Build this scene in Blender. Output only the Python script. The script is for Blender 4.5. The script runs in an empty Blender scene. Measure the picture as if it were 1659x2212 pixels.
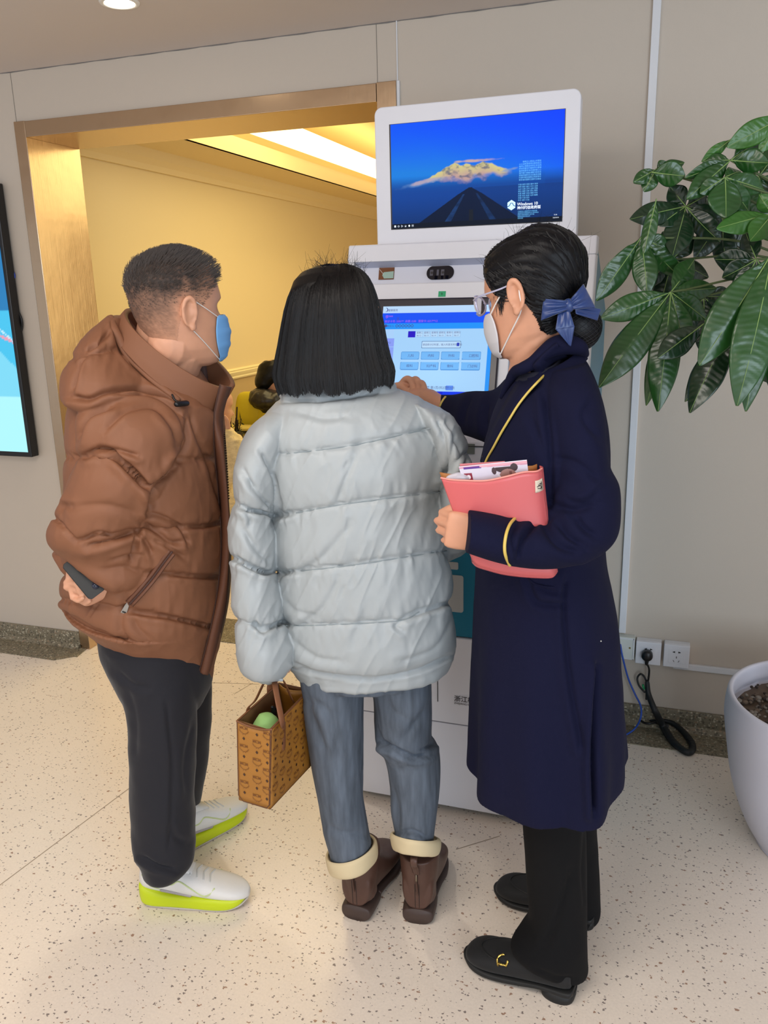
import bpy, bmesh, math, random
import numpy as np
from mathutils import Vector, Matrix
from mathutils.bvhtree import BVHTree
random.seed(7)
SC = bpy.context.scene
COL = SC.collection
PI = math.pi

# ------------------------------------------------------------------ camera
F_PX = 1780.0; CX, CY = 829.5, 1106.0; CAM_H = 1.57
_a = np.array([-4524 - CX, 750 - CY, F_PX]); _a /= np.linalg.norm(_a)
_d = np.array([989 - CX, 7754 - CY, F_PX]); _d /= np.linalg.norm(_d)
_a = _a - (_a @ _d) * _d; _a /= np.linalg.norm(_a)
_X = -_a; _Z = -_d; _Y = np.cross(_Z, _X)
RM = np.array([_X, _Y, _Z])                     # world = RM @ (right, down, forward)
EYE = np.array([0.0, 0.0, CAM_H])
cam_data = bpy.data.cameras.new('camera')
cam = bpy.data.objects.new('camera', cam_data)
COL.objects.link(cam)
cam_data.sensor_fit = 'VERTICAL'; cam_data.sensor_height = 36.0
cam_data.lens = F_PX / 2212.0 * 36.0
cam_data.clip_start = 0.05
_R3 = Matrix([[RM[i][0], -RM[i][1], -RM[i][2]] for i in range(3)])
cam.matrix_world = Matrix.Translation(Vector(EYE)) @ _R3.to_4x4()
SC.camera = cam

# ------------------------------------------------------------------ light and exposure
SC.view_settings.view_transform = 'Standard'
SC.view_settings.look = 'None'
SC.view_settings.gamma = 1.0
SC.view_settings.use_curve_mapping = False
SC.view_settings.exposure = 0.10

world = bpy.data.worlds.new('world'); SC.world = world
world.use_nodes = True
world.node_tree.nodes['Background'].inputs[0].default_value = (0.86, 0.90, 1.0, 1)
world.node_tree.nodes['Background'].inputs[1].default_value = 0.62

def area(name, loc, look, sx, sy, power, color):
    l = bpy.data.lights.new(name, 'AREA'); l.shape = 'RECTANGLE'; l.size = sx; l.size_y = sy
    l.energy = power; l.color = color
    o = bpy.data.objects.new(name, l); COL.objects.link(o)
    o.location = loc
    o.rotation_euler = (Vector(look) - Vector(loc)).to_track_quat('-Z', 'Y').to_euler()
    return o
# daylight of the entrance glazing behind and to the right of the camera
area('entrance_daylight', (2.6, -2.4, 1.5), (-0.6, 2.3, 0.9), 3.2, 2.2, 112, (0.74, 0.87, 1.0))
area('left_daylight', (-3.6, -2.6, 1.7), (-0.8, 2.3, 0.8), 2.4, 1.8, 24, (0.97, 0.96, 0.96))
# ceiling panels of the lobby behind the camera
area('lobby_ceiling_panel', (-0.9, 0.2, 2.38), (-0.9, 0.4, 0.0), 1.6, 1.0, 30, (1.0, 0.93, 0.86))
# warm lamps of the lounge beyond the doorway
area('lounge_ceiling_lamp', (-1.3, 5.3, 2.5), (-1.5, 5.0, 0.0), 1.6, 3.0, 44, (1.0, 0.83, 0.43))
area('lounge_far_lamp', (0.9, 6.2, 1.7), (-2.6, 5.4, 1.3), 1.5, 1.5, 12, (1.0, 0.84, 0.46))

# ------------------------------------------------------------------ pixel to place
def ray(px, py): return RM @ np.array([px - CX, py - CY, F_PX])
HV = np.array([RM[0][2], RM[1][2], 0.0]); HV /= np.linalg.norm(HV)    # level direction the camera looks
UV = np.array([HV[1], -HV[0], 0.0])                                   # level direction to the right
ZV = np.array([0, 0, 1.0])
def W(px, py, w):
    r = ray(px, py); return EYE + (w / (r @ HV)) * r
def onY(px, py, Y):
    r = ray(px, py); return EYE + (Y / r[1]) * r
def onZ(px, py, z):
    r = ray(px, py); return EYE + ((z - CAM_H) / r[2]) * r
def onX(px, py, X):
    r = ray(px, py); return EYE + (X / r[0]) * r
def proj(V):
    q = (np.asarray(V) - EYE) @ RM
    return np.stack([CX + F_PX * q[..., 0] / q[..., 2], CY + F_PX * q[..., 1] / q[..., 2]], -1)

# ------------------------------------------------------------------ noise
def _hash(ix, iy, iz, s):
    h = (ix * 374761393 + iy * 668265263 + iz * 2147483647 % 998244353 + s * 1442695041) & 0xffffffff
    h = ((h ^ (h >> 13)) * 1274126177) & 0xffffffff
    h = h ^ (h >> 16)
    return (h & 0xffff) / 65535.0 * 2 - 1
def noise(P, s=0):
    P = np.asarray(P, float); I = np.floor(P).astype(np.int64); f = P - I; f = f * f * (3 - 2 * f)
    out = 0
    for dx in (0, 1):
        for dy in (0, 1):
            for dz in (0, 1):
                w = (f[..., 0] if dx else 1 - f[..., 0]) * (f[..., 1] if dy else 1 - f[..., 1]) * (f[..., 2] if dz else 1 - f[..., 2])
                out = out + w * _hash(I[..., 0] + dx, I[..., 1] + dy, (I[..., 2] + dz) * 7919, s)
    return out
def fbm(P, s=0, o=3):
    t = 0; a = 1.0
    for k in range(o):
        t = t + a * noise(np.asarray(P) * 2 ** k, s + k * 17); a *= .5
    return t

# ------------------------------------------------------------------ materials
def lin(c):
    return tuple(((x / 255.0) / 12.92 if x / 255.0 <= .04045 else (((x / 255.0) + .055) / 1.055) ** 2.4) for x in c)
def mat(name, rgb, rough=.6, metal=0.0, bump=None, var=None, sheen=0, coat=0, emit=None, estr=1.0, spec=None, alpha=None, trans=None, sss=0):
    """bump=(scale(x,y,z), strength, distance); var=(scale, amount 0..1)"""
    m = bpy.data.materials.new(name); m.use_nodes = True
    nt = m.node_tree; b = nt.nodes['Principled BSDF']
    c = lin(rgb) if max(rgb) > 1.0 else rgb
    b.inputs['Base Color'].default_value = (*c, 1)
    b.inputs['Roughness'].default_value = rough
    b.inputs['Metallic'].default_value = metal
    if sheen: b.inputs['Sheen Weight'].default_value = sheen; b.inputs['Sheen Roughness'].default_value = .4
    if coat: b.inputs['Coat Weight'].default_value = coat; b.inputs['Coat Roughness'].default_value = .15
    if spec is not None: b.inputs['Specular IOR Level'].default_value = spec
    if sss:
        b.inputs['Subsurface Weight'].default_value = sss; b.inputs['Subsurface Radius'].default_value = (.01, .004, .002)
        b.inputs['Subsurface Scale'].default_value = 1.0
    if emit: b.inputs['Emission Color'].default_value = (*lin(emit), 1); b.inputs['Emission Strength'].default_value = estr
    if trans: b.inputs['Transmission Weight'].default_value = trans
    if alpha is not None: b.inputs['Alpha'].default_value = alpha
    def tex(scale, detail=4):
        tc = nt.nodes.new('ShaderNodeTexCoord'); mp = nt.nodes.new('ShaderNodeMapping')
        mp.inputs['Scale'].default_value = scale if hasattr(scale, '__len__') else (scale,) * 3
        n = nt.nodes.new('ShaderNodeTexNoise'); n.inputs['Scale'].default_value = 1; n.inputs['Detail'].default_value = detail
        nt.links.new(tc.outputs['Object'], mp.inputs[0]); nt.links.new(mp.outputs[0], n.inputs['Vector'])
        return n
    if bump:
        n = tex(bump[0]); bn = nt.nodes.new('ShaderNodeBump')
        bn.inputs['Strength'].default_value = bump[1]; bn.inputs['Distance'].default_value = bump[2]
        nt.links.new(n.outputs[0], bn.inputs['Height']); nt.links.new(bn.outputs[0], b.inputs['Normal'])
    if var:
        n = tex(var[0]); r = nt.nodes.new('ShaderNodeMapRange')
        r.inputs['From Min'].default_value = .3; r.inputs['From Max'].default_value = .7
        r.inputs['To Min'].default_value = 1 - var[1]; r.inputs['To Max'].default_value = 1 + var[1]
        mx = nt.nodes.new('ShaderNodeMix'); mx.data_type = 'RGBA'; mx.blend_type = 'MULTIPLY'; mx.inputs[0].default_value = 1
        mx.inputs[6].default_value = (*c, 1)
        cc = nt.nodes.new('ShaderNodeCombineColor')
        nt.links.new(n.outputs[0], r.inputs[0])
        for k in range(3): nt.links.new(r.outputs[0], cc.inputs[k])
        nt.links.new(cc.outputs[0], mx.inputs[7]); nt.links.new(mx.outputs[2], b.inputs['Base Color'])
    return m
def attr_mat(name, rough=.5, emission=False, strength=1.0, spec=None):
    """colour stored per vertex in attribute 'Col' (a thing's own printed or displayed picture)"""
    m = bpy.data.materials.new(name); m.use_nodes = True
    nt = m.node_tree; b = nt.nodes['Principled BSDF']; a = nt.nodes.new('ShaderNodeAttribute'); a.attribute_name = 'Col'
    b.inputs['Roughness'].default_value = rough
    if spec is not None: b.inputs['Specular IOR Level'].default_value = spec
    if emission:
        b.inputs['Base Color'].default_value = (.01, .01, .01, 1)
        nt.links.new(a.outputs['Color'], b.inputs['Emission Color']); b.inputs['Emission Strength'].default_value = strength
    else:
        nt.links.new(a.outputs['Color'], b.inputs['Base Color'])
    return m

# ------------------------------------------------------------------ meshes and objects
class MB:
    def __init__(s): s.V = []; s.F = []; s.M = []; s.n = 0
    def add(s, V, F, mi=0):
        V = np.asarray(V, float).reshape(-1, 3)
        s.V.append(V); s.F += [tuple(int(i) + s.n for i in f) for f in F]; s.M += [mi] * len(F); s.n += len(V); return s
    def box(s, a, b, mi=0, T=None):
        x0, y0, z0 = a; x1, y1, z1 = b
        V = np.array([(x, y, z) for z in (z0, z1) for y in (y0, y1) for x in (x0, x1)], float)
        if T is not None: V = np.array([T @ Vector(v) for v in V])
        return s.add(V, [(0, 2, 3, 1), (4, 5, 7, 6), (0, 1, 5, 4), (2, 6, 7, 3), (0, 4, 6, 2), (1, 3, 7, 5)], mi)
    def grid(s, G, mi=0, closed=False, capA=False, capB=False):
        r, c = G.shape[:2]; F = []
        for i in range(r - 1):
            for j in range(c if closed else c - 1):
                k = (j + 1) % c; F.append((i * c + j, i * c + k, (i + 1) * c + k, (i + 1) * c + j))
        V = G.reshape(-1, 3)
        if capA: V = np.vstack([V, G[0].mean(0)]); n = len(V) - 1; F += [(n, (j + 1) % c, j) for j in range(c)]
        if capB:
            V = np.vstack([V, G[-1].mean(0)]); n = len(V) - 1; o = (r - 1) * c; F += [(n, o + j, o + (j + 1) % c) for j in range(c)]
        return s.add(V, F, mi)
    def tube(s, pts, rad, n=10, mi=0, round_ends=True, sub=1, flat=1.0, up=None):
        G = tube_grid(pts, rad, n, round_ends, sub, flat, up)
        return s.grid(G, mi, True, True, True)
    def prism(s, poly, off, mi=0):
        """poly: list of 3d points of a flat outline, off: extrusion vector"""
        P = np.array(poly, float); n = len(P); Q = P + np.array(off, float)
        V = np.vstack([P, Q]); F = [tuple(range(n))[::-1], tuple(range(n, 2 * n))]
        F += [(i, (i + 1) % n, n + (i + 1) % n, n + i) for i in range(n)]
        return s.add(V, F, mi)
    def build(s, name, mats, parent=None, smooth=True, bevel=0, sub=0, solid=0, auto=None, colors=None, recalc=False):
        me = bpy.data.meshes.new(name)
        V = np.vstack(s.V); me.from_pydata(V.tolist(), [], s.F)
        if not isinstance(mats, (list, tuple)): mats = [mats]
        for m in mats: me.materials.append(m)
        if len(mats) > 1: me.polygons.foreach_set('material_index', s.M)
        if recalc:
            bm = bmesh.new(); bm.from_mesh(me); bmesh.ops.recalc_face_normals(bm, faces=bm.faces); bm.to_mesh(me); bm.free()
        me.polygons.foreach_set('use_smooth', [smooth] * len(me.polygons))
        if colors is not None:
            at = me.color_attributes.new('Col', 'FLOAT_COLOR', 'POINT')
            C = np.ones((len(V), 4)); C[:, :3] = colors; at.data.foreach_set('color', C.ravel())
        me.update()
        o = bpy.data.objects.new(name, me); COL.objects.link(o)
        if parent is not None:
            o.parent = parent; o.matrix_parent_inverse = (wmat(parent)).inverted()
        if solid: md = o.modifiers.new('solid', 'SOLIDIFY'); md.thickness = solid; md.offset = 0
        if bevel: md = o.modifiers.new('bevel', 'BEVEL'); md.width = bevel; md.segments = 3; md.limit_method = 'ANGLE'; md.angle_limit = .6
        if sub: md = o.modifiers.new('sub', 'SUBSURF'); md.levels = sub; md.render_levels = sub
        return o
def wmat(o):
    m = Matrix.Translation(o.location) @ o.rotation_euler.to_matrix().to_4x4()
    if o.parent: m = wmat(o.parent) @ o.matrix_parent_inverse @ m
    return m
def tube_grid(pts, rad, n=10, round_ends=True, sub=1, flat=1.0, up=None):
    P = np.array(pts, float); R = np.array(rad if hasattr(rad, '__len__') else [rad] * len(P), float)
    if sub > 1: P = crom(P, sub); R = crom(R[:, None], sub)[:, 0]
    if round_ends:
        d0 = P[0] - P[1]; d0 /= np.linalg.norm(d0) + 1e-9; d1 = P[-1] - P[-2]; d1 /= np.linalg.norm(d1) + 1e-9
        k = [.98, .85, .55]; q = [(1 - t * t) ** .5 for t in (.98, .85, .55)]
        A = [P[0] + d0 * R[0] * t for t in k]; B = [P[-1] + d1 * R[-1] * t for t in k[::-1]]
        P = np.vstack([A, P, B]); R = np.concatenate([[R[0] * t for t in q], R, [R[-1] * t for t in q[::-1]]])
    T = np.gradient(P, axis=0); T /= np.linalg.norm(T, axis=1)[:, None] + 1e-12
    ref = np.array(up, float) if up is not None else (np.array([0, 0, 1.]) if abs(T[0][2]) < .9 else np.array([1., 0, 0]))
    N = np.zeros_like(P); v = np.cross(T[0], ref); v /= np.linalg.norm(v) + 1e-12
    for i in range(len(P)):
        v = v - (v @ T[i]) * T[i]; v /= np.linalg.norm(v) + 1e-12; N[i] = v
    B = np.cross(T, N); a = np.linspace(0, 2 * PI, n, endpoint=False)
    return P[:, None] + R[:, None, None] * (np.cos(a)[None, :, None] * N[:, None] + flat * np.sin(a)[None, :, None] * B[:, None])
def crom(P, sub):
    """Catmull-Rom resample, sub points per span"""
    P = np.asarray(P, float); n = len(P)
    if n < 2: return P
    E = np.vstack([2 * P[0] - P[1], P, 2 * P[-1] - P[-2]]); out = []
    for i in range(n - 1):
        p0, p1, p2, p3 = E[i:i + 4]
        for k in range(sub):
            t = k / sub
            out.append(.5 * ((2 * p1) + (-p0 + p2) * t + (2 * p0 - 5 * p1 + 4 * p2 - p3) * t * t + (-p0 + 3 * p1 - 3 * p2 + p3) * t ** 3))
    out.append(P[-1]); return np.array(out)
def loft(S, n=72, sub=8, a0=0.0, a1=2 * PI, shrink=1.0):
    """S: rows (pxL,pyL,pxR,pyR,w,depth[,tilt[,exponent]]): outline left/right pixels at level distance w -> rings.
    tilt: how much lower (m) the near side of the ring lies than its centre. Ring angle 0 = right, pi/2 = far side."""
    rows = []
    for s in S:
        s = list(s) + [0.0, 2.0][len(s) - 6:] if len(s) < 8 else list(s)
        A = W(s[0], s[1], s[4]); B = W(s[2], s[3], s[4])
        rows.append(np.concatenate([(A + B) / 2, (B - A) / 2 * shrink, [s[5] / 2 * shrink, s[6], s[7]]]))
    R = crom(np.array(rows), sub)
    closed = abs(a1 - a0 - 2 * PI) < 1e-6
    a = np.linspace(a0, a1, n, endpoint=not closed)
    ca, sa = np.cos(a), np.sin(a)
    e = 2.0 / R[:, 8:9]
    c2 = np.sign(ca) * np.abs(ca)[None, :] ** e; s2 = np.sign(sa) * np.abs(sa)[None, :] ** e
    G = R[:, None, 0:3] + c2[..., None] * R[:, None, 3:6] + s2[..., None] * (R[:, None, 6:7] * HV[None, None] + R[:, None, 7:8] * ZV[None, None])
    return G
def gnorm(G, closed=True):
    if closed: du = np.roll(G, -1, 1) - np.roll(G, 1, 1)
    else: du = np.gradient(G, axis=1)
    dv = np.gradient(G, axis=0); N = np.cross(dv, du); N /= np.linalg.norm(N, axis=2)[..., None] + 1e-12
    C = G.mean(1, keepdims=True)
    if ((G - C) * N).sum() < 0: N = -N
    return N
def facing(G, N):
    v = G - EYE; v = v / np.linalg.norm(v, axis=-1)[..., None]
    return np.clip(-(v * N).sum(-1) * 4 + .3, 0, 1)
def poly_dist(Q, line):
    """distance in pixels of points Q(...,2) to a polyline, its signed side (-1..1, fading round the ends)"""
    L = np.array(line, float); best = np.full(Q.shape[:-1], 1e9); sg = np.zeros(Q.shape[:-1])
    for i in range(len(L) - 1):
        a, b = L[i], L[i + 1]; ab = b - a; t = np.clip(((Q - a) @ ab) / (ab @ ab), 0, 1)
        p = Q - (a + t[..., None] * ab); d = np.linalg.norm(p, axis=-1)
        cr = (ab[0] * p[..., 1] - ab[1] * p[..., 0]) / (np.linalg.norm(ab) * d + 1e-6)
        m = d < best; best = np.where(m, d, best); sg = np.where(m, cr, sg)
    return best, sg
def crease(G, N, line, wpx, depth, ridge=.5):
    """a real fold: a valley along a traced line with a soft ridge on its lower side"""
    line = crom(np.array(line, float), 5) if len(line) > 2 else np.array(line, float)
    Q = proj(G); lo = line.min(0) - 5 * wpx; hi = line.max(0) + 5 * wpx
    sel = ((Q > lo) & (Q < hi)).all(-1); G = G.copy()
    if not sel.any(): return G
    d, s = poly_dist(Q[sel], line); f = facing(G[sel], N[sel])
    # the fold runs out softly towards both ends
    e = np.minimum(np.linalg.norm(Q[sel] - line[0], axis=-1), np.linalg.norm(Q[sel] - line[-1], axis=-1)); f = f * np.clip(e / (3.0 * wpx) + .15, 0, 1)
    disp = -depth * np.exp(-(d / wpx) ** 2) + depth * ridge * np.clip(s, 0, 1) ** 2 * np.exp(-((d - 2.2 * wpx) / (1.7 * wpx)) ** 2)
    G[sel] = G[sel] + N[sel] * (disp * f)[..., None]
    return G
def thing(name, label, cat, loc=(0, 0, 0), group=None):
    o = bpy.data.objects.new(name, None); COL.objects.link(o); o.location = loc; o.empty_display_size = .05
    o['label'] = label; o['category'] = cat
    if group: o['group'] = group
    return o
def tag(o, label, cat, group=None, kind=None):
    o['label'] = label; o['category'] = cat
    if group: o['group'] = group
    if kind: o['kind'] = kind
    return o
def struct(o): o['kind'] = 'structure'; return o
def bvh_of(G, closed=True):
    m = MB(); m.grid(G, 0, closed); V = np.vstack(m.V); return BVHTree.FromPolygons([Vector(v) for v in V], m.F)
def hit(bv, px, py, out=0.0):
    r = ray(px, py); r = r / np.linalg.norm(r)
    h = bv.ray_cast(Vector(EYE), Vector(r))
    if h[0] is None:
        h = bv.find_nearest(Vector(W(px, py, 1.8)))
        return np.array(h[0]) - r * out
    return np.array(h[0]) - r * out
def text_mesh(body, size, origin, ex, ez, mb, mi=0, depth=.0008, align='LEFT', bold=0.0, space=1.0):
    """lettering as mesh: ex = writing direction, ez = up, origin = baseline start"""
    c = bpy.data.curves.new('lettering', 'FONT'); c.body = body; c.size = size; c.align_x = align; c.offset = bold * size; c.space_character = space
    c.resolution_u = 3
    o = bpy.data.objects.new('lettering', c); COL.objects.link(o)
    dg = bpy.context.evaluated_depsgraph_get(); dg.update()
    me = bpy.data.meshes.new_from_object(o.evaluated_get(dg))
    V = np.array([v.co[:] for v in me.vertices]); F = [tuple(p.vertices) for p in me.polygons]
    bpy.data.objects.remove(o); bpy.data.curves.remove(c); bpy.data.meshes.remove(me)
    if len(V) == 0: return
    ex = np.array(ex, float); ez = np.array(ez, float); ex /= np.linalg.norm(ex); ez /= np.linalg.norm(ez)
    n = np.cross(ex, ez)
    mb.add(np.array(origin) + V[:, 0:1] * ex + V[:, 1:2] * ez + n * depth, F, mi)
# ------------------------------------------------------------------ the room
YW = 2.90; ZC = 2.43; DX0, DX1 = -2.453, -0.988; DZ = 2.19; YT = 3.20

def wall_mat():
    m = mat('greige_wallpaper', (203, 192, 178), .62)
    nt = m.node_tree; b = nt.nodes['Principled BSDF']
    tc = nt.nodes.new('ShaderNodeTexCoord'); n = nt.nodes.new('ShaderNodeTexNoise'); n.inputs['Scale'].default_value = 420; n.inputs['Detail'].default_value = 2
    mp = nt.nodes.new('ShaderNodeMapping'); mp.inputs['Scale'].default_value = (1, 1, .35)
    bp = nt.nodes.new('ShaderNodeBump'); bp.inputs['Strength'].default_value = .18; bp.inputs['Distance'].default_value = .001
    nt.links.new(tc.outputs['Object'], mp.inputs[0]); nt.links.new(mp.outputs[0], n.inputs[0]); nt.links.new(n.outputs[0], bp.inputs['Height']); nt.links.new(bp.outputs[0], b.inputs['Normal'])
    return m
M_WALL = wall_mat()
M_CEIL = mat('ceiling_paint', (216, 206, 200), .8, bump=(60, .05, .002))
M_LOUNGE = mat('lounge_cream_paint', (226, 206, 160), .7, bump=(80, .08, .001))
M_LOUNGE_LOW = mat('lounge_lower_wallpaper', (186, 160, 112), .7, bump=(200, .15, .001))
M_MOLD = mat('cream_moulding', (240, 226, 178), .4)

def terrazzo(name, base, chips, scale, dens, rough, joint=True, basevar=.06):
    m = bpy.data.materials.new(name); m.use_nodes = True; nt = m.node_tree; b = nt.nodes['Principled BSDF']; L = nt.links
    tc = nt.nodes.new('ShaderNodeTexCoord')
    n1 = nt.nodes.new('ShaderNodeTexNoise'); n1.inputs['Scale'].default_value = 1.4; n1.inputs['Detail'].default_value = 5
    n2 = nt.nodes.new('ShaderNodeTexNoise'); n2.inputs['Scale'].default_value = 170; n2.inputs['Detail'].default_value = 2
    L.new(tc.outputs['Object'], n1.inputs[0]); L.new(tc.outputs['Object'], n2.inputs[0])
    cur = nt.nodes.new('ShaderNodeMix'); cur.data_type = 'RGBA'; cur.inputs[6].default_value = (*[x * (1 - basevar) for x in base], 1); cur.inputs[7].default_value = (*[min(1, x * (1 + basevar)) for x in base], 1)
    ad = nt.nodes.new('ShaderNodeMath'); ad.operation = 'ADD'; ad.use_clamp = True
    r1 = nt.nodes.new('ShaderNodeMapRange'); r1.inputs[1].default_value = .35; r1.inputs[2].default_value = .65; r1.inputs[4].default_value = .5
    r2 = nt.nodes.new('ShaderNodeMapRange'); r2.inputs[1].default_value = .35; r2.inputs[2].default_value = .65; r2.inputs[4].default_value = .5
    L.new(n1.outputs[0], r1.inputs[0]); L.new(n2.outputs[0], r2.inputs[0]); L.new(r1.outputs[0], ad.inputs[0]); L.new(r2.outputs[0], ad.inputs[1]); L.new(ad.outputs[0], cur.inputs[0])
    out = cur.outputs[2]
    for k, (col, sc, th, pr) in enumerate(chips):
        mp = nt.nodes.new('ShaderNodeMapping'); mp.inputs['Location'].default_value = (k * 3.1, k * 1.7, 0); mp.inputs['Rotation'].default_value = (0, 0, k * .6); mp.inputs['Scale'].default_value = (1, 1.25, 1)
        L.new(tc.outputs['Object'], mp.inputs[0])
        # a wobble so that the chips are not round
        nw = nt.nodes.new('ShaderNodeTexNoise'); nw.inputs['Scale'].default_value = sc * 2.2; nw.inputs['Detail'].default_value = 1
        L.new(mp.outputs[0], nw.inputs[0])
        va = nt.nodes.new('ShaderNodeVectorMath'); va.operation = 'MULTIPLY_ADD'; va.inputs[1].default_value = (.9 / sc,) * 3
        L.new(nw.outputs['Color'], va.inputs[0]); L.new(mp.outputs[0], va.inputs[2])
        v = nt.nodes.new('ShaderNodeTexVoronoi'); v.inputs['Scale'].default_value = sc; v.inputs['Randomness'].default_value = 1
        L.new(va.outputs[0], v.inputs['Vector'])
        lt = nt.nodes.new('ShaderNodeMath'); lt.operation = 'LESS_THAN'
        sp = nt.nodes.new('ShaderNodeSeparateColor'); L.new(v.outputs['Color'], sp.inputs[0])
        ml = nt.nodes.new('ShaderNodeMath'); ml.operation = 'MULTIPLY'; ml.inputs[1].default_value = th * 2
        L.new(sp.outputs[1], ml.inputs[0]); L.new(v.outputs['Distance'], lt.inputs[0]); L.new(ml.outputs[0], lt.inputs[1])
        g = nt.nodes.new('ShaderNodeMath'); g.operation = 'LESS_THAN'; g.inputs[1].default_value = pr; L.new(sp.outputs[0], g.inputs[0])
        mm = nt.nodes.new('ShaderNodeMath'); mm.operation = 'MULTIPLY'; L.new(lt.outputs[0], mm.inputs[0]); L.new(g.outputs[0], mm.inputs[1])
        mx = nt.nodes.new('ShaderNodeMix'); mx.data_type = 'RGBA'; mx.inputs[7].default_value = (*lin(col), 1)
        m8 = nt.nodes.new('ShaderNodeMath'); m8.operation = 'MULTIPLY'; m8.inputs[1].default_value = .85
        L.new(mm.outputs[0], m8.inputs[0]); L.new(m8.outputs[0], mx.inputs[0]); L.new(out, mx.inputs[6]); out = mx.outputs[2]
    L.new(out, b.inputs['Base Color'])
    b.inputs['Roughness'].default_value = rough
    nb = nt.nodes.new('ShaderNodeTexNoise'); nb.inputs['Scale'].default_value = 22; nb.inputs['Detail'].default_value = 4
    L.new(tc.outputs['Object'], nb.inputs[0])
    bp = nt.nodes.new('ShaderNodeBump'); bp.inputs['Strength'].default_value = .25; bp.inputs['Distance'].default_value = .004
    L.new(nb.outputs[0], bp.inputs['Height']); L.new(bp.outputs[0], b.inputs['Normal'])
    b.inputs['Specular IOR Level'].default_value = .45
    return m
M_FLOOR = terrazzo('cream_terrazzo', lin((236, 223, 208)), [((112, 98, 94), 88, .18, .34), ((150, 108, 82), 62, .15, .28), ((236, 224, 208), 120, .22, .3), ((90, 78, 80), 130, .17, .22)], 1, 1, .30)
M_DARKT = terrazzo('grey_terrazzo', lin((128, 120, 100)), [((190, 182, 160), 130, .3, .5), ((84, 78, 66), 110, .35, .6), ((150, 128, 104), 90, .25, .5)], 1, 1, .42, basevar=.1)

m = MB(); m.box((-7, -5, -.1), (5, 9, 0)); floor = struct(m.build('floor', M_FLOOR, smooth=False))
# dark joints ruled across the terrazzo (laid 0.4 mm proud)
M_JOINT = mat('floor_joint', (150, 132, 112), .5)
m = MB()
for (p, q) in (((0, 1912), (283, 1700)), ((395, 1473), (560, 1478)), ((505, 1500), (545, 1476)), ((985, 1835), (1080, 1806))):
    A = onZ(*p, 0.0); B = onZ(*q, 0.0); d = (B - A) / np.linalg.norm(B - A); s = np.array([-d[1], d[0], 0]) * .0012
    m.add([A - s + ZV * .0005, B - s + ZV * .0005, B + s + ZV * .0005, A + s + ZV * .0005], [(0, 1, 2, 3)])
struct(m.build('trim_1', M_JOINT, smooth=False))
# lobby wall with the doorway
m = MB(); z1 = ZC
m.box((-7, YW, 0), (DX0 - .052, YT, z1)); m.box((DX1 + .069, YW, 0), (5, YT, z1)); m.box((DX0 - .052, YW, DZ + .06), (DX1 + .069, YT, z1))
struct(m.build('wall_back', M_WALL, smooth=False))
m = MB(); m.box((-7, -5, ZC), (5, YW + .0, ZC + .1)); struct(m.build('ceiling', M_CEIL, smooth=False))
# faint vertical wallpaper seams
m = MB()
for X in (-.988, -2.50):
    m.box((X, YW - .0012, 2.252), (X + .0015, YW, ZC))
struct(m.build('trim_2', mat('wallpaper_seam', (128, 122, 114), .8), smooth=False))
# rough sealant line where wall meets ceiling
m = MB(); pts = [(x, YW - .001, ZC - .001 + .0012 * math.sin(x * 41)) for x in np.arange(-6, 4.9, .05)]
m.tube(pts, .0022, 5); struct(m.build('trim_3', mat('sealant', (126, 122, 120), .8)))
# skirting and border strip of grey terrazzo
m = MB()
for a, b in ((-7, -2.507), (-.918, 5)):
    m.box((a, YW - .012, 0), (b, YW, .078))
baseb = struct(m.build('baseboard_back', M_DARKT, bevel=.004))
m = MB()
P = [(-7, YW - .012, 0), (-7, 2.742, 0), (-2.535, 2.742, 0), (-2.47, 2.80, 0), (-2.455, 2.80, 0), (-2.47, 2.885, 0), (-2.507, 2.888, 0)]
m.prism([(x, y, .0) for x, y, z in P][::-1], (0, 0, .003))
m.box((-.918, 2.74, 0), (5, YW - .012, .003))
# coved joint between skirting and strip
for a, b in ((-7, -2.507), (-.918, 5)):
    m.add([(a, YW - .012, .020), (b, YW - .012, .020), (b, YW - .030, .003), (a, YW - .030, .003)], [(0, 1, 2, 3)])
struct(m.build('trim_4', M_DARKT, smooth=False, recalc=True))
m = MB(); m.box((-2.40, 3.13, 0), (-1.0, 3.39, .003)); struct(m.build('trim_5', M_DARKT, smooth=False))

# brushed steel door lining
def steel():
    m = mat('brushed_steel', (198, 172, 142), .24, 1.0)
    nt = m.node_tree; b = nt.nodes['Principled BSDF']; tc = nt.nodes.new('ShaderNodeTexCoord'); mp = nt.nodes.new('ShaderNodeMapping'); mp.inputs['Scale'].default_value = (260, 260, 3)
    n = nt.nodes.new('ShaderNodeTexNoise'); n.inputs['Scale'].default_value = 1; n.inputs['Detail'].default_value = 3
    n2 = nt.nodes.new('ShaderNodeTexNoise'); n2.inputs['Scale'].default_value = 5; n2.inputs['Detail'].default_value = 3
    ad = nt.nodes.new('ShaderNodeMath'); ad.operation = 'MULTIPLY_ADD'; ad.inputs[1].default_value = .12
    bp = nt.nodes.new('ShaderNodeBump'); bp.inputs['Strength'].default_value = .22; bp.inputs['Distance'].default_value = .012
    nt.links.new(tc.outputs['Object'], mp.inputs[0]); nt.links.new(mp.outputs[0], n.inputs[0]); nt.links.new(tc.outputs['Object'], n2.inputs[0])
    nt.links.new(n.outputs[0], ad.inputs[0]); nt.links.new(n2.outputs[0], ad.inputs[2]); nt.links.new(ad.outputs[0], bp.inputs['Height']); nt.links.new(bp.outputs[0], b.inputs['Normal'])
    return m
M_STEEL = steel()
m = MB()
m.box((DX0 - .052, YW - .012, 0), (DX0, YT + .01, DZ + .06))                 # left casing and reveal
m.box((DX1, YW - .012, 0), (DX1 + .069, YT + .01, DZ + .06))                 # right casing
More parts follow.
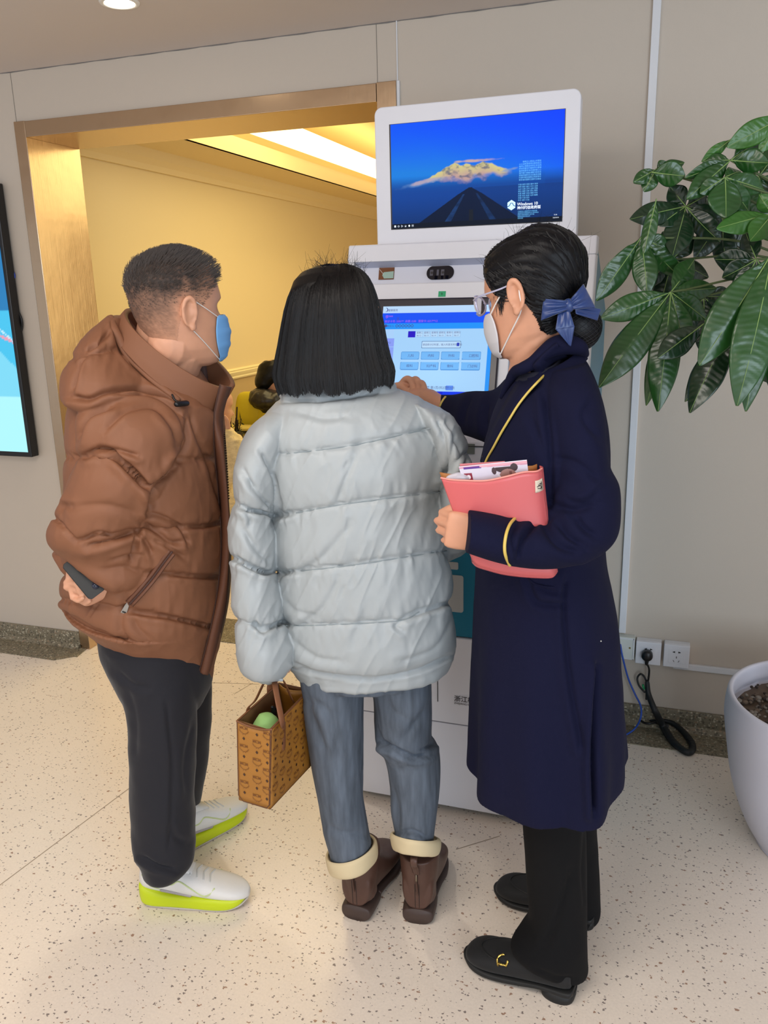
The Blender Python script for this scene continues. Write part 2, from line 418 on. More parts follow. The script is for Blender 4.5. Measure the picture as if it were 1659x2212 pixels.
fr = struct(m.build('door_1', M_STEEL, bevel=.002, smooth=False))
m = MB(); m.box((DX0 + .001, YW - .013, DZ), (DX1 - .001, YT + .01, DZ + .058)); hd = m.build('header', M_STEEL, fr, bevel=.002, smooth=False)

# lounge beyond
XL = -2.90
rz = 1.038
m = MB(); m.box((XL - .1, YT, rz), (XL, 9, 2.86)); m.box((XL - .1, YT, 0), (XL, 9, rz), 1); struct(m.build('wall_left', [M_LOUNGE, M_LOUNGE_LOW], smooth=False))
m = MB(); m.box((XL - .1, 8.8, 0), (5, 9, 2.86)); struct(m.build('wall_rear', M_LOUNGE, smooth=False))
m = MB()
prof = [(0, -.038), (.010, -.038), (.016, -.028), (.012, -.020), (.020, -.008), (.026, .006), (.018, .012), (.024, .020), (.010, .028), (0, .028)]
G = np.array([[(XL + a_ * 1.1, y, rz + b_ * 1.1) for a_, b_ in prof] for y in (YT, 8.8)]); m.grid(G); struct(m.build('trim_6', M_MOLD, smooth=False))
# dropped ceiling border, cove and raised ceiling
zc = 2.373
m = MB(); m.box((XL, YT, zc), (XL + .412, 8.8, zc + .055)); m.box((XL + .39, YT, zc), (XL + .415, 8.8, zc + .095)); m.box((XL, YT, zc + .07), (XL + .02, 8.8, 2.86))
G = np.array([[(XL + a_, y, z) for a_, z in ((0, 2.27), (.022, 2.27), (.033, 2.30), (.06, 2.328), (.083, zc))] for y in (YT, 8.8)]); m.grid(G)
m.box((XL, YT + .02, 2.79), (5, 8.8, 2.86)); m.box((XL, YT, zc), (5, YT + .22, zc + .05))
struct(m.build('ceiling', M_LOUNGE, smooth=False))
m = MB(); m.add([(XL + .445, YT + .23, zc + .128), (XL + .445, 8.7, zc + .128), (XL + .60, 8.7, zc + .212), (XL + .60, YT + .23, zc + .212)], [(0, 1, 2, 3)])
st = m.build('light_strip', mat('cove_strip', (255, 222, 140), .5, emit=(255, 228, 160), estr=5), smooth=False)
tag(st, 'glowing warm light strip hidden in the ceiling cove of the room beyond the doorway', 'light')

# recessed downlight
t = thing('downlight', 'small round white recessed downlight lit in the grey ceiling', 'ceiling light', (-1.633, 2.40, ZC))
m = MB(); a = np.linspace(0, 2 * PI, 40, endpoint=False)
def ring(r, z): return np.stack([-1.633 + r * np.cos(a), 2.40 + r * np.sin(a), np.full(40, z)], 1)
m.grid(np.array([ring(.060, ZC), ring(.058, ZC - .004), ring(.047, ZC - .005), ring(.044, ZC + .0)]), closed=True); m.build('trim_ring', mat('white_trim', (240, 238, 232), .4), t)
m = MB(); m.grid(np.array([ring(.044, ZC - .001), ring(.02, ZC - .002)]), closed=True, capB=True); m.build('lamp', mat('lamp_face', (255, 250, 240), .5, emit=(255, 246, 228), estr=14), t)
l = bpy.data.lights.new('downlight_beam', 'SPOT'); l.energy = 26; l.spot_size = 1.7; l.spot_blend = .8; l.color = (1, .93, .82); l.shadow_soft_size = .045
lo = bpy.data.objects.new('downlight_beam', l); COL.objects.link(lo); lo.location = (-1.633, 2.40, ZC - .02); lo.parent = t; lo.matrix_parent_inverse = wmat(t).inverted()

# surface trunking on the wall
M_PVC = mat('white_trunking', (226, 228, 232), .35)
def trunk(name, label, a, b):
    m = MB(); m.box(a, b); o = m.build(name, M_PVC, bevel=.002, smooth=False); return tag(o, label, 'trunking')
trunk('cable_trunking', 'long white vertical cable trunking running from the ceiling down to the wall sockets', (-.109, YW - .012, .356), (-.085, YW, ZC))
trunk('cable_trunking', 'thin white vertical trunking on the wall directly above the tall white kiosk', (-.919, YW - .008, 1.2), (-.908, YW, 2.25))
trunk('cable_trunking', 'narrow white strip running from the ceiling to the top corner of the steel door frame', (-.9185, YW - .004, 2.25), (-.914, YW, ZC))
trunk('cable_trunking', 'short white horizontal trunking leading from the right-hand socket towards the plant pot', (.085, YW - .013, .240), (.75, YW, .262))

# socket boxes
M_SOCK = mat('socket_plastic', (232, 234, 240), .25)
M_BLACK = mat('black_plastic', (18, 18, 20), .35)
def sock(cx, z0, holes, label, plate='sock'):
    t = thing('wall_socket', label, 'socket', (cx, YW, z0), group='white wall sockets low on the wall')
    m = MB(); m.box((cx - .043, YW - .034, z0), (cx + .043, YW, z0 + .086)); m.build('back_box', M_SOCK, t, bevel=.004, smooth=False)
    m = MB(); m.box((cx - .043, YW - .042, z0), (cx + .043, YW - .034, z0 + .086)); p = m.build('face_plate', M_SOCK, t, bevel=.003, smooth=False)
    m = MB(); m.box((cx - .026, YW - .0428, z0 + .017), (cx + .026, YW - .0419, z0 + .07)); m.build('insert', M_SOCK, p, bevel=.0006, smooth=False)
    y = YW - .0432; m = MB()
    if holes:
        for s in (-1, 1):
            xx = cx + s * .0095; m.add([(xx - .004 * s, y, z0 + .0565), (xx + .004 * s, y, z0 + .0585), (xx + .004 * s, y, z0 + .0605), (xx - .004 * s, y, z0 + .0635)], [(0, 1, 2, 3)])
        m.add([(cx - .0012, y, z0 + .036), (cx + .0012, y, z0 + .036), (cx + .0012, y, z0 + .044), (cx - .0012, y, z0 + .044)], [(0, 1, 2, 3)])
        for s in (-1, 1):
            xx = cx + s * .0085; m.add([(xx - .001 - s * .002, y, z0 + .022), (xx + .001 - s * .002, y, z0 + .022), (xx + .001 + s * .002, y, z0 + .029), (xx - .001 + s * .002, y, z0 + .029)], [(0, 1, 2, 3)])
        m.build('contact_holes', M_BLACK, p, smooth=False)
    return t
sock(-.003, .258, True, 'middle white wall socket with a round black plug pushed into it')
sock(.092, .258, True, 'empty white five-hole wall socket, the right-hand one of the three')
t = thing('cable_outlet', 'white cable outlet plate with a blue cable coming out of its round hole', 'outlet', (-.095, YW, .262), group='white wall sockets low on the wall')
cx, z0 = -.093, .264
m = MB(); m.box((cx - .043, YW - .034, z0), (cx + .043, YW, z0 + .086)); bb = m.build('back_box', mat('ivory_plastic', (216, 222, 216), .4), t, bevel=.003, smooth=False)
m = MB()
for A, B in (((cx - .040, z0 + .003), (cx + .040, z0 + .006)), ((cx - .040, z0 + .080), (cx + .040, z0 + .083)), ((cx - .040, z0 + .003), (cx - .037, z0 + .083)), ((cx + .037, z0 + .003), (cx + .040, z0 + .083))):
    m.box((A[0], YW - .0365, A[1]), (B[0], YW - .034, B[1]))
m.build('rim', M_SOCK, t, smooth=False)
m = MB(); a8 = np.linspace(0, 2 * PI, 20, endpoint=False); m.add([(cx - .012 + .009 * math.cos(q), YW - .0345, z0 + .047 + .009 * math.sin(q)) for q in a8], [tuple(range(20))])
m.build('cable_hole', mat('dark_hole', (96, 104, 100), .8), t)
m = MB(); m.add([(cx + .026 + .0035 * math.cos(q), YW - .0347, z0 + .047 + .0035 * math.sin(q)) for q in a8], [tuple(range(20))]); m.build('screw', mat('brass', (150, 140, 90), .3, 1), t)

# blue network cable
pts = [onY(1340, 1393, YW - .036), onY(1345, 1420, YW - .05), onY(1357, 1465, YW - .045), onY(1372, 1500, YW - .05), onY(1384, 1525, YW - .07), onY(1384, 1550, YW - .09), onZ(1372, 1573, .02), onZ(1350, 1588, .006), onZ(1325, 1594, .006), onZ(1290, 1600, .006)]
m = MB(); m.tube(pts, .0033, 8, sub=8); tag(m.build('network_cable', mat('blue_cable', (38, 82, 180), .4)), 'thin blue network cable looping from the wall outlet down behind the navy coat', 'cable')
# plug and bundled black cable
t = thing('power_cable', 'black power cable bundled into a long loop, its round plug in the middle socket', 'cable', (0, YW - .1, 0))
pc = onY(1398, 1414, YW - .05); m = MB()
G = [];
for r, dy in ((.0, -.030), (.016, -.030), (.0195, -.024), (.0195, -.006), (.014, 0)):
    G.append([(pc[0] + max(r, .001) * math.cos(q), YW - .042 + dy, pc[2] + max(r, .001) * math.sin(q)) for q in a8])
m.grid(np.array(G), closed=True); m.tube([(pc[0], YW - .058, pc[2] - .012), (pc[0], YW - .058, pc[2] - .032)], [.009, .006], 10)
m.build('plug', M_BLACK, t)
Mc = mat('black_cable', (16, 17, 19), .35)
m = MB()
m.tube([(pc[0], YW - .058, pc[2] - .03), onY(1402, 1445, YW - .05), onY(1401, 1465, YW - .04), onY(1397, 1485, YW - .04), onY(1396, 1510, YW - .05)], .0036, 8, sub=6)
m.tube([onY(1403, 1495, YW - .045), onY(1395, 1468, YW - .03), onY(1385, 1456, YW - .03), onY(1377, 1464, YW - .03), onY(1380, 1480, YW - .04), onY(1392, 1495, YW - .05)], .0036, 8, sub=6)
m.tube([onZ(1300, 1532, .01), onZ(1342, 1542, .012), onZ(1375, 1552, .015), onZ(1400, 1563, .02), onZ(1440, 1553, .03), onZ(1452, 1567, .02)], .0045, 8, sub=6)
m.build('lead', Mc, t)
m = MB()
m.tube([onY(1398, 1474, YW - .045), onY(1401, 1500, YW - .055), onY(1415, 1535, YW - .085), onZ(1432, 1568, .030), onZ(1452, 1600, .014), onZ(1476, 1621, .012), onZ(1492, 1624, .012), onZ(1495, 1607, .013), onZ(1475, 1580, .02), onZ(1452, 1562, .028), onZ(1430, 1556, .030)],
       [.008, .010, .011, .013, .013, .012, .012, .012, .011, .009, .008], 12, sub=8)
m.tube([onZ(1392, 1552, .02), onZ(1420, 1560, .024), onZ(1440, 1568, .03)], [.006, .008, .008], 10, sub=4)
m.build('cable_bundle', mat('matt_black_wrap', (22, 26, 28), .5, bump=(90, .5, .003)), t)
m = MB(); pw = onY(1389, 1480, YW - .045); m.tube([pw, pw + np.array([.004, -.002, -.012])], .004, 8); m.build('tie', mat('green_tie', (30, 150, 90), .5), t)

# wall display on the left
t = thing('wall_display', 'tall black-framed wall screen showing cyan and white, cut by the left edge', 'screen', (-3.2, YW - .03, 1.1))
yd = YW - .055
BR = onY(69, 988, yd); rx, bz = BR[0], BR[2]; lx = rx - .62; tz = bz + 1.12
m = MB(); m.box((lx, yd, bz), (rx, yd + .045, tz)); m.build('housing', M_BLACK, t, bevel=.004, smooth=False)
nx, nz = 90, 160; xs = np.linspace(lx + .022, rx - .016, nx); zs = np.linspace(bz + .022, tz - .02, nz)
G = np.array([[(x, yd - .0012, z) for x in xs] for z in zs]); C = np.zeros((nz, nx, 3))
zz = (zs - bz)[:, None] * np.ones((1, nx)); xx = (xs - rx)[None] * np.ones((nz, 1))
C[:] = lin((150, 226, 238)); up = zz > .262
C[up] = lin((70, 186, 226)); C[(zz > .262) & (zz < .50) & (xx * .9 + zz - .40 < -.03)] = lin((120, 206, 232))
C[(np.abs(zz - .49 - xx * -.35) < .006) & up] = lin((226, 150, 170)); C[(np.abs(zz - .485 + xx * .8) < .004) & up] = lin((190, 226, 240))
C[zz > .62] = lin((40, 120, 176)); C[(zz < .262)] = lin((166, 232, 240))
m = MB(); m.grid(G); m.build('screen', attr_mat('display_picture', .3, True, 1.1, .12), t, colors=C.reshape(-1, 3))
m = MB(); m.box((rx - .2, yd + .045, bz + .3), (rx - .06, YW, bz + .8)); m.build('wall_bracket', M_BLACK, t, smooth=False)
m = MB(); m.tube([onY(2, 565, YW - .03), onY(22, 578, YW - .015), onY(32, 596, YW - .012), onY(24, 612, YW - .02), onY(12, 622, YW - .04)], .0035, 8, sub=6); m.build('blue_lead', mat('blue_lead', (40, 70, 170), .4), t)
m = MB(); m.tube([onY(20, 660, YW - .04), onY(36, 668, YW - .015), onY(47, 692, YW - .012), onY(46, 715, YW - .012), onY(34, 726, YW - .03)], .0045, 8, sub=6); m.build('black_lead', Mc, t)
# ------------------------------------------------------------------ self-service kiosk
KX0, KX1 = -.895, -.196
YF = 2.165
M_KW = mat('kiosk_white', (226, 226, 232), .38, bump=(500, .04, .0005))
M_KTEAL = mat('kiosk_teal', (14, 112, 140), .35)
M_KGREY = mat('kiosk_grey_inset', (176, 178, 176), .4)
M_BEZEL = mat('screen_bezel', (38, 34, 44), .25)
M_SEAM = mat('panel_seam', (60, 60, 62), .6)
ki = thing('self_service_kiosk', 'tall white self-service terminal with a touch screen and a second screen on top', 'kiosk', ((KX0 + KX1) / 2, 2.5, 0))
def side_prof(pts, x0, x1, mats, name, parent, bevel=.004, smooth=False):
    m = MB(); m.prism([(x0, y, z) for y, z in pts], (x1 - x0, 0, 0)); return m.build(name, mats, parent, bevel=bevel, smooth=smooth, recalc=True)
YB = 2.80
def FY(z):   # depth of the leaning front plane
    return 2.19 + (z - 1.22) * (.16 / .48)
# body: teal shell
side_prof([(FY(1.68) + .052, 1.685), (YB, 1.50), (YB, .03), (YF + .03, .03), (YF + .03, 1.03), (2.16, 1.12), (FY(1.22) + .045, 1.20)], KX0 + .004, KX1 - .004, M_KTEAL, 'shell', ki)
# lower front panels
m = MB(); m.box((KX0, YF, .025), (KX1, YF + .03, .309)); m.build('base_panel', M_KW, ki, bevel=.003, smooth=False)
m = MB(); m.box((KX0, YF, .312), (KX1, YF + .03, .590)); dp = m.build('door_panel', M_KW, ki, bevel=.003, smooth=False)
m = MB(); A = onY(945, 1442, YF - .001); B = onY(948, 1516, YF - .001); m.box((A[0] - .0012, YF - .0012, B[2]), (A[0] + .0012, YF, A[2] + .06)); m.build('door_slit', M_SEAM, dp, smooth=False)
m = MB(); O = onY(981, 1513, YF - .001); text_mesh('浙江枫', .0205, O, (1, 0, 0), (0, 0, 1), m, space=1.0, bold=.012)
O = onY(981, 1520, YF - .001); text_mesh('ZHEJIANG GUAN', .0085, O, (1, 0, 0), (0, 0, 1), m, bold=.01); m.build('maker_lettering', mat('dark_print', (40, 36, 34), .6), dp, smooth=False)
m = MB(); m.box((KX0, YF + .006, .593), (KX1, YF + .03, .985)); tp = m.build('printer_panel', M_KTEAL, ki, bevel=.003, smooth=False)
def rrect(cx, cz, w, h, r, y, n=6, T=None):
    P = []
    for k, (sx, sz) in enumerate(((1, 1), (-1, 1), (-1, -1), (1, -1))):
        for q in range(n + 1):
            a = (k + q / n) * PI / 2; P.append((cx + sx * (w / 2 - r) + r * math.cos(a), y, cz + sz * (h / 2 - r) + r * math.sin(a)))
    return P
a = onY(1000, 1325, YF); b = onY(975, 1243, YF)
m = MB(); m.prism(rrect(a[0] - .11, (a[2] + b[2]) / 2, .22, b[2] - a[2], .007, YF + .004), (0, .02, 0)); m.build('paper_door', M_KGREY, tp, smooth=False, recalc=True)
a = onY(989, 1232, YF); b = onY(975, 1215, YF)
m = MB(); m.prism(rrect(a[0] - .08, (a[2] + b[2]) / 2, .16, b[2] - a[2], .004, YF + .004), (0, .02, 0)); m.build('ticket_slot', M_KGREY, tp, smooth=False, recalc=True)
# shelf
side_prof([(FY(1.22), 1.225), (2.135, 1.175), (2.085, 1.075), (2.085, 1.045), (YF, .99), (YF + .04, .99), (2.3, 1.2)], KX0, KX1, M_KW, 'shelf', ki)
sy = lambda z: 2.085 + (z - 1.075) * .5
m = MB(); z = 1.165; m.box((KX0 + .02, sy(z) - .003, z - .0012), (KX1 - .02, sy(z) + .01, z + .0012)); m.build('shelf_seam', M_SEAM, ki, smooth=False)
A = onY(1022, 962, 2.11); B = onY(1022, 984, 2.10)
m = MB(); m.add([(A[0] - .12, sy(A[2]) - .002, A[2]), (A[0], sy(A[2]) - .002, A[2]), (B[0], sy(B[2]) - .002, B[2]), (B[0] - .12, sy(B[2]) - .002, B[2])], [(0, 1, 2, 3)]); m.build('card_reader', mat('reader_grey', (110, 118, 112), .5), ki, smooth=False)
# white outer frame of the leaning head
def lean(x, z, out=0.0): return (x, FY(z) - out, z)
def lbox(m, x0, x1, z0, z1, out0, out1, mi=0):
    V = [lean(x, z, o) for z in (z0, z1) for o in (out1, out0) for x in (x0, x1)]
    m.add(V, [(0, 2, 3, 1), (4, 5, 7, 6), (0, 1, 5, 4), (2, 6, 7, 3), (0, 4, 6, 2), (1, 3, 7, 5)], mi)
m = MB()
lbox(m, KX0, KX1, 1.652, 1.70, -.05, .014); lbox(m, KX0, KX0 + .022, 1.215, 1.652, -.05, .014); lbox(m, KX1 - .03, KX1, 1.215, 1.652, -.05, .014)
m.build('head_frame', M_KW, ki, bevel=.004, smooth=False)
# inner recess with bevelled edges, camera band, screen carrier
m = MB(); lbox(m, KX0 + .022, KX1 - .03, 1.590, 1.652, -.045, -.016); m.build('camera_band', mat('band_grey', (208, 210, 222), .4), ki, smooth=False)
m = MB(); m.add([lean(KX0 + .022, 1.652, .013), lean(KX1 - .03, 1.652, .013), lean(KX1 - .05, 1.636, -.016), lean(KX0 + .035, 1.636, -.016)], [(3, 2, 1, 0)]); m.build('band_bevel', mat('bevel_grey', (176, 182, 204), .4), ki, smooth=False)
XR = onY(1101, 760, FY(1.40))[0]
m = MB(); lbox(m, KX0 + .022, XR, 1.225, 1.590, -.045, .006); lbox(m, XR - .001, KX1 - .03, 1.555, 1.590, -.045, -.004); m.build('screen_carrier', M_KW, ki, bevel=.003, smooth=False)
def leanpt(px, py, out=0.0):
    r = ray(px, py); # intersect plane y = FY(z) - out
    k = .16 / .48; t = (2.19 + (CAM_H - 1.22) * k - out) / (r[1] - k * r[2]); return EYE + t * r
nrm = np.array([0, -1.0, .16 / .48]); nrm /= np.linalg.norm(nrm)
def lpoly(m, pts, off=.001, mi=0):
    P = [np.array(p) + nrm * off for p in pts]; m.add(P, [tuple(range(len(P)))], mi)
def lrect(px0, pz1, px1, pz0): return [lean(px0, pz0, .02), lean(px1, pz0, .02), lean(px1, pz1, .02), lean(px0, pz1, .02)]
# touch screen
bz = [leanpt(812, 648, .02), leanpt(1086, 639, .02)]
bx0, bx1 = bz[0][0], bz[1][0]; bt = (bz[0][2] + bz[1][2]) / 2
s0 = leanpt(828, 663, .02); s1 = leanpt(1069, 657, .02); sx0, sx1 = s0[0], s1[0]; stp = (s0[2] + s1[2]) / 2
sb = leanpt(1062, 862, .02)[2]; bb_ = sb - .022
m = MB(); lbox(m, bx0, bx1, bb_, bt, 0, .018); ts = m.build('touch_screen', M_BEZEL, ki, bevel=.004, smooth=False)
nx, nz = 300, 220
U, Vv = np.meshgrid(np.linspace(0, 1, nx), np.linspace(0, 1, nz))     # Vv from the top
C = np.zeros((nz, nx, 3)); C[:] = lin((40, 110, 250))
def R(u0, v0, u1, v1, col, r=0.0):
    k = (U >= u0) & (U <= u1) & (Vv >= v0) & (Vv <= v1)
    if r:
        du = np.maximum(np.maximum(u0 + r - U, U - (u1 - r)), 0); dv = np.maximum(np.maximum(v0 + r * 1.25 - Vv, Vv - (v1 - r * 1.25)), 0) / 1.25
        k &= (du ** 2 + dv ** 2) <= r * r
    C[k] = lin(col)
R(0, 0, 1, .075, (190, 222, 255)); R(0, .075, 1, .19, (20, 84, 250)); R(0, .19, 1, .245, (30, 150, 255))
R(.0, .245, 1, .93, (40, 150, 250)); R(.02, .255, .965, .93, (168, 214, 255), .012)
R(0, .93, 1, 1, (20, 60, 240)); R(.36, .93, .46, 1, (90, 110, 250)); R(.47, .93, .6, 1, (16, 40, 220))
R(.02, .255, .12, .35, (172, 212, 255))
for k in range(5): R(.0, .355 + k * .094, .125, .445 + k * .094, (140, 160 + 4 * k, 250))
R(.25, .275, .315, .345, (40, 20, 200))
for k in range(6): R(.322 + k * .067, .275, .385 + k * .067, .345, (150, 196, 240)); R(.3235 + k * .067, .279, .3835 + k * .067, .341, (186, 222, 255))
R(.38, .385, .73, .465, (50, 90, 150), .01); R(.383, .389, .727, .461, (190, 224, 255), .009); R(.695, .405, .718, .44, (30, 60, 200))
for r_ in range(2):
    for c_ in range(4):
        R(.20 + c_ * .182, .50 + r_ * .112, .365 + c_ * .182, .588 + r_ * .112, (70, 140, 214), .010); R(.203 + c_ * .182, .504 + r_ * .112, .362 + c_ * .182, .580 + r_ * .112, (116, 186, 250), .009)
R(.625, .865, .69, .915, (90, 140, 240), .004)
R(.952, .26, .968, .32, (40, 40, 200))
C *= .92 + .0 * C
for k in range(3):  # glow of the panel toward its lower right
    C[..., k] *= 1 + .10 * np.exp(-((U - .5) ** 2 / .12 + (Vv - .75) ** 2 / .03)) * (Vv < .93)
G = np.array([[np.array(lean(sx0 + (sx1 - sx0) * u, stp + (sb - stp) * v, .0192)) for u in np.linspace(0, 1, nx)] for v in np.linspace(0, 1, nz)])
m = MB(); m.grid(G[::-1]); scr = m.build('screen', attr_mat('touch_picture', .3, True, .97, .03), ts, smooth=False, colors=C[::-1].reshape(-1, 3))
exl = np.array([1.0, 0, 0]); ezl = np.array([0, .16 / .48, 1.0]); ezl /= np.linalg.norm(ezl)
def spt(u, v): return np.array(lean(sx0 + (sx1 - sx0) * u, stp + (sb - stp) * v, .0200))
M_TXD = mat('screen_text_dark', (30, 34, 90), .4, emit=(26, 30, 110), estr=.8)
M_TXR = mat('screen_text_pink', (120, 60, 190), .4, emit=(130, 70, 200), estr=.8)
m = MB()
tx = lambda s, u, v, h, b=0.0: text_mesh(s, h, spt(u, v), exl, ezl, m, bold=b)
tx('健康服务', .047, .055, .0075); tx('王', .13, .155, .010)
for k in range(6): tx('◇', .125 + k * .028, .232, .010, .02)
tx('◆', .02, .232, .011); tx('就诊人', .05, .228, .007)
for k in range(6): tx('星期' + '二三四五六日'[k], .328 + k * .067, .303, .0062); tx('06-%02d' % (12 + k), .330 + k * .067, .333, .0056)
tx('请选择分诊科室，输入科室名称首字母', .390, .434, .0066)
for k, s in enumerate(('儿科', '内科', '外科', '口腔科')): tx(s, .262 + k * .182, .557, .0092)
for k, s in enumerate(('眼科', '妇产科', '骨科', '门诊科')): tx(s, .258 + k * .182, .669, .0092)
tx('专科中心', .008, .41, .0072); tx('一般门诊', .012, .505, .0072); tx('上一页', .40, .902, .0090); tx('第1页/共2页', .49, .902, .0090); tx('下一页', .632, .902, .0080)
m.build('screen_lettering', M_TXD, scr, smooth=False)
m = MB(); tx('李***', .028, .130, .0100, .01); tx('就诊卡号: 3301**  余额: 0.00   医保卡: 6217**12', .026, .178, .0076, .006); m.build('screen_name_lettering', M_TXR, scr, smooth=False)
m = MB(); q = np.linspace(-2.2, 2.0, 14); c0 = spt(.032, .038)
m.add([c0 + exl * (.0052 * math.cos(t)) + ezl * (.0058 * math.sin(t)) for t in q] + [c0 + exl * (.0040 * math.cos(t) - .0012) + ezl * (.005 * math.sin(t)) for t in q], [(i, i + 1, 14 + i + 1, 14 + i) for i in range(13)])
m.build('screen_logo', M_TXD, scr, smooth=False)
# camera pill
cp = leanpt(951, 589, -.014); m = MB()
P = []
for k in range(40):
    a = 2 * PI * k / 40; cxx = .021 * (1 if math.cos(a) > 0 else -1); P.append((cp[0] + cxx + .0185 * math.cos(a), cp[2] + .0185 * math.sin(a)))
V0 = [lean(x, z, -.016) for x, z in P]; V1 = [lean(x, z, -.013) for x, z in P]
m.add(V0 + V1, [tuple(range(40, 80))] + [(i, (i + 1) % 40, 40 + (i + 1) % 40, 40 + i) for i in range(40)]); cw = m.build('camera_window', mat('dark_glass', (14, 14, 26), .08), ki, smooth=False, recalc=True)
m = MB()
for dx, w_ in ((-.018, .009), (.0, .006), (.014, .009)):
    lbox(m, cp[0] + dx - w_ / 2, cp[0] + dx + w_ / 2, cp[2] - .008, cp[2] + .008, .0125, .0135)
m.build('sensor', mat('sensor_grey', (74, 74, 88), .3), cw, smooth=False)
m = MB(); a8 = np.linspace(0, 2 * PI, 16, endpoint=False)
for dx in (-.017, .015): m = MB(); m.add([lean(cp[0] + dx + .0035 * math.cos(q), cp[2] + .0035 * math.sin(q), .0142) for q in a8], [tuple(range(16))]); m.build('lens', M_BLACK, cw)
# two small mirror windows
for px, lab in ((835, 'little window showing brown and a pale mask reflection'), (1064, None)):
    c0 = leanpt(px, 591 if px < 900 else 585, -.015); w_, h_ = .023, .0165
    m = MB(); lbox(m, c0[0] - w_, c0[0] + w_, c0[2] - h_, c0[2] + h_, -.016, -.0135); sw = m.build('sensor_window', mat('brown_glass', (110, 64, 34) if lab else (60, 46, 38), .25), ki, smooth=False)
    if lab:  # reflected pale mask and its strap, painted onto the glass
        m = MB(); m.add([lean(c0[0] + x, c0[2] + z, -.0128) for x, z in ((-.008, .004), (.022, .006), (.022, -.0135), (-.006, -.0135), (-.012, -.004))], [(0, 1, 2, 3, 4)][::-1]); m.build('painted_mask_reflection', mat('mask_reflection_green', (150, 178, 166), .5), sw, smooth=False, recalc=True)
        m = MB(); m.tube([lean(c0[0] - .021, c0[2] + .012, -.0125), lean(c0[0] - .008, c0[2] - .002, -.0125)], .0006, 5); m.build('painted_strap_reflection', mat('strap_reflection_white', (230, 226, 220), .5), sw)
# green number sticker
c0 = leanpt(955, 635, .006); m = MB(); lbox(m, c0[0] - .0105, c0[0] + .0105, c0[2] - .0075, c0[2] + .0075, .006, .0068)
sk = m.build('number_sticker', mat('green_sticker', (24, 164, 108), .5), ki, smooth=False)
m = MB(); text_mesh('9', .010, np.array(lean(c0[0] - .003, c0[2] - .0035, .0072)), exl, ezl, m); m.build('sticker_number', mat('sticker_print', (16, 90, 60), .5), sk, smooth=False)
# right-hand teal column
m = MB(); lbox(m, XR + .002, KX1 - .032, 1.225, 1.553, -.045, -.012); m.build('teal_column', M_KTEAL, ki, smooth=False)
# upper display
UY = 2.385; a = onY(808, 232, UY); b = onY(1256, 190, UY); c0 = onY(818, 532, UY)
ux0, ux1 = a[0], b[0]; uz1 = (a[2] + b[2]) / 2; uz0 = 1.70; UD = .028
P = []
for sx, sz, r in ((1, 1, .022), (-1, 1, .022)):
    for q in range(9):
        t_ = (0 if sx > 0 else PI / 2) + q / 8 * PI / 2
        P.append(((ux1 - r if sx > 0 else ux0 + r) + r * math.cos(t_), UY, uz1 - r + r * math.sin(t_)))
P += [(ux0, UY, uz0), (ux1, UY, uz0)]
m = MB(); m.prism(P, (0, UD, 0)); up = m.build('upper_display', M_KW, ki, bevel=.003, smooth=False, recalc=True)
m = MB(); m.prism([(x * .985 + (ux0 + ux1) / 2 * .015 + .004, UY + UD, z - .004) for x, y, z in P], (0, .018, 0)); m.build('back_cover', M_KW, up, bevel=.003, smooth=False, recalc=True)
m = MB(); m.box((ux0 + .1, UY + .02, 1.66), (ux1 - .1, UY + .09, 1.72)); m.build('stand', M_KW, up, smooth=False)
a = onY(842, 268, UY - .001); b = onY(1220, 237, UY - .001); c1 = onY(849, 493, UY - .001); c2 = onY(1214, 479, UY - .001)
x0, x1, z1_, z0_ = (a[0] + c1[0]) / 2, (b[0] + c2[0]) / 2, (a[2] + b[2]) / 2, (c1[2] + c2[2]) / 2
nx, nz = 420, 250
U, Vv = np.meshgrid(np.linspace(0, 1, nx), np.linspace(0, 1, nz))
def mixc(a, b, t): return a + (b - a) * np.clip(t, 0, 1)[..., None]
top = np.array(lin((0, 84, 246))); mid = np.array(lin((24, 126, 222))); low = np.array(lin((10, 66, 150))); btm = np.array(lin((8, 44, 96)))
C = mixc(top, mid, (Vv / .48) ** 1.6 * (1.1 - U * .4)); C = mixc(C, np.array(lin((0, 60, 255))), np.clip(U - Vv * .9, 0, 1) * .8)
gl = np.clip((Vv - .50) / .12, 0, 1); C = mixc(C, low, gl); C = mixc(C, btm, np.clip((Vv - .7) / .35, 0, 1))
C = mixc(C, np.array(lin((14, 84, 170))), .35 * np.exp(-((Vv - .6) / .05) ** 2) * (U < .9))
q1 = np.stack([U * 9, Vv * 6, 0 * U], -1); n1 = fbm(q1 * 2.2, 3, 4); n2 = fbm(np.stack([U * 30, Vv * 30, 0 * U], -1), 5, 4)
# the mountain
ridge = np.interp(U[0], [0, .1, .2, .26, .31, .36, .385, .42, .45, .50, .55, .60, .65, .70, .78], [.62, .585, .545, .50, .455, .415, .40, .425, .412, .43, .405, .43, .465, .50, .52])
ridge = ridge + .006 * noise(np.stack([U[0] * 60, 0 * U[0], 0 * U[0]], -1), 1)
mt = np.clip((Vv - ridge[None]) / .012, 0, 1) * np.clip((.60 - Vv - .25 * np.abs(U - .45) ** 1.3 + .03 * n1) / .06, 0, 1) * np.clip((U - .10) / .1, 0, 1) * np.clip((.72 - U) / .06, 0, 1)
mc = mixc(np.array(lin((212, 204, 132))), np.array(lin((190, 156, 152))), (Vv - ridge[None]) / .12); mc = mixc(mc, np.array(lin((70, 84, 120))), np.clip(n2 * 1.4 + np.sin((U - Vv * .6) * 150) * .2 - .1, 0, 1) * .75)
C = mixc(C, mc, mt)
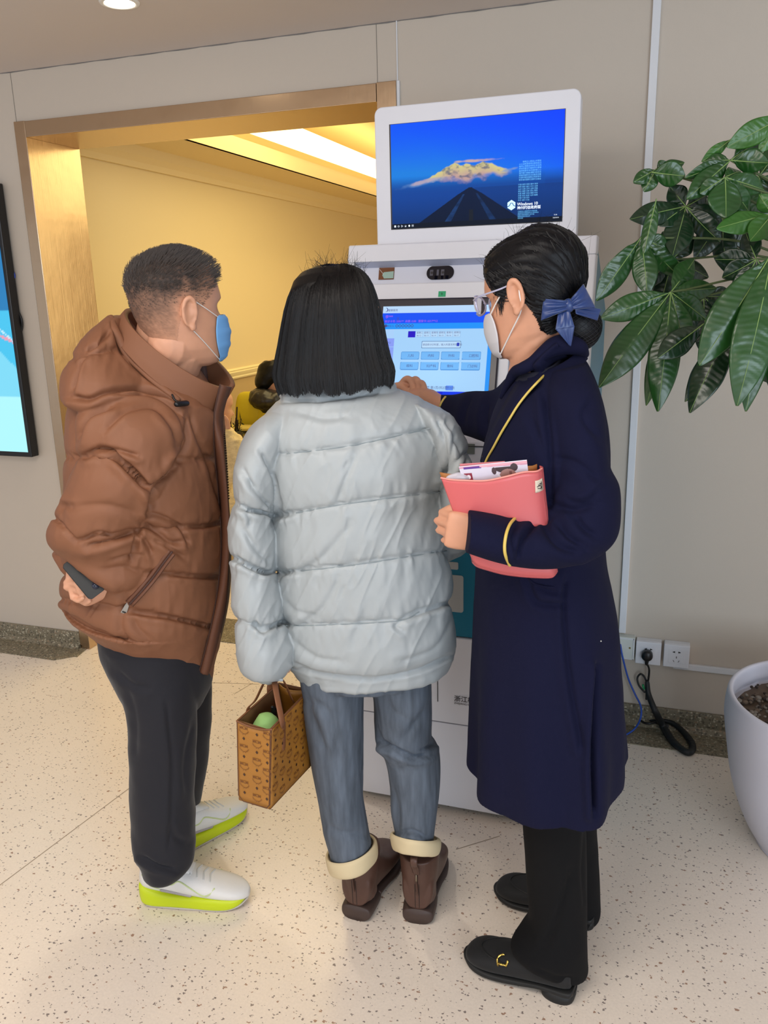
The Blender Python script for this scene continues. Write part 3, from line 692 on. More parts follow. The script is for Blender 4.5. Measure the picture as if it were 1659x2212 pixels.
def cloud(cu, cv, su, sv, col, amp=1.0, tilt=0.0):
    global C
    d = ((U - cu) / su) ** 2 + ((Vv - cv - tilt * (U - cu)) / sv) ** 2
    C = mixc(C, np.array(lin(col)), np.clip((1.1 - d + .5 * n1), 0, 1) * amp)
cloud(.17, .575, .17, .025, (110, 150, 200), .6, -.28); cloud(.20, .56, .09, .02, (196, 170, 178), .7, -.3)
cloud(.535, .395, .115, .015, (206, 170, 150), .9); cloud(.405, .395, .025, .012, (206, 176, 150), .8); cloud(.70, .50, .05, .014, (130, 156, 196), .7, -.3)
# the dark road running to the horizon
hw = np.interp(Vv[:, :1], [.645, .70, 1.0], [.012, .07, .34]); rc = .475
rd = (np.abs(U - rc + (Vv - .645) * .03) < hw) & (Vv > .64)
C = mixc(C, np.array(lin((4, 18, 40))), np.where(rd, .92, 0.0))
for s in (-1, 1):
    cxl = rc + s * np.interp(Vv[:, :1], [.68, 1.0], [.03, .15]); wl = np.interp(Vv[:, :1], [.68, 1.0], [.004, .022])
    C = mixc(C, np.array(lin((24, 62, 116))), np.where((np.abs(U - cxl) < wl) & (Vv > .70) & (Vv < .96), .55 + .3 * n2, 0.0))
C = mixc(C, np.array(lin((30, 34, 34))), np.where((np.abs(U - rc - .005) < .012) & (Vv > .85), .6, 0.0))
C = mixc(C, np.array(lin((6, 26, 60))), np.where((Vv > .645) & (U > .5) & (Vv > .645 + (1 - U) * .0), .25, 0.0))
C[Vv > .955] = lin((8, 20, 38))
X, Z = np.meshgrid(np.linspace(x0, x1, nx), np.linspace(z1_, z0_, nz))
G = np.stack([X, np.full_like(X, UY - .0012), Z], -1)
m = MB(); m.grid(G[::-1]); us = m.build('screen', attr_mat('wallpaper_picture', .3, True, .97, .03), up, smooth=False, colors=C[::-1].reshape(-1, 3))
m = MB(); e = .004; m.box((x0 - e, UY - .0008, z0_ - e * .5), (x1 + e * .4, UY, z1_ + e * .3)); m.build('screen_edge', M_BLACK, up, smooth=False)
def up_(u, v): return np.array([x0 + (x1 - x0) * u, UY - .0018, z1_ + (z0_ - z1_) * v])
def utx(s, u, v, h, b=0.0, sp=1.0): text_mesh(s, h, up_(u, v), (1, 0, 0), (0, 0, 1), m, bold=b, space=sp)
m = MB(); rn = random.Random(3); gl_ = '设备信息管理系统网络地址版本更新时间请注意操作正常运行服务中心终端'
for k in range(9): utx(''.join(rn.choice(gl_) for _ in range(12 if k else 10)), .755 + (.02 if k == 0 else 0), .445 + k * .0205, .0050)
for k in range(8): utx(' '.join(''.join(rn.choice(gl_) for _ in range(2)) for _ in range(5 if k < 6 else 3)), .752, .652 + k * .0205, .0048)
for k in range(5): utx(''.join(rn.choice(gl_) for _ in range((14, 15, 12, 9, 4)[k])), .752, .898 + k * .016, .0038)
m.build('faint_lettering', mat('screen_text_cyan', (90, 170, 220), .4, emit=(84, 160, 205), estr=.8), us, smooth=False)
m = MB(); utx('Windows 10', .748, .838, .0108, .008); utx('神州网信政府版', .748, .872, .0092, .012)
utx('15:38', .955, .945, .004); utx('2023/2/10', .95, .972, .004)
for k, s in enumerate(('■', 'O', '▷', '◪', '●', '▣')): utx(s, .012 + k * .022, .985, .007)
m.build('lettering', mat('screen_text_white', (220, 230, 240), .4, emit=(205, 218, 232), estr=.9), us, smooth=False)
m = MB(); hx = up_(.715, .83)
hexo = [hx + np.array([.0125 * math.sin(k * PI / 3), 0, .0135 * math.cos(k * PI / 3)]) for k in range(6)]
m.add(hexo, [(0, 1, 2, 3, 4, 5)]); m.build('hexagon_logo', mat('logo_pale', (180, 214, 236), .4, emit=(170, 208, 232), estr=.85), us, smooth=False, recalc=True)
m = MB(); pts = [hx + np.array([x, -.0004, z]) for x, z in ((-.010, -.004), (-.005, -.001), (-.002, .005), (.003, .005), (.006, -.001), (.010, -.003))]
m.tube(pts, .0011, 6); m.build('logo_line', mat('logo_blue', (20, 70, 120), .4, emit=(20, 70, 120), estr=.8), us)
# ------------------------------------------------------------------ figures: shared tools
def remesh_obj(mb, name, mats, parent, voxel=.004, fn=None, smooth_it=2, pick=None):
    """fuse the overlapping closed shapes of mb into one continuous surface; fn(V, N) -> V adds folds afterwards"""
    me = bpy.data.meshes.new('fuse'); V = np.vstack(mb.V); me.from_pydata(V.tolist(), [], mb.F)
    bm = bmesh.new(); bm.from_mesh(me); bmesh.ops.recalc_face_normals(bm, faces=bm.faces); bm.to_mesh(me); bm.free()
    o = bpy.data.objects.new('fuse', me); COL.objects.link(o)
    md = o.modifiers.new('r', 'REMESH'); md.mode = 'VOXEL'; md.voxel_size = voxel; md.adaptivity = 0
    if smooth_it: ms = o.modifiers.new('s', 'SMOOTH'); ms.factor = .5; ms.iterations = smooth_it
    dg = bpy.context.evaluated_depsgraph_get(); dg.update()
    me2 = bpy.data.meshes.new_from_object(o.evaluated_get(dg)); bpy.data.objects.remove(o); bpy.data.meshes.remove(me)
    me2.name = name
    if fn is not None:
        n = len(me2.vertices); P = np.empty(n * 3); me2.vertices.foreach_get('co', P); P = P.reshape(-1, 3)
        N = np.empty(n * 3); me2.vertex_normals.foreach_get('vector', N); N = N.reshape(-1, 3)
        P = fn(P, N); me2.vertices.foreach_set('co', P.ravel()); me2.update()
    me2.materials.clear()
    for m_ in (mats if isinstance(mats, (list, tuple)) else [mats]): me2.materials.append(m_)
    if pick is not None:
        n = len(me2.polygons); c = np.empty(n * 3); me2.polygons.foreach_get('center', c); me2.polygons.foreach_set('material_index', pick(c.reshape(-1, 3)).astype(np.int32))
    me2.polygons.foreach_set('use_smooth', [True] * len(me2.polygons))
    ob = bpy.data.objects.new(name, me2); COL.objects.link(ob)
    if parent is not None: ob.parent = parent; ob.matrix_parent_inverse = wmat(parent).inverted()
    return ob
def bvh_obj(o):
    me = o.data; n = len(me.vertices); P = np.empty(n * 3); me.vertices.foreach_get('co', P); P = P.reshape(-1, 3)
    M4 = np.array(wmat(o)); P = P @ M4[:3, :3].T + M4[:3, 3]
    return BVHTree.FromPolygons([Vector(v) for v in P], [tuple(p.vertices) for p in me.polygons])
def seam_y(seams, x):
    out = []
    for s in seams:
        s = np.array(s, float); out.append(np.interp(x, s[:, 0], s[:, 1]))
    return np.array(out)
def puff(G, N, seams, amp, pinch=.004, pw=5.0, gather=.003, gs=(7., 55.), seed=0):
    """down-filled panels between stitched seams (the seams run right round the garment)"""
    Q = proj(G); ys = seam_y(seams, Q[..., 0]); d = np.zeros(Q.shape[:-1])
    y = Q[..., 1]
    for k in range(len(seams) - 1):
        t = (y - ys[k]) / (ys[k + 1] - ys[k] + 1e-6); m = (t > 0) & (t <= 1); tt = np.clip(t, 0, 1)
        d = np.where(m, amp * (4 * tt * (1 - tt)) ** .45, d)
    ds = np.abs(y[None] - ys[1:-1]).min(0) if len(seams) > 2 else np.full_like(y, 1e6)
    d -= pinch * np.exp(-(ds / pw) ** 2)
    g = noise(np.stack([Q[..., 0] / gs[0] + y * .02, y / gs[1], 0 * y], -1), seed) + .6 * noise(np.stack([Q[..., 0] / (gs[0] * .5), y / gs[1] * 1.6, 0 * y + 4], -1), seed + 2)
    d -= .85 * amp
    d += gather * g * np.exp(-(ds / 34.0)) * (1 - np.exp(-(ds / 3.0) ** 2))
    return G + N * d[..., None]
# ---- head ---------------------------------------------------------------
HEAD = np.array([  # z, front y, back y, half width, exponent
    (-.120, .058, .010, .020, 2.0), (-.113, .080, -.004, .034, 2.1), (-.100, .089, -.022, .045, 2.2), (-.080, .090, -.046, .056, 2.3), (-.055, .092, -.066, .063, 2.35),
    (-.030, .091, -.080, .069, 2.35), (-.005, .086, -.090, .073, 2.3), (.015, .090, -.096, .0755, 2.25), (.035, .095, -.099, .077, 2.2), (.060, .090, -.098, .077, 2.15),
    (.080, .076, -.088, .070, 2.1), (.096, .055, -.070, .057, 2.05), (.107, .030, -.045, .038, 2.0), (.112, .006, -.022, .016, 2.0)])
def head_pt(z, phi, grow=0.0, feat=True):
    """phi 0 = face front, pi/2 = the head's right side"""
    z = np.asarray(z, float); c = [np.interp(z, HEAD[:, 0], HEAD[:, k]) for k in range(1, 5)]
    yf, yb, hw, e = c; yc = (yf + yb) / 2; hl = (yf - yb) / 2
    ex = 2.0 / e
    x = (hw + grow) * np.sign(np.sin(phi)) * np.abs(np.sin(phi)) ** ex
    y = yc + (hl + grow) * np.sign(np.cos(phi)) * np.abs(np.cos(phi)) ** ex
    f = np.clip(np.cos(phi), 0, 1)
    g = lambda cx, cz, sx, sz: np.exp(-((x - cx) / sx) ** 2 - ((z - cz) / sz) ** 2) * (f > .2)
    if feat and np.ndim(grow) == 0 and grow < .012:
        y = y + .017 * g(0, -.030, .012, .012) + .011 * g(0, -.012, .009, .018) + .005 * g(0, -.036, .020, .008)
        y = y - .008 * (g(.031, .004, .015, .012) + g(-.031, .004, .015, .012)) + .004 * (g(.028, .024, .022, .007) + g(-.028, .024, .022, .007))
        y = y + .005 * g(0, -.063, .022, .006) + .004 * g(0, -.075, .018, .005) - .003 * g(0, -.0695, .022, .0025)
        y = y + .003 * (g(.045, -.025, .02, .02) + g(-.045, -.025, .02, .02))
    return x, y, z + 0 * x
def head_grid(nz=90, na=96, z0=-.120, z1=.112, grow=0.0):
    z = np.linspace(0, 1, nz); z = z0 + (z1 - z0) * (.5 - .5 * np.cos(PI * z)); Z, Pp = np.meshgrid(z, np.linspace(0, 2 * PI, na, endpoint=False), indexing='ij')
    x, y, zz = head_pt(Z, Pp, grow); G = np.stack([x, y, zz], -1); return G, Z, Pp
def frame(center, yaw, pitch=0, roll=0, s=1.0):
    """yaw: 0 faces away from the camera, + turns to the picture's right; pitch + looks down"""
    f = HV * math.cos(yaw) + UV * math.sin(yaw); r = UV * math.cos(yaw) - HV * math.sin(yaw)
    f2 = f * math.cos(pitch) - ZV * math.sin(pitch); u = f * math.sin(pitch) + ZV * math.cos(pitch)
    r2 = r * math.cos(roll) + u * math.sin(roll); u2 = u * math.cos(roll) - r * math.sin(roll)
    A = np.stack([r2, f2, u2], 0) * s; c = np.array(center)
    return lambda P: c + np.asarray(P) @ A
def ear_grids(side, T):
    """outer rim, bowl, lobe and tragus of one ear"""
    out = []; cx = side * .0765; cy = -.010; cz = -.006
    a = np.linspace(-.35 * PI, 1.35 * PI, 26)
    ry, rz = .0150, .0290
    pts = [np.array([cx + side * (.010 + .004 * math.sin(t)), cy - ry * math.cos(t) * (1 if math.cos(t) > 0 else .95) + .002, cz + rz * math.sin(t) + .004]) for t in a]
    rad = [.0036 + .0016 * math.sin(max(0, t)) for t in a]
    out.append(tube_grid([T(p) for p in pts], [r * 1.1 for r in rad], 10))
    pts2 = [np.array([cx + side * .0085, cy - .008 * math.cos(t) + .001, cz + .017 * math.sin(t) + .004]) for t in np.linspace(-.2 * PI, 1.1 * PI, 14)]
    out.append(tube_grid([T(p) for p in pts2], .0026 * 1.1, 8))
    def ell(c, r, n=12):
        th = np.linspace(.02, PI - .02, n); ph = np.linspace(0, 2 * PI, 16, endpoint=False); TH, PH = np.meshgrid(th, ph, indexing='ij')
        return np.array(c) + np.stack([r[0] * np.sin(TH) * np.cos(PH), r[1] * np.sin(TH) * np.sin(PH), r[2] * np.cos(TH)], -1)
    out.append(T(ell((cx + side * .003, cy, cz + .003), (.006, .0150, .026))))
    out.append(T(ell((cx + side * .0055, cy + .007, cz - .026), (.0055, .0085, .0095))))
    out.append(T(ell((cx + side * .004, cy + .0150, cz - .002), (.006, .004, .007))))
    return out
def ellipsoid(c, r, T=None, n=14, m_=20):
    th = np.linspace(.02, PI - .02, n); ph = np.linspace(0, 2 * PI, m_, endpoint=False); TH, PH = np.meshgrid(th, ph, indexing='ij')
    G = np.array(c) + np.stack([r[0] * np.sin(TH) * np.cos(PH), r[1] * np.sin(TH) * np.sin(PH), r[2] * np.cos(TH)], -1)
    return T(G) if T else G
def add_head(mb, T, ears=True):
    G, _, _ = head_grid(); mb.grid(T(G), 0, True, True, True)
    if ears:
        for s in (1, -1):
            for g in ear_grids(s, T): mb.grid(g, 0, True, True, True)
def add_hand(mb, wrist, d, n, s, curls, thumb=(.6, 20, 25), scale=1.0, spread=.0, fore=None):
    """d: wrist to knuckles, n: back of the hand, s: towards the thumb; curls: degrees per joint of index..little"""
    U_ = lambda v: np.array(v, float) / np.linalg.norm(v)
    d = U_(d); n = U_(n - (np.array(n) @ d) * d); s = U_(s - (np.array(s) @ d) * d - (np.array(s) @ n) * n); k = scale; w = np.array(wrist, float)
    rings = []
    a = np.linspace(0, 2 * PI, 24, endpoint=False)
    for t, hw, th in ((-.012, .024, .018), (0, .026, .018), (.02, .032, .0165), (.045, .039, .0155), (.07, .041, .014), (.085, .040, .0115), (.092, .036, .008)):
        ca, sa = np.cos(a), np.sin(a)
        rings.append(w + d * t * k + s[None] * (np.sign(ca) * np.abs(ca) ** .8)[:, None] * hw * k + n[None] * (np.sign(sa) * np.abs(sa) ** .8)[:, None] * th * k)
    mb.grid(np.array(rings), 0, True, True, True)
    if fore is not None: mb.tube([w + d * .015 * k, w, fore], [.024 * k, .026 * k, .034 * k], 20)
    L = ((.044, .026, .021), (.049, .030, .022), (.045, .028, .022), (.036, .021, .019)); off = (.029, .0095, -.0105, -.0295); b0 = (.084, .088, .084, .076)
    for i in range(4):
        c = curls[i]; p = w + d * b0[i] * k + s * off[i] * k; ang = 0; pts = [p - d * .018 * k, p]; q = p
        dd0 = U_(d + s * (1.5 - i) * spread)
        for j in range(3):
            ang += math.radians(c[j]); v = dd0 * math.cos(ang) - n * math.sin(ang); q = q + v * L[i][j] * k; pts.append(q)
        r0 = .0090 if i < 3 else .0078
        # knuckles a little thicker than the shafts between them
        P = []; R_ = []
        for j in range(len(pts) - 1):
            P += [pts[j], pts[j] * .5 + pts[j + 1] * .5]; R_ += [r0 * (1.02 - .07 * j), r0 * (.95 - .07 * j)]
        P.append(pts[-1]); R_.append(r0 * .74); mb.tube(P, [x * k for x in R_], 14)
    p = w + d * .022 * k + s * .022 * k; a0 = thumb[0]
    v = U_(d * math.cos(a0) + s * math.sin(a0) - n * .25); q1 = p + v * .042 * k
    v2 = U_(v * math.cos(math.radians(thumb[1])) + U_(d * .8 - s * .6 - n * .4) * math.sin(math.radians(thumb[1]))); q2 = q1 + v2 * .032 * k
    v3 = U_(v2 * math.cos(math.radians(thumb[2])) + U_(-s - n * .3) * math.sin(math.radians(thumb[2]))); q3 = q2 + v3 * .024 * k
    mb.tube([p - v * .01, p, q1, (q1 + q2) / 2, q2, q3], [.013 * k, .0145 * k, .0115 * k, .0098 * k, .0100 * k, .0080 * k], 14)
    return [pts]
def ribbons(paths, width, name, m_, parent, taper=True):
    """hair strands: paths (n,k,3), flat to their own surface"""
    P = np.asarray(paths); n, k = P.shape[:2]
    T = np.gradient(P, axis=1); T /= np.linalg.norm(T, axis=2)[..., None] + 1e-12
    view = P - EYE; S = np.cross(T, view + .6 * (np.random.RandomState(5).rand(n, 1, 3) - .5)); S /= np.linalg.norm(S, axis=2)[..., None] + 1e-12
    wd = np.full((n, k), width / 2); 
    if taper: wd = wd * np.linspace(1, .25, k)[None] ** .7
    A = P - S * wd[..., None]; B = P + S * wd[..., None]
    V = np.stack([A, B], 2).reshape(-1, 3); F = []
    for i in range(n):
        o = i * k * 2
        for j in range(k - 1): F.append((o + 2 * j, o + 2 * j + 1, o + 2 * j + 3, o + 2 * j + 2))
    mb = MB(); mb.add(V, F); return mb.build(name, m_, parent)
def eyes(T, parent, col=(52, 34, 24)):
    for s in (1, -1):
        m = MB(); m.grid(ellipsoid((s * .031, .0655, .004), (.0125, .0095, .0065), T), 0, True, True, True); e = m.build('eye', mat_cached('eye_white', (225, 220, 212), .2), parent)
        m = MB(); m.grid(ellipsoid((s * .031, .0735, .004), (.0050, .0022, .0050), T), 0, True, True, True); m.build('iris', mat_cached('iris', col, .15), e)
        m = MB(); m.tube([T(np.array((s * x, y, z))) for x, y, z in ((.014, .0915, .021), (.028, .0885, .025), (.044, .0755, .021))], [.0022, .0026, .0012], 8); m.build('eyebrow', mat_cached('brow', (30, 24, 22), .7), parent)
_mc = {}
def mat_cached(name, *a, **k):
    if name not in _mc: _mc[name] = mat(name, *a, **k)
    return _mc[name]
# ---- shoes --------------------------------------------------------------
def shoe_frame(heel, toe):
    h = np.array(heel, float); t = np.array(toe, float); f = t - h; L = np.linalg.norm(f); f /= L; r = np.array([f[1], -f[0], 0])
    return (lambda P: h + np.asarray(P)[..., 0:1] * r + np.asarray(P)[..., 1:2] * f + np.asarray(P)[..., 2:3] * ZV), L
def shoe_loft(rows, T, n=36, e=2.6, cap=True, mb=None, mi=0, sub=4, fn=None):
    """rows: (y, half width, z bottom, z top[, x shift])"""
    R_ = crom(np.array([list(r) + [0] * (5 - len(r)) for r in rows]), sub); a = np.linspace(0, 2 * PI, n, endpoint=False)
    ca, sa = np.cos(a), np.sin(a); c2 = np.sign(ca) * np.abs(ca) ** (2 / e); s2 = np.sign(sa) * np.abs(sa) ** (2 / e)
    G = np.stack([R_[:, 4:5] + c2[None] * R_[:, 1:2], R_[:, 0:1] + 0 * c2[None], (R_[:, 2:3] + R_[:, 3:4]) / 2 + s2[None] * (R_[:, 3:4] - R_[:, 2:3]) / 2], -1)
    if fn: G = fn(G)
    mb = mb or MB(); mb.grid(T(G), mi, True, True, True); return mb
def mask_piece(T, parent, z0, z1, phi_w, color, name='face_mask', pleats=True):
    """surgical mask lying on the face between heights z0..z1"""
    nz, na = 40, 44; zz = np.linspace(z0, z1, nz); ph = np.linspace(-1, 1, na)
    Z, A = np.meshgrid(zz, ph, indexing='ij')
    t = (Z - z0) / (z1 - z0); ww = phi_w * (.72 + .28 * np.sin(np.clip(t, 0, 1) * PI) ** .5) 
    x, y, z = head_pt(np.maximum(Z, -.112), A * ww, .0, False)
    yy = y + .004 + .012 * np.cos(A * PI / 2) ** 1.5 * np.sin(np.clip(t, .02, .98) * PI) ** .5 + .006 * np.cos(A * PI / 2) * t
    z = Z + 0 * x
    if pleats: yy = yy + .0022 * np.clip(np.sin(t * PI * 7), -.2, 1) * (np.abs(A) < .93)
    x = x * 1.05 + np.sign(x) * .003
    G = T(np.stack([x, yy, z], -1)); m = MB(); m.grid(G)
    return m.build(name, mat(name + '_cloth', color, .75, bump=(700, .1, .0004)), parent, solid=.0016), G
SKIN = lambda name, c: mat(name, c, .5, bump=(320, .10, .0006), var=(26, .06), sss=.08)
# ------------------------------------------------------------------ man in the brown down jacket
BROWN = (130, 84, 57)
M_BRN = mat('brown_nylon', BROWN, .68, bump=(900, .10, .0005))
M_BRD = mat('brown_nylon_trim', (104, 64, 44), .6, bump=(900, .10, .0005))
M_BIN = mat('brown_lining', (70, 44, 36), .7)
M_SKM = SKIN('skin_man', (206, 152, 122))
WM = 1.97
man = thing('person', 'man in a brown hooded down jacket and dark trousers, hands clasped behind his back', 'person', tuple(onZ(400, 1900, 0)))
HW = 1.93
Tm = frame(W(384, 673, HW), math.radians(55), math.radians(-1), math.radians(1), 1.05)
# body
mb = MB(); add_head(mb, Tm)
mb.tube([W(357, 690, HW), W(352, 740, 1.95), W(346, 790, WM), W(345, 860, WM)], [.058, .064, .074, .085], 28)
mb.tube([Tm(np.array((0, -.02, -.07))), W(385, 745, 1.94), W(372, 800, 1.95)], [.060, .068, .060], 24)
TS = [(290, 830, 420, 870, WM, .16), (250, 890, 430, 930, WM, .28), (222, 960, 440, 1000, WM, .36), (220, 1080, 440, 1100, WM, .34), (215, 1200, 440, 1230, WM, .34), (240, 1300, 430, 1340, WM, .30)]
mb.grid(loft(TS, 40, 3), 0, True, True, True)
mb.tube([W(330, 1330, 1.92), W(345, 1560, 1.90), W(352, 1760, 1.86), W(352, 1850, 1.84)], [.085, .065, .05, .035], 20)
mb.tube([W(370, 1340, 2.04), W(395, 1560, 2.08), W(385, 1680, 2.12), W(385, 1710, 2.13)], [.085, .065, .045, .035], 20)
# hands behind the back: this hand lies over the phone, the other one's fingers come round its lower edge
PHc = W(181, 1247, 1.735)
pd = W(206, 1274, 1.735) - W(158, 1216, 1.75); pd /= np.linalg.norm(pd)            # long direction of the phone
vn = (EYE - PHc) / np.linalg.norm(EYE - PHc)
ps = np.cross(vn, pd); ps /= np.linalg.norm(ps)                             # across the phone, up-right in the picture
if ps[2] < 0: ps = -ps
mb.tube([W(300, 960, 1.88), W(250, 1060, 1.80), W(225, 1150, 1.80)], [.035, .035, .035], 18)
w1 = W(246, 1252, 1.77)
mb.tube([W(225, 1150, 1.80), W(245, 1215, 1.80), w1], [.035, .032, .028], 18)
add_hand(mb, w1, W(200, 1272, 1.75) - w1, vn * .9 - ZV * .4, ZV, [(55, 85, 50), (60, 85, 50), (62, 85, 50), (65, 85, 50)], (.2, 25, 20), .88)
w2 = W(170, 1196, 1.785)
mb.tube([W(290, 900, 2.12), W(235, 1070, 2.14), W(190, 1150, 2.08), w2], [.062, .05, .040, .030], 18)
add_hand(mb, w2, W(168, 1275, 1.770) - w2, -UV * .8 + HV * .5, vn, [(20, 60, 40), (20, 60, 40), (22, 60, 40), (24, 60, 40)], (.1, 15, 15), .78)
body = remesh_obj(mb, 'body', M_SKM, man, .0034, smooth_it=1)
eyes(Tm, man)
# phone held behind the back is a thing of its own
m = MB(); hx, hy, hz = .050, .0215, .0042
def ph(a, b, c): return PHc + pd * a + ps * b + vn * c
P = [ph(x, y, -hz) for x, y in ((-hx, -hy + .006), (-hx + .006, -hy), (hx - .006, -hy), (hx, -hy + .006), (hx, hy - .006), (hx - .006, hy), (-hx + .006, hy), (-hx, hy - .006))]
m.prism(P, vn * 2 * hz); pho = m.build('mobile_phone', mat('black_glass', (12, 14, 14), .45), None, bevel=.0015, smooth=False, recalc=True)
tag(pho, 'black mobile phone held behind the back of the man in the brown jacket', 'phone')
m = MB(); c0 = ph(.030, .008, hz + .0008); m.prism([c0 + pd * (.008 * math.cos(t)) + ps * (.0079 * math.sin(t)) for t in np.linspace(0, 2 * PI, 16, endpoint=False)], vn * .0015); m.build('camera_ring', mat('lens_dark', (40, 44, 60), .1), pho, recalc=True)

# jacket: trunk, sleeves, hood fused; seams, then traced folds
jm = MB()
JS = [(250, 730, 440, 800, WM, .20), (205, 765, 476, 868, WM, .32), (172, 830, 479, 925, WM, .44), (158, 920, 476, 990, WM, .50), (158, 1030, 483, 1080, WM, .50),
      (152, 1130, 489, 1165, WM, .47), (148, 1205, 487, 1245, WM, .44), (142, 1275, 481, 1330, WM, .42, .0), (170, 1318, 470, 1394, WM, .32, -.02), (196, 1352, 455, 1468, WM, .22, -.02)]
G = loft(JS, 110, 12); N = gnorm(G)
seams = [[(100, 780), (500, 860)], [(100, 985), (340, 1000), (500, 985)], [(100, 1150), (404, 1140), (500, 1126)], [(100, 1240), (369, 1241), (500, 1248)], [(100, 1290), (280, 1320), (364, 1334), (470, 1358)], [(100, 1300), (196, 1356), (452, 1452)]]
G = puff(G, N, seams, .012, .007, 5, .004, (12., 60.), 3)
jm.grid(G, 0, True, True, True)
# hem band
G = loft([(146, 1285, 478, 1340, WM, .42), (196, 1352, 457, 1470, WM, .23, -.02), (203, 1364, 453, 1484, WM, .22, -.02)], 90, 8); jm.grid(G, 0, True, True, True)
SL = [(215, 842, 345, 850, 1.84, .16), (176, 885, 385, 905, 1.80, .20), (168, 950, 384, 965, 1.78, .22), (160, 1010, 368, 1035, 1.77, .22), (142, 1070, 342, 1085, 1.77, .21), (116, 1120, 322, 1135, 1.77, .21),
      (108, 1152, 320, 1174, 1.78, .20), (122, 1178, 324, 1206, 1.79, .17), (166, 1210, 320, 1242, 1.785, .16), (204, 1242, 306, 1266, 1.78, .13), (230, 1266, 282, 1280, 1.78, .08)]
G = loft(SL, 90, 10); N = gnorm(G)
G = puff(G, N, [[(100, 830), (400, 840)], [(160, 985), (187, 984), (259, 997), (323, 1056), (400, 1000)], [(100, 1100), (160, 1172), (259, 1158), (300, 1146), (400, 1120)], [(100, 1290), (320, 1290)]], .014, .008, 6, .004, (14., 50.), 5)
jm.grid(G, 0, True, True, True)
jm.tube([W(240, 870, 2.12), W(236, 990, 2.16), W(220, 1100, 2.12), W(196, 1170, 2.04)], [.085, .085, .08, .06], 26, sub=5)
jm.tube([W(205, 1160, 2.06), W(192, 1180, 1.97), W(182, 1196, 1.885)], [.062, .056, .048], 22, sub=4)
jm.grid(loft([(118, 1190, 190, 1180, 1.93, .12), (133, 1215, 185, 1210, 1.90, .10), (147, 1236, 180, 1226, 1.885, .08)], 30, 6), 0, True, True, True)
# hood lying on the shoulders
HS = [(238, 680, 274, 688, 1.96, .10), (214, 702, 305, 752, 1.96, .24), (180, 740, 345, 805, 1.95, .34), (157, 785, 380, 850, 1.95, .42), (150, 825, 388, 880, 1.95, .44), (160, 852, 360, 884, 1.95, .42), (200, 862, 320, 880, 1.95, .34)]
G = loft(HS, 90, 12); N = gnorm(G); G = puff(G, N, [[(100, 640), (500, 650)], [(150, 770), (250, 752), (500, 740)], [(100, 900), (500, 930)]], .008, .006, 6, .005, (14., 40.), 9)
jm.grid(G, 0, True, True, True)
folds = [([(187, 984), (219, 970), (259, 995), (323, 1060)], 7, .016), ([(219, 969), (250, 972), (300, 985)], 5, .009), ([(187, 1179), (225, 1172), (259, 1160), (296, 1147)], 6, .014),
         ([(188, 1160), (215, 1150), (240, 1156)], 4, .006), ([(283, 1215), (292, 1185), (296, 1150)], 5, .010), ([(152, 1095), (135, 1092), (128, 1112)], 6, .008), ([(160, 1095), (230, 1092), (300, 1110)], 8, .004),
         ([(384, 1001), (360, 1030), (335, 1060), (322, 1110)], 7, .016), ([(401, 900), (402, 958), (378, 1001)], 5, .008), ([(410, 890), (421, 929), (456, 1016), (479, 1097)], 6, .007),
         ([(404, 1137), (440, 1138), (479, 1129)], 5, .007), ([(306, 1126), (340, 1150), (370, 1172), (402, 1168)], 6, .009), ([(320, 1108), (355, 1118), (390, 1140), (410, 1180)], 5, .008), ([(330, 1165), (360, 1180), (400, 1205)], 5, .007),
         ([(296, 1147), (318, 1175), (330, 1200)], 5, .008), ([(280, 1320), (320, 1328), (364, 1334), (453, 1354)], 5, .007), ([(264, 1275), (270, 1300), (262, 1360), (300, 1400)], 8, .006), ([(285, 1330), (300, 1360), (330, 1385)], 7, .005),
         ([(230, 1276), (210, 1306), (190, 1337)], 2.2, .003), ([(152, 856), (190, 862), (230, 846), (290, 838), (350, 852), (388, 870)], 6, .014), ([(180, 760), (215, 740), (240, 712)], 5, .009), ([(155, 845), (170, 790), (185, 770)], 5, .009),
         ([(245, 700), (262, 760), (300, 800), (345, 835), (390, 868)], 4, .008), ([(225, 930), (270, 890), (330, 880), (370, 920), (384, 960)], 6, .006), ([(166, 950), (190, 900), (240, 878)], 6, .010),
         ([(300, 1235), (270, 1225), (220, 1232)], 5, .004), ([(310, 1200), (280, 1200), (240, 1212)], 4, .004), ([(369, 1241), (420, 1247), (479, 1248)], 4, .005), ([(430, 870), (455, 880), (478, 905)], 5, .005),
         ([(250, 850), (330, 855), (380, 890), (400, 940)], 4, .005)]
def jf(V, N):
    for l, w_, d in folds: V = crease(V, N, l, w_, d)
    V = V + N * (.0022 * fbm(V * np.array([9, 9, 16]), 4, 3) + .0012 * (1 - np.abs(noise(V * np.array([26, 26, 14]), 8))) ** 3)[:, None]
    return V
jk = remesh_obj(jm, 'down_jacket', M_BRN, man, .0030, jf, 2)
BJ = bvh_obj(jk)
# stand-up collar, open at the front
CS = [(250, 706, 470, 893, 1.965, .25, .01), (257, 694, 480, 872, 1.965, .23, .012), (268, 680, 494, 848, 1.965, .22, .016), (275, 672, 502, 834, 1.965, .215, .018)]
G = loft(CS, 90, 8, a0=.10, a1=2 * PI - .30); 
m = MB(); m.grid(G); m.build('collar', [M_BRN], jk, solid=.012)
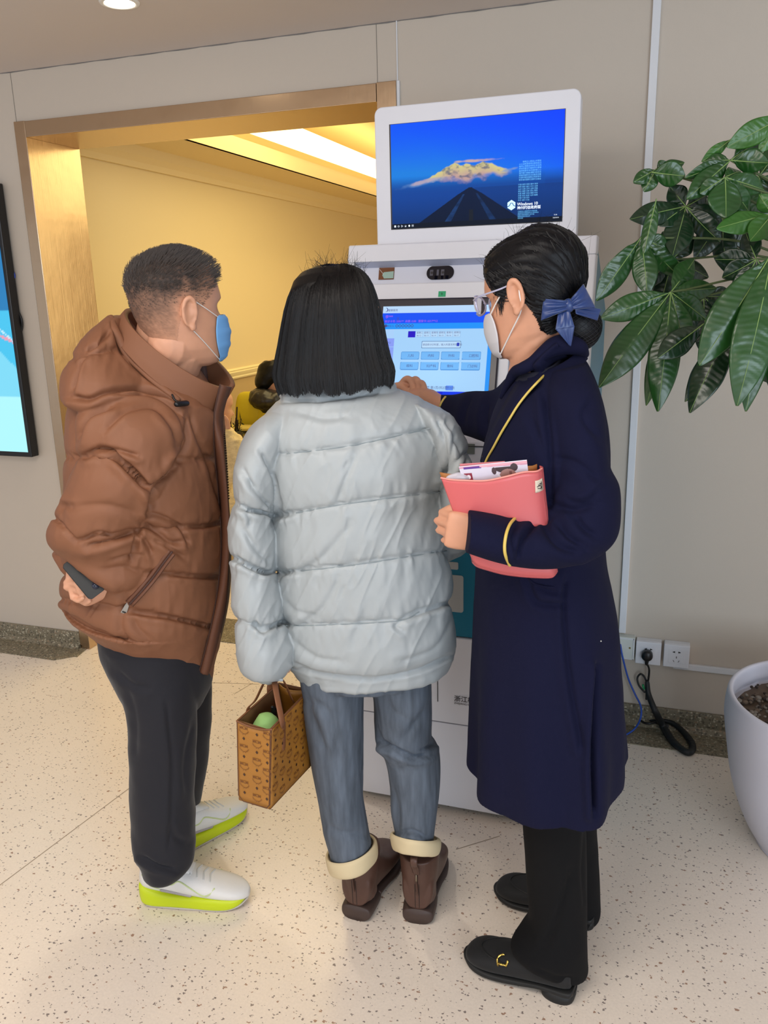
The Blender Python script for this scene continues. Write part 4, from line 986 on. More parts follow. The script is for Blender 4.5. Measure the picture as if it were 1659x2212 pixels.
# front edge of the jacket: facing, placket and zip
ZP = [(440, 790), (446, 826)]
m = MB(); pl = [(500, 836), (488, 868), (481, 905), (483, 960), (487, 1020), (492, 1080), (496, 1150), (493, 1220), (488, 1290), (474, 1370), (456, 1440), (449, 1458)]
pl2 = [(476, 830), (468, 866), (462, 905), (463, 960), (468, 1020), (473, 1080), (478, 1150), (476, 1220), (468, 1290), (452, 1370), (434, 1438), (430, 1450)]
A = crom([W(x, y, 1.93 if i < 3 else 1.90) for i, (x, y) in enumerate(pl)], 5); 
B = crom([hit(BJ, x, y, .004) if i > 2 else W(x, y, 1.90) for i, (x, y) in enumerate(pl2)], 5)
G = np.stack([A, A * .5 + B * .5 - HV * .006, B], 1); m.grid(G); m.build('front_placket', M_BRD, jk, solid=.003)
m = MB(); m.tube([p - HV * .004 for p in B], .0013, 5); m.build('placket_seam', M_BIN, jk)
m = MB(); zt = crom([W(x + 1, y, 1.985) for x, y in [(479, 900), (484, 945), (489, 1010), (493, 1080)]], 6)
for i in range(1, len(zt)):
    for f_ in (.2, .7):
        p = zt[i - 1] * (1 - f_) + zt[i] * f_
        if 826 < proj(p)[1] < 896: continue
        m.box((p[0] - .0014, p[1] - .0014, p[2] - .0016), (p[0] + .0022, p[1] + .0014, p[2] + .0012))
m.build('zip_teeth', mat('zip_dark', (50, 34, 28), .4), jk, smooth=False)
G = np.stack([crom([W(x, y, 2.05) for x, y in ((395, 775), (402, 800), (415, 828))], 6), crom([W(x, y, 2.0) for x, y in ((441, 783), (444, 803), (447, 826))], 6)], 1)
m = MB(); m.grid(G); m.build('far_collar', M_BIN, jk, solid=.010)
G = np.stack([crom([W(x, y, 1.99) for x, y in ((470, 900), (478, 980), (486, 1080), (490, 1170), (486, 1300), (452, 1445))], 6), crom([W(x, y, 2.03) for x, y in ((482, 905), (487, 980), (492, 1080), (497, 1170), (492, 1300), (458, 1448))], 6)], 1)
m = MB(); m.grid(G); m.build('inner_facing', M_BIN, jk, solid=.006)
# hood edge binding, cord lock
m = MB(); m.tube([hit(BJ, x, y, .004) for x, y in ((240, 684), (250, 715), (275, 765), (310, 800), (345, 832), (384, 862))], [.006, .009, .010, .010, .009, .006], 12, sub=6, flat=.6); m.build('hood_edge', M_BRN, jk)
p0, p1 = hit(BJ, 372, 853, .008), hit(BJ, 388, 868, .012)
m = MB(); m.tube([p0, (p0 + p1) / 2 + np.array([0, -.004, -.004]), p1], .0022, 8, sub=4); p2, p3 = hit(BJ, 382, 873, .014), hit(BJ, 403, 871, .014); m.tube([p2, p3], [.0065, .0065], 12); m.build('cord_lock', M_BLACK, jk)
# slanted pocket zip
zl = crom([hit(BJ, x, y, .003) for x, y in ((371, 1193), (352, 1218), (330, 1248), (305, 1278), (280, 1305))], 5)
sd = np.cross(zl[-1] - zl[0], EYE - zl[0]); sd /= np.linalg.norm(sd)
m = MB(); m.grid(np.stack([zl - sd * .009, zl - sd * .007 + vn * .004, zl - sd * .002], 1)); m.grid(np.stack([zl + sd * .002, zl + sd * .007 + vn * .005, zl + sd * .011], 1)); m.build('pocket_welt', M_BRD, jk, solid=.002)
m = MB(); m.tube(zl, .0028, 6); m.build('pocket_zip', M_BIN, jk)
c0 = hit(BJ, 271, 1315, .007); up_d = W(283, 1296, 1.8) - W(270, 1325, 1.8); up_d /= np.linalg.norm(up_d); rt = np.cross(up_d, vn); rt /= np.linalg.norm(rt)
m = MB(); q = lambda a, b: c0 + rt * a + up_d * b
m.prism([q(-.0070, -.013), (q(.0070, -.013)), q(.0042, .012), q(-.0042, .012)], vn * .002)
m.prism([q(-.0035, .010), q(.0035, .010), q(.003, .020), q(-.003, .020)], vn * .004); zpl = m.build('zip_pull', mat('nickel', (170, 172, 172), .3, 1), jk, bevel=.0006, smooth=False, recalc=True)
m = MB(); m.prism([q(-.0042, -.011) + vn * .0021, q(.0042, -.011) + vn * .0021, q(.0042, -.0075) + vn * .0021, q(-.0042, -.0075) + vn * .0021], vn * .0004); m.build('pull_slot', M_BLACK, zpl, smooth=False, recalc=True)

# hair: close-cropped sides, longer dark top
nz, na = 150, 150
hz0 = -.085
G, Z, Pp = head_grid(nz, na, hz0, .112, .0)
N = gnorm(G); 
phi = np.where(Pp > PI, 2 * PI - Pp, Pp)                           # 0 front .. pi back
hairline = np.interp(phi, [0, .45, .75, .95, 1.15, 1.32, 1.50, 1.62, 1.80, 2.1, 3.2], [.068, .066, .058, .040, .028, .010, -.012, .016, -.014, -.058, -.074])
cover = (Z - hairline)
keep = cover > -.004
thick = np.clip(cover / .02, 0, 1) * (.0020 + .009 * np.clip((Z - .030) / .045, 0, 1) * (1 - .3 * np.clip((phi - 2.0), 0, 1)))
thick += .0009 * noise(G * 260, 2) * np.clip(cover / .02, 0, 1) * (.5 + np.clip((Z - .03) / .05, 0, 1)); 
g2 = G + N * (thick + .0006)[..., None]
V = Tm(g2.reshape(-1, 3)); F = []
for i in range(nz - 1):
    for j in range(na):
        k = (j + 1) % na
        if keep[i, j] and keep[i, k] and keep[i + 1, j] and keep[i + 1, k]: F.append((i * na + j, i * na + k, (i + 1) * na + k, (i + 1) * na + j))
F.append(tuple((nz - 1) * na + j for j in range(na)))
# short hair over skin grows sparser towards its edge (the cropping itself)
sk = np.array(lin((198, 146, 116))); dk = np.array(lin((46, 38, 34)))
dens = np.clip((cover + .0) / .070, 0, 1) ** 1.0 * .76 + .26 * np.clip((Z - .025) / .035, 0, 1) + .16 * noise(G * 420, 6) + .10 * noise(G * 90, 16)
dens = np.clip(dens * np.clip(cover / .012, 0, 1), 0, 1); C = (sk[None] + (dk - sk)[None] * dens.reshape(-1, 1))
m = MB(); m.add(V, F); hair = m.build('hair', attr_mat('cropped_hair', .75), man, colors=C)
rs = np.random.RandomState(4); paths = []
gi = g2
for _ in range(9000):
    i = rs.randint(40, nz - 1); j = rs.randint(0, na)
    if not keep[i, j] or Z[i, j] < .012 or (Z[i, j] < .04 and rs.rand() < .5): continue
    p = gi[i, j]; n_ = N[i, j]; L = .004 + .012 * max(0, min(1, (Z[i, j] - .035) / .04)); fwd = np.array([.15 * rs.randn(), .8 + .2 * rs.randn(), .35]) ; fwd[2] -= .9 * max(0, .05 - Z[i, j]) / .05
    dr = n_ * .8 + fwd * .75; dr /= np.linalg.norm(dr); paths.append([p - n_ * .001, p + dr * L * .6, p + (dr + fwd * .35) * L])
ribbons(Tm(np.array(paths)), .0011, 'hair_strands', mat('dark_brown_hair', (58, 48, 42), .6), hair)

# face mask
mk, G = mask_piece(Tm, man, -.112, -.012, 1.12, (118, 176, 232))
m = MB(); eR = np.array((.0840, -.010, .030)); eB = np.array((.080, -.014, -.026))
for a_, b_ in ((G[-2, -1], eR), (G[2, -1], eB)):
    e_ = Tm(b_); mid = (np.array(a_) + e_) / 2 + Tm(np.array((.004, 0, 0))) - Tm(np.array((0, 0, 0))); m.tube([a_, mid, e_], .0011, 6, sub=5)
m.build('ear_loop', mat('white_elastic', (230, 228, 224), .6), mk)
m = MB(); m.tube([G[-1, k] for k in range(8, 36)], .0012, 6); m.build('nose_wire', mat('mask_edge', (150, 196, 236), .6), mk)

# trousers
tm = MB()
G = loft([(215, 1330, 455, 1370, WM, .32), (225, 1400, 458, 1420, WM, .34), (262, 1470, 456, 1475, WM, .32), (285, 1510, 440, 1515, WM, .24)], 50, 6); tm.grid(G, 0, True, True, True)
G = loft([(222, 1390, 420, 1400, 1.90, .19), (250, 1458, 425, 1478, 1.89, .19), (274, 1540, 424, 1550, 1.88, .18), (283, 1640, 421, 1650, 1.87, .17), (281, 1710, 418, 1715, 1.86, .165), (285, 1780, 418, 1785, 1.85, .16), (290, 1825, 419, 1838, 1.84, .16), (304, 1862, 412, 1866, 1.83, .15), (309, 1880, 398, 1882, 1.83, .14), (315, 1890, 378, 1896, 1.83, .10)], 70, 8); N = gnorm(G)
G = G + N * (.004 * fbm(G * 9, 3, 3))[..., None]; tm.grid(G, 0, True, True, True)
G = loft([(290, 1400, 458, 1425, 2.05, .18), (320, 1520, 456, 1520, 2.08, .17), (330, 1610, 453, 1610, 2.11, .16), (338, 1680, 443, 1685, 2.13, .15), (352, 1738, 432, 1738, 2.15, .13), (360, 1768, 420, 1765, 2.15, .11)], 60, 8); tm.grid(G, 0, True, True, True)
def tf(V, N):
    for l, w_, d in (([(360, 1520), (372, 1640), (370, 1760), (366, 1830)], 5, .004), ([(303, 1850), (340, 1872), (378, 1880)], 5, .010), ([(250, 1450), (285, 1480), (320, 1486)], 6, .006), ([(404, 1822), (380, 1810), (366, 1790)], 6, .006), ([(270, 1480), (290, 1550), (292, 1640)], 7, .004), ([(420, 1560), (400, 1640), (404, 1720)], 6, .004)):
        V = crease(V, N, l, w_, d)
    return V + N * (.002 * fbm(V * 12, 4, 2))[:, None]
remesh_obj(tm, 'trousers', mat('charcoal_knit', (22, 22, 30), .85, bump=(700, .2, .0008), sheen=.15), man, .005, tf, 2)

# white running shoes with lime soles
M_SHW = mat('white_mesh', (222, 220, 216), .6, bump=(420, .35, .0008))
M_LIME = mat('lime_foam', (196, 212, 20), .45)
M_SHG = mat('grey_rubber', (168, 160, 158), .5)
M_SHT = mat('pale_green_trim', (196, 208, 150), .5)
def trainer(heel, toe, label):
    T, L = shoe_frame(heel, toe); s = man
    k = L / .285
    sole = MB(); shoe_loft([(-.006, .026, .018, .066), (.004, .036, .006, .064), (.03, .043, .003, .056), (.08, .042, .002, .046), (.13, .043, .001, .040), (.19, .048, .001, .040), (.235, .046, .003, .038), (.262, .036, .012, .036), (.276, .022, .022, .036)], T, 40, 4.2, mb=sole)
    up = MB(); shoe_loft([(-.004, .020, .050, .100), (.010, .034, .045, .124), (.035, .038, .040, .120), (.065, .038, .036, .112), (.095, .039, .032, .118), (.13, .042, .030, .106), (.17, .045, .028, .088), (.21, .046, .026, .074), (.25, .041, .024, .062), (.274, .028, .022, .052), (.286, .012, .024, .042)], T, 44, 2.3, mb=up)
    sh = up.build('running_shoe', M_SHW, s); sole.build('foam_sole', M_LIME, sh)
    o = MB(); shoe_loft([(.012, .034, -.0, .009), (.08, .039, 0, .008), (.15, .042, 0, .008), (.22, .044, .001, .009), (.262, .034, .008, .016), (.284, .014, .020, .026)], T, 36, 4, mb=o); o.build('outsole', mat_cached('outsole', (196, 188, 180), .6), sh)
    BT = BVHTree.FromPolygons([Vector(v) for v in np.vstack(up.V)], up.F)
    def side_line(pts, r, nm, m_, sgn):
        P_ = []
        for y, z in pts:
            q = T(np.array((sgn * .09, y, z))); dr = T(np.array((0, y, z - .0))) - q; h = BT.ray_cast(Vector(q), Vector(dr / np.linalg.norm(dr)))
            P_.append(np.array(h[0]) if h[0] is not None else T(np.array((sgn * .04, y, z))))
        mm = MB(); mm.tube(P_, r, 6, sub=5, flat=1.0); return mm.build(nm, m_, sh)
    for sg in (1, -1):
        side_line([(.010, .100), (.028, .074), (.058, .060)], .0018, 'heel_line', M_SHT, sg)
        side_line([(.070, .080), (.090, .078), (.11, .088), (.14, .072), (.172, .052), (.19, .056), (.203, .068)], .0022, 'side_line', M_SHT, sg)
        side_line([(.06, .058), (.10, .048), (.135, .042)], .0048, 'midsole_plate', M_SHG, sg)
    mm = MB()
    for y, z in ((.115, .097), (.132, .090), (.150, .083), (.167, .077), (.184, .071)):
        P_ = []
        for x in (-.024, -.012, 0, .012, .024):
            q = T(np.array((x, y + abs(x) * .2, .16))); h = BT.ray_cast(Vector(q), Vector((0, 0, -1))); P_.append((np.array(h[0]) if h[0] is not None else T(np.array((x, y, z)))) + ZV * .001)
        mm.tube(P_, .0020, 6, sub=3)
    mm.build('laces', mat_cached('lace', (206, 206, 202), .6), sh)
    tg = MB(); shoe_loft([(.070, .024, .090, .146), (.088, .026, .090, .140), (.11, .026, .090, .124), (.14, .022, .086, .106)], T, 24, 2.4, mb=tg); tg.build('tongue', M_SHW, sh)
    pt = MB(); pt.tube([T(np.array((0, .000, .095))), T(np.array((0, -.014, .110))), T(np.array((0, -.004, .132)))], [.005, .006, .005], 8, sub=4, flat=.4); pt.build('heel_tab', M_SHG, sh)
    sc = MB(); shoe_loft([(.016, .030, .09, .165), (.045, .034, .09, .175), (.078, .034, .085, .165)], T, 24, 2.2, mb=sc); so = sc.build('sock', mat_cached('white_rib_sock', (212, 210, 206), .8, bump=(300, .5, .001)), man)
    for sg in (1, -1):
        pb = MB(); c_ = T(np.array((sg * .034, .045, .132))); fr_ = T(np.array((0, 1., 0))) - T(np.array((0, 0, 0.))); pb.prism([c_ + fr_ * x + ZV * z for x, z in ((-.011, -.008), (.011, -.008), (.011, .009), (-.011, .009))], np.cross(fr_, ZV) * .003 * sg); pb.build('sock_patch', mat_cached('yellow_patch', (206, 186, 40), .6), so, smooth=False, recalc=True)
    return sh
trainer(onZ(316, 1940, 0), onZ(541, 1948, 0), '')
h2 = onZ(362, 1850, 0); trainer(h2, onZ(530, 1752, 0), '')
# ------------------------------------------------------------------ woman in the pale down jacket
M_PALE = mat('pale_grey_nylon', (166, 172, 174), .48, bump=(140, .12, .0008))
M_SKW = SKIN('skin_woman', (212, 162, 134))
WB = 1.80
wo = thing('person', 'black-haired woman seen from behind in a pale grey puffer jacket and rolled-up jeans', 'person', tuple(onZ(840, 1960, 0)))
Tw = frame(W(722, 700, 1.80), math.radians(8), math.radians(14), math.radians(2), 1.03)
mb = MB(); add_head(mb, Tw)
mb.tube([W(725, 730, 1.80), W(730, 800, 1.79), W(735, 870, 1.79)], [.052, .054, .07], 24)
mb.grid(loft([(670, 890, 840, 885, WB, .10), (640, 940, 880, 935, WB, .18), (625, 1050, 900, 1040, WB, .22), (645, 1200, 900, 1190, WB, .20), (650, 1340, 920, 1330, WB, .24), (670, 1430, 920, 1430, WB, .24)], 40, 3), 0, True, True, True)
mb.tube([W(715, 1400, 1.80), W(725, 1600, 1.80), W(748, 1790, 1.80), W(760, 1870, 1.80)], [.085, .055, .036, .026], 20)
mb.tube([W(865, 1400, 1.80), W(868, 1560, 1.80), W(893, 1760, 1.80), W(896, 1800, 1.80)], [.085, .054, .034, .020], 20)
mb.tube([W(625, 930, 1.80), W(555, 1090, 1.765), W(555, 1230, 1.748), W(565, 1300, 1.735), W(583, 1390, 1.71)], [.030, .025, .022, .022, .024], 18)
w1 = W(583, 1380, 1.71)
add_hand(mb, w1, W(589, 1460, 1.71) - w1, -UV, -HV, [(80, 90, 60), (84, 92, 60), (84, 92, 60), (80, 90, 60)], (.5, 60, 60), .80)
mb.tube([W(900, 925, 1.81), W(968, 1040, 1.81), W(950, 1130, 1.98), W(900, 1150, 2.05)], [.032, .042, .034, .026], 18)
w1 = W(900, 1150, 2.05); add_hand(mb, w1, HV - UV * .8, ZV, UV, [(20, 30, 20)] * 4, (.5, 20, 20), .9)
bw = remesh_obj(mb, 'body', M_SKW, wo, .0045, smooth_it=1)
eyes(Tw, wo)

# puffer jacket
jm = MB()
S0 = [(640, 842, 835, 839, 1.80, .12), (600, 868, 885, 852, 1.80, .21), (572, 900, 930, 880, WB, .27), (556, 940, 955, 915, WB, .31), (560, 1000, 968, 975, WB, .33), (576, 1060, 966, 1035, WB, .34),
      (586, 1110, 954, 1070, WB, .335), (586, 1175, 966, 1140, WB, .34), (594, 1238, 966, 1198, WB, .335), (598, 1300, 978, 1260, WB, .34), (608, 1350, 978, 1308, WB, .335), (606, 1395, 984, 1370, WB, .33), (618, 1425, 982, 1412, WB, .30), (632, 1440, 974, 1428, WB, .28)]
G = loft(S0, 130, 10); N = gnorm(G)
seams = [[(540, 830), (990, 810)], [(560, 981), (620, 980), (760, 962), (930, 925), (975, 915)], [(575, 1112), (640, 1108), (750, 1088), (950, 1063), (975, 1060)], [(585, 1240), (650, 1233), (750, 1222), (965, 1190), (985, 1186)],
         [(600, 1352), (700, 1350), (860, 1341), (905, 1322), (985, 1298)], [(610, 1440), (800, 1475), (990, 1420)]]
G = puff(G, N, seams, .012, .0045, 4, .0050, (10., 60.), 21)
jm.grid(G, 0, True, True, True)
G = loft([(616, 1415, 984, 1402, WB, .28, .0), (624, 1430, 980, 1420, WB, .285, -.008), (634, 1442, 976, 1432, WB, .285, -.012), (640, 1452, 968, 1442, WB, .28, -.012), (650, 1458, 955, 1450, WB, .255, -.012)], 110, 8); N = gnorm(G); Q = proj(G)
G = G + N * (.003 * noise(np.stack([Q[..., 0] / 16, Q[..., 1] / 40, 0 * Q[..., 0]], -1), 6))[..., None]; jm.grid(G, 0, True, True, True)
# left sleeve hanging with the bag
S1 = [(594, 880, 650, 900, 1.79, .16), (560, 905, 625, 945, 1.775, .20), (532, 945, 608, 1000, 1.765, .22), (512, 1000, 600, 1060, 1.755, .22), (507, 1060, 594, 1108, 1.75, .21), (498, 1130, 596, 1150, 1.745, .20), (498, 1190, 598, 1200, 1.74, .20), (502, 1240, 602, 1245, 1.735, .19),
      (504, 1300, 608, 1305, 1.73, .19), (508, 1345, 616, 1345, 1.725, .185), (513, 1385, 630, 1380, 1.72, .19), (518, 1425, 632, 1420, 1.715, .18), (534, 1452, 622, 1450, 1.71, .15), (558, 1466, 612, 1466, 1.71, .10), (566, 1471, 606, 1471, 1.71, .085)]
G = loft(S1, 90, 9); N = gnorm(G)
G = puff(G, N, [[(480, 860), (640, 860)], [(500, 1085), (525, 1095), (565, 1112), (600, 1125)], [(495, 1205), (540, 1222), (580, 1236), (610, 1238)], [(500, 1338), (540, 1352), (570, 1358), (620, 1340)], [(500, 1480), (640, 1480)]], .013, .005, 5, .005, (9., 45.), 31)
jm.grid(G, 0, True, True, True)
# right sleeve bent forward
S2 = [(890, 868, 930, 872, 1.79, .16), (900, 900, 968, 895, 1.785, .19), (925, 940, 992, 928, 1.78, .20), (940, 985, 1010, 965, 1.775, .20), (944, 1035, 1020, 1005, 1.775, .20), (946, 1080, 1018, 1055, 1.79, .20), (946, 1120, 1006, 1110, 1.82, .19), (945, 1160, 990, 1155, 1.87, .17), (945, 1195, 978, 1190, 1.92, .15)]
G = loft(S2, 70, 9); N = gnorm(G); G = puff(G, N, [[(880, 850), (1040, 850)], [(900, 1040), (960, 1020), (1000, 985), (1030, 960)], [(900, 1230), (1040, 1230)]], .010, .006, 5, .004, (8., 40.), 41); jm.grid(G, 0, True, True, True)
jm.tube([W(968, 1120, 1.86), W(950, 1150, 1.97), W(912, 1160, 2.05)], [.085, .075, .055], 24, sub=4)
# standing collar
G = loft([(608, 866, 850, 849, 1.80, .20, .0), (606, 850, 850, 833, 1.80, .18, .0), (624, 826, 840, 812, 1.80, .15, .0), (636, 816, 830, 806, 1.80, .13)], 80, 6); N = gnorm(G); Q = proj(G)
G = G + N * (.004 * noise(np.stack([Q[..., 0] / 14, Q[..., 1] / 30, 0 * Q[..., 0]], -1), 16))[..., None]; jm.grid(G, 0, True, True, True)
fl = [([(634, 1430), (690, 1452), (800, 1466), (900, 1448), (972, 1416)], 4, .006), ([(612, 868), (680, 868), (735, 862), (800, 850)], 5, .007), ([(565, 975), (590, 1030), (604, 1100)], 5, .008), ([(945, 905), (960, 950), (962, 1010), (956, 1062)], 5, .008), ([(523, 1096), (545, 1104), (592, 1112)], 5, .012), ([(528, 1102), (540, 1122), (538, 1140)], 4.5, .006),
      ([(533, 1030), (550, 1060), (588, 1098)], 5, .007), ([(522, 1008), (540, 1040), (560, 1060)], 5, .005), ([(505, 1205), (540, 1225), (575, 1238), (592, 1232)], 5, .010), ([(545, 1342), (570, 1364), (600, 1345)], 5, .008), ([(770, 980), (745, 1040), (725, 1090)], 6, .004), ([(755, 990), (740, 1020)], 5, .003),
      ([(760, 1130), (700, 1200), (640, 1240)], 7, .004), ([(735, 1250), (700, 1310), (650, 1350)], 7, .0045), ([(745, 1260), (735, 1300)], 5, .003), ([(588, 1128), (600, 1118), (625, 1110)], 5, .008), ([(600, 1250), (612, 1240), (640, 1233)], 5, .008), ([(870, 1340), (855, 1352), (868, 1362)], 5, .006),
      ([(880, 1335), (930, 1318), (978, 1300)], 5, .006), ([(980, 1330), (940, 1400), (860, 1430)], 6, .003), ([(600, 1365), (608, 1345), (624, 1350)], 5, .008), ([(630, 1380), (680, 1420), (745, 1430)], 7, .004), ([(1010, 985), (1000, 1020), (975, 1045), (950, 1052)], 5, .009), ([(960, 900), (985, 950), (1000, 985)], 5, .005),
      ([(985, 930), (975, 980), (960, 1020)], 5, .004), ([(520, 1130), (545, 1180), (585, 1215)], 6, .005), ([(530, 1150), (560, 1190)], 5, .004), ([(640, 890), (700, 905), (760, 900)], 7, .003), ([(610, 1290), (640, 1320), (690, 1330)], 6, .003)]
def wf(V, N):
    for l, w_, d in fl: V = crease(V, N, l, w_, d)
    Q = proj(V)
    dg_ = noise(np.stack([(Q[:, 0] * .9 + Q[:, 1] * .42) / 19, (Q[:, 1] * .9 - Q[:, 0] * .42) / 110, V[:, 1] * 8], -1), 55)
    return V + N * (.0025 * (1 - np.abs(dg_)) ** 3 + .0018 * fbm(V * 11, 5, 3))[:, None]
pj = remesh_obj(jm, 'puffer_jacket', M_PALE, wo, .0030, wf, 2)
BP = bvh_obj(pj)
# stitching dots of the seams
m = MB(); M_ST = mat('stitch_grey', (140, 150, 154), .6)  # thread a little darker than the nylon
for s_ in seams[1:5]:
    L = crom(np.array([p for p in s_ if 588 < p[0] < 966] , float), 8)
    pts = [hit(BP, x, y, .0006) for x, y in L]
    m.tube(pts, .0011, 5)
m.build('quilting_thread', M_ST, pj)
m = MB(); m.tube([W(565 + k * 7.2, 1469 + 1.5 * math.sin(k), 1.665) for k in range(7)], .004, 8, sub=3); m.build('cuff_band', M_PALE, pj)

# jeans
M_DEN = mat('washed_denim', (86, 95, 107), .85, bump=(900, .4, .001), var=((60, 60, 9), .32))
M_DIN = mat('cream_denim_lining', (214, 196, 158), .9, bump=(700, .3, .001))
tj = MB()
tj.grid(loft([(640, 1400, 940, 1390, WB, .26), (645, 1450, 936, 1445, WB, .26), (665, 1458, 924, 1452, WB, .22)], 50, 5), 0, True, True, True)
tj.grid(loft([(642, 1420, 790, 1430, 1.79, .22), (655, 1500, 786, 1510, 1.79, .20), (664, 1580, 785, 1590, 1.79, .18), (674, 1650, 784, 1650, 1.79, .17), (688, 1720, 786, 1720, 1.79, .16), (700, 1790, 796, 1780, 1.79, .155), (712, 1846, 802, 1822, 1.79, .15, -.02), (718, 1862, 800, 1840, 1.79, .13, -.02)], 60, 8), 0, True, True, True)
tj.grid(loft([(790, 1430, 934, 1420, 1.80, .22), (806, 1510, 933, 1500, 1.80, .20), (808, 1570, 932, 1560, 1.80, .18), (814, 1606, 934, 1596, 1.80, .175), (830, 1632, 950, 1622, 1.81, .17), (842, 1690, 952, 1680, 1.81, .165), (847, 1750, 945, 1745, 1.80, .155), (853, 1795, 938, 1800, 1.79, .145, -.03), (854, 1812, 936, 1820, 1.79, .14, -.04)], 60, 8), 0, True, True, True)
def dfn(V, N):
    for l, w_, d in (([(818, 1606), (850, 1618), (895, 1636), (928, 1630)], 5, .014), ([(905, 1625), (930, 1612), (945, 1600)], 5, .008), ([(812, 1570), (822, 1600), (850, 1612)], 6, .007), ([(660, 1500), (690, 1590), (706, 1630)], 8, .006), ([(665, 1510), (700, 1530), (720, 1560)], 8, .005),
                     ([(782, 1660), (786, 1720), (800, 1790)], 5, .006), ([(930, 1520), (900, 1560), (870, 1600)], 8, .005), ([(850, 1700), (860, 1760), (856, 1810)], 7, .005), ([(860, 1800), (890, 1795), (925, 1812)], 5, .008), ([(700, 1780), (740, 1800), (790, 1800)], 7, .004), ([(830, 1500), (850, 1540), (890, 1560)], 8, .004)):
        V = crease(V, N, l, w_, d)
    return V + N * (.0025 * fbm(V * np.array([12, 12, 7]), 4, 3))[:, None]
dj = remesh_obj(tj, 'jeans', M_DEN, wo, .0045, dfn, 2)
def cuff(S, nm):
    G = loft(S, 60, 8); N = gnorm(G); G = G + N * (.0020 * fbm(G * 22, 3, 2))[..., None]; m = MB(); m.grid(G, 0, True, False, False)
    return m.build('turn_up', M_DIN, dj, solid=.006)
cuff([(707, 1846, 808, 1818, 1.79, .155, -.02), (706, 1852, 812, 1824, 1.79, .165, -.02), (712, 1876, 814, 1848, 1.79, .160, -.022), (722, 1882, 808, 1856, 1.79, .140, -.022)], '')
cuff([(849, 1800, 944, 1812, 1.79, .155, -.045), (846, 1806, 950, 1818, 1.79, .165, -.045), (850, 1828, 948, 1838, 1.79, .160, -.045), (855, 1834, 940, 1844, 1.79, .145, -.045)], '')

# brown ankle boots
M_BOOT = mat('brown_leather', (84, 58, 48), .42, bump=(60, .2, .002), spec=.4)
M_BSOLE = mat('brown_rubber', (66, 50, 44), .55)
def boot(heel, toe, shaft_w):
    T0, L = shoe_frame(heel, toe); T = lambda P: T0(np.asarray(P) * np.array([1.30, 1.10, 1.22]))
    so = MB(); shoe_loft([(.0, .026, 0, .036), (.008, .031, 0, .036), (.05, .033, 0, .034), (.075, .032, 0, .030), (.080, .032, .012, .028), (.12, .036, .010, .024), (.17, .043, .002, .020), (.22, .040, .003, .020), (.25, .026, .006, .022), (.258, .010, .010, .020)], T, 40, 2.9, mb=so)
    up = MB(); shoe_loft([(.002, .020, .034, .070), (.010, .030, .033, .120), (.035, .033, .030, .150), (.07, .033, .026, .146), (.10, .035, .024, .118), (.14, .039, .021, .086), (.19, .042, .019, .068), (.225, .038, .019, .054), (.248, .026, .020, .042), (.256, .010, .022, .034)], T, 44, 2.3, mb=up)
    a = np.linspace(0, 2 * PI, 40, endpoint=False); G = []
    for z, cy, hy, hx in ((.05, .040, .040, .033), (.09, .040, .042, .0335), (.125, .042, .046, .037), (.155, .044, .048, .039), (.172, .045, .049, .040)):
        G.append(T(np.stack([hx * np.cos(a), cy + hy * np.sin(a), np.full(40, z * .90) + .004 * np.sin(a)], -1)))
    up.grid(crom(np.array(G).reshape(5, -1), 4).reshape(-1, 40, 3), 0, True, True, True)
    ub = remesh_obj(up, 'ankle_boot', M_BOOT, wo, .0030, None, 3)
    so.build('rubber_sole', M_BSOLE, ub)
    bt = BVHTree.FromPolygons([Vector(v.co) for v in ub.data.vertices], [tuple(p.vertices) for p in ub.data.polygons])
    def back(z, x=0.0, out=.001):
        q = T(np.array((x, -.1, z))); dr = T(np.array((x, 0, z))) - q; h = bt.ray_cast(Vector(q), Vector(dr / np.linalg.norm(dr))); return (np.array(h[0]) if h[0] is not None else T(np.array((x, 0, z)))) - dr / np.linalg.norm(dr) * out
    for x in (-.004, .004):
        mm = MB(); mm.tube([back(z, x, .0) for z in np.linspace(.040, .10, 8)], .0010, 5); mm.build('back_seam', mat_cached('dark_thread', (40, 26, 22), .7), ub)
    mm = MB(); mm.tube([back(z) for z in np.linspace(.085, .165, 9)], .0030, 6); zz = mm.build('zip', mat_cached('zip_dark_brown', (34, 24, 20), .5), ub)
    mm = MB(); mm.tube([back(.124, 0, .003), back(.112, 0, .004)], [.0035, .0045], 8, flat=.5); mm.build('zip_slider', mat_cached('nickel2', (170, 160, 140), .3, 1), zz)
    mm = MB(); mm.tube([back(.112, 0, .005), back(.098, .001, .006), back(.078, .002, .005)], [.0040, .0052, .0036], 8, sub=4, flat=.4); mm.build('zip_strap', M_BOOT, ub)
    lp = MB(); lp.tube([back(.130, 0, .004), T(np.array((0, -.020, .150))), T(np.array((0, -.040, .172))), T(np.array((0, -.038, .186))), T(np.array((0, -.010, .186)))], [.009, .009, .009, .009, .008], 8, sub=4, flat=.25); lp.build('pull_loop', M_BOOT, ub)
    return ub
boot(onZ(768, 1988, 0), onZ(838, 1850, 0) , 1)
boot(onZ(902, 1996, 0), onZ(932, 1848, 0), 1)

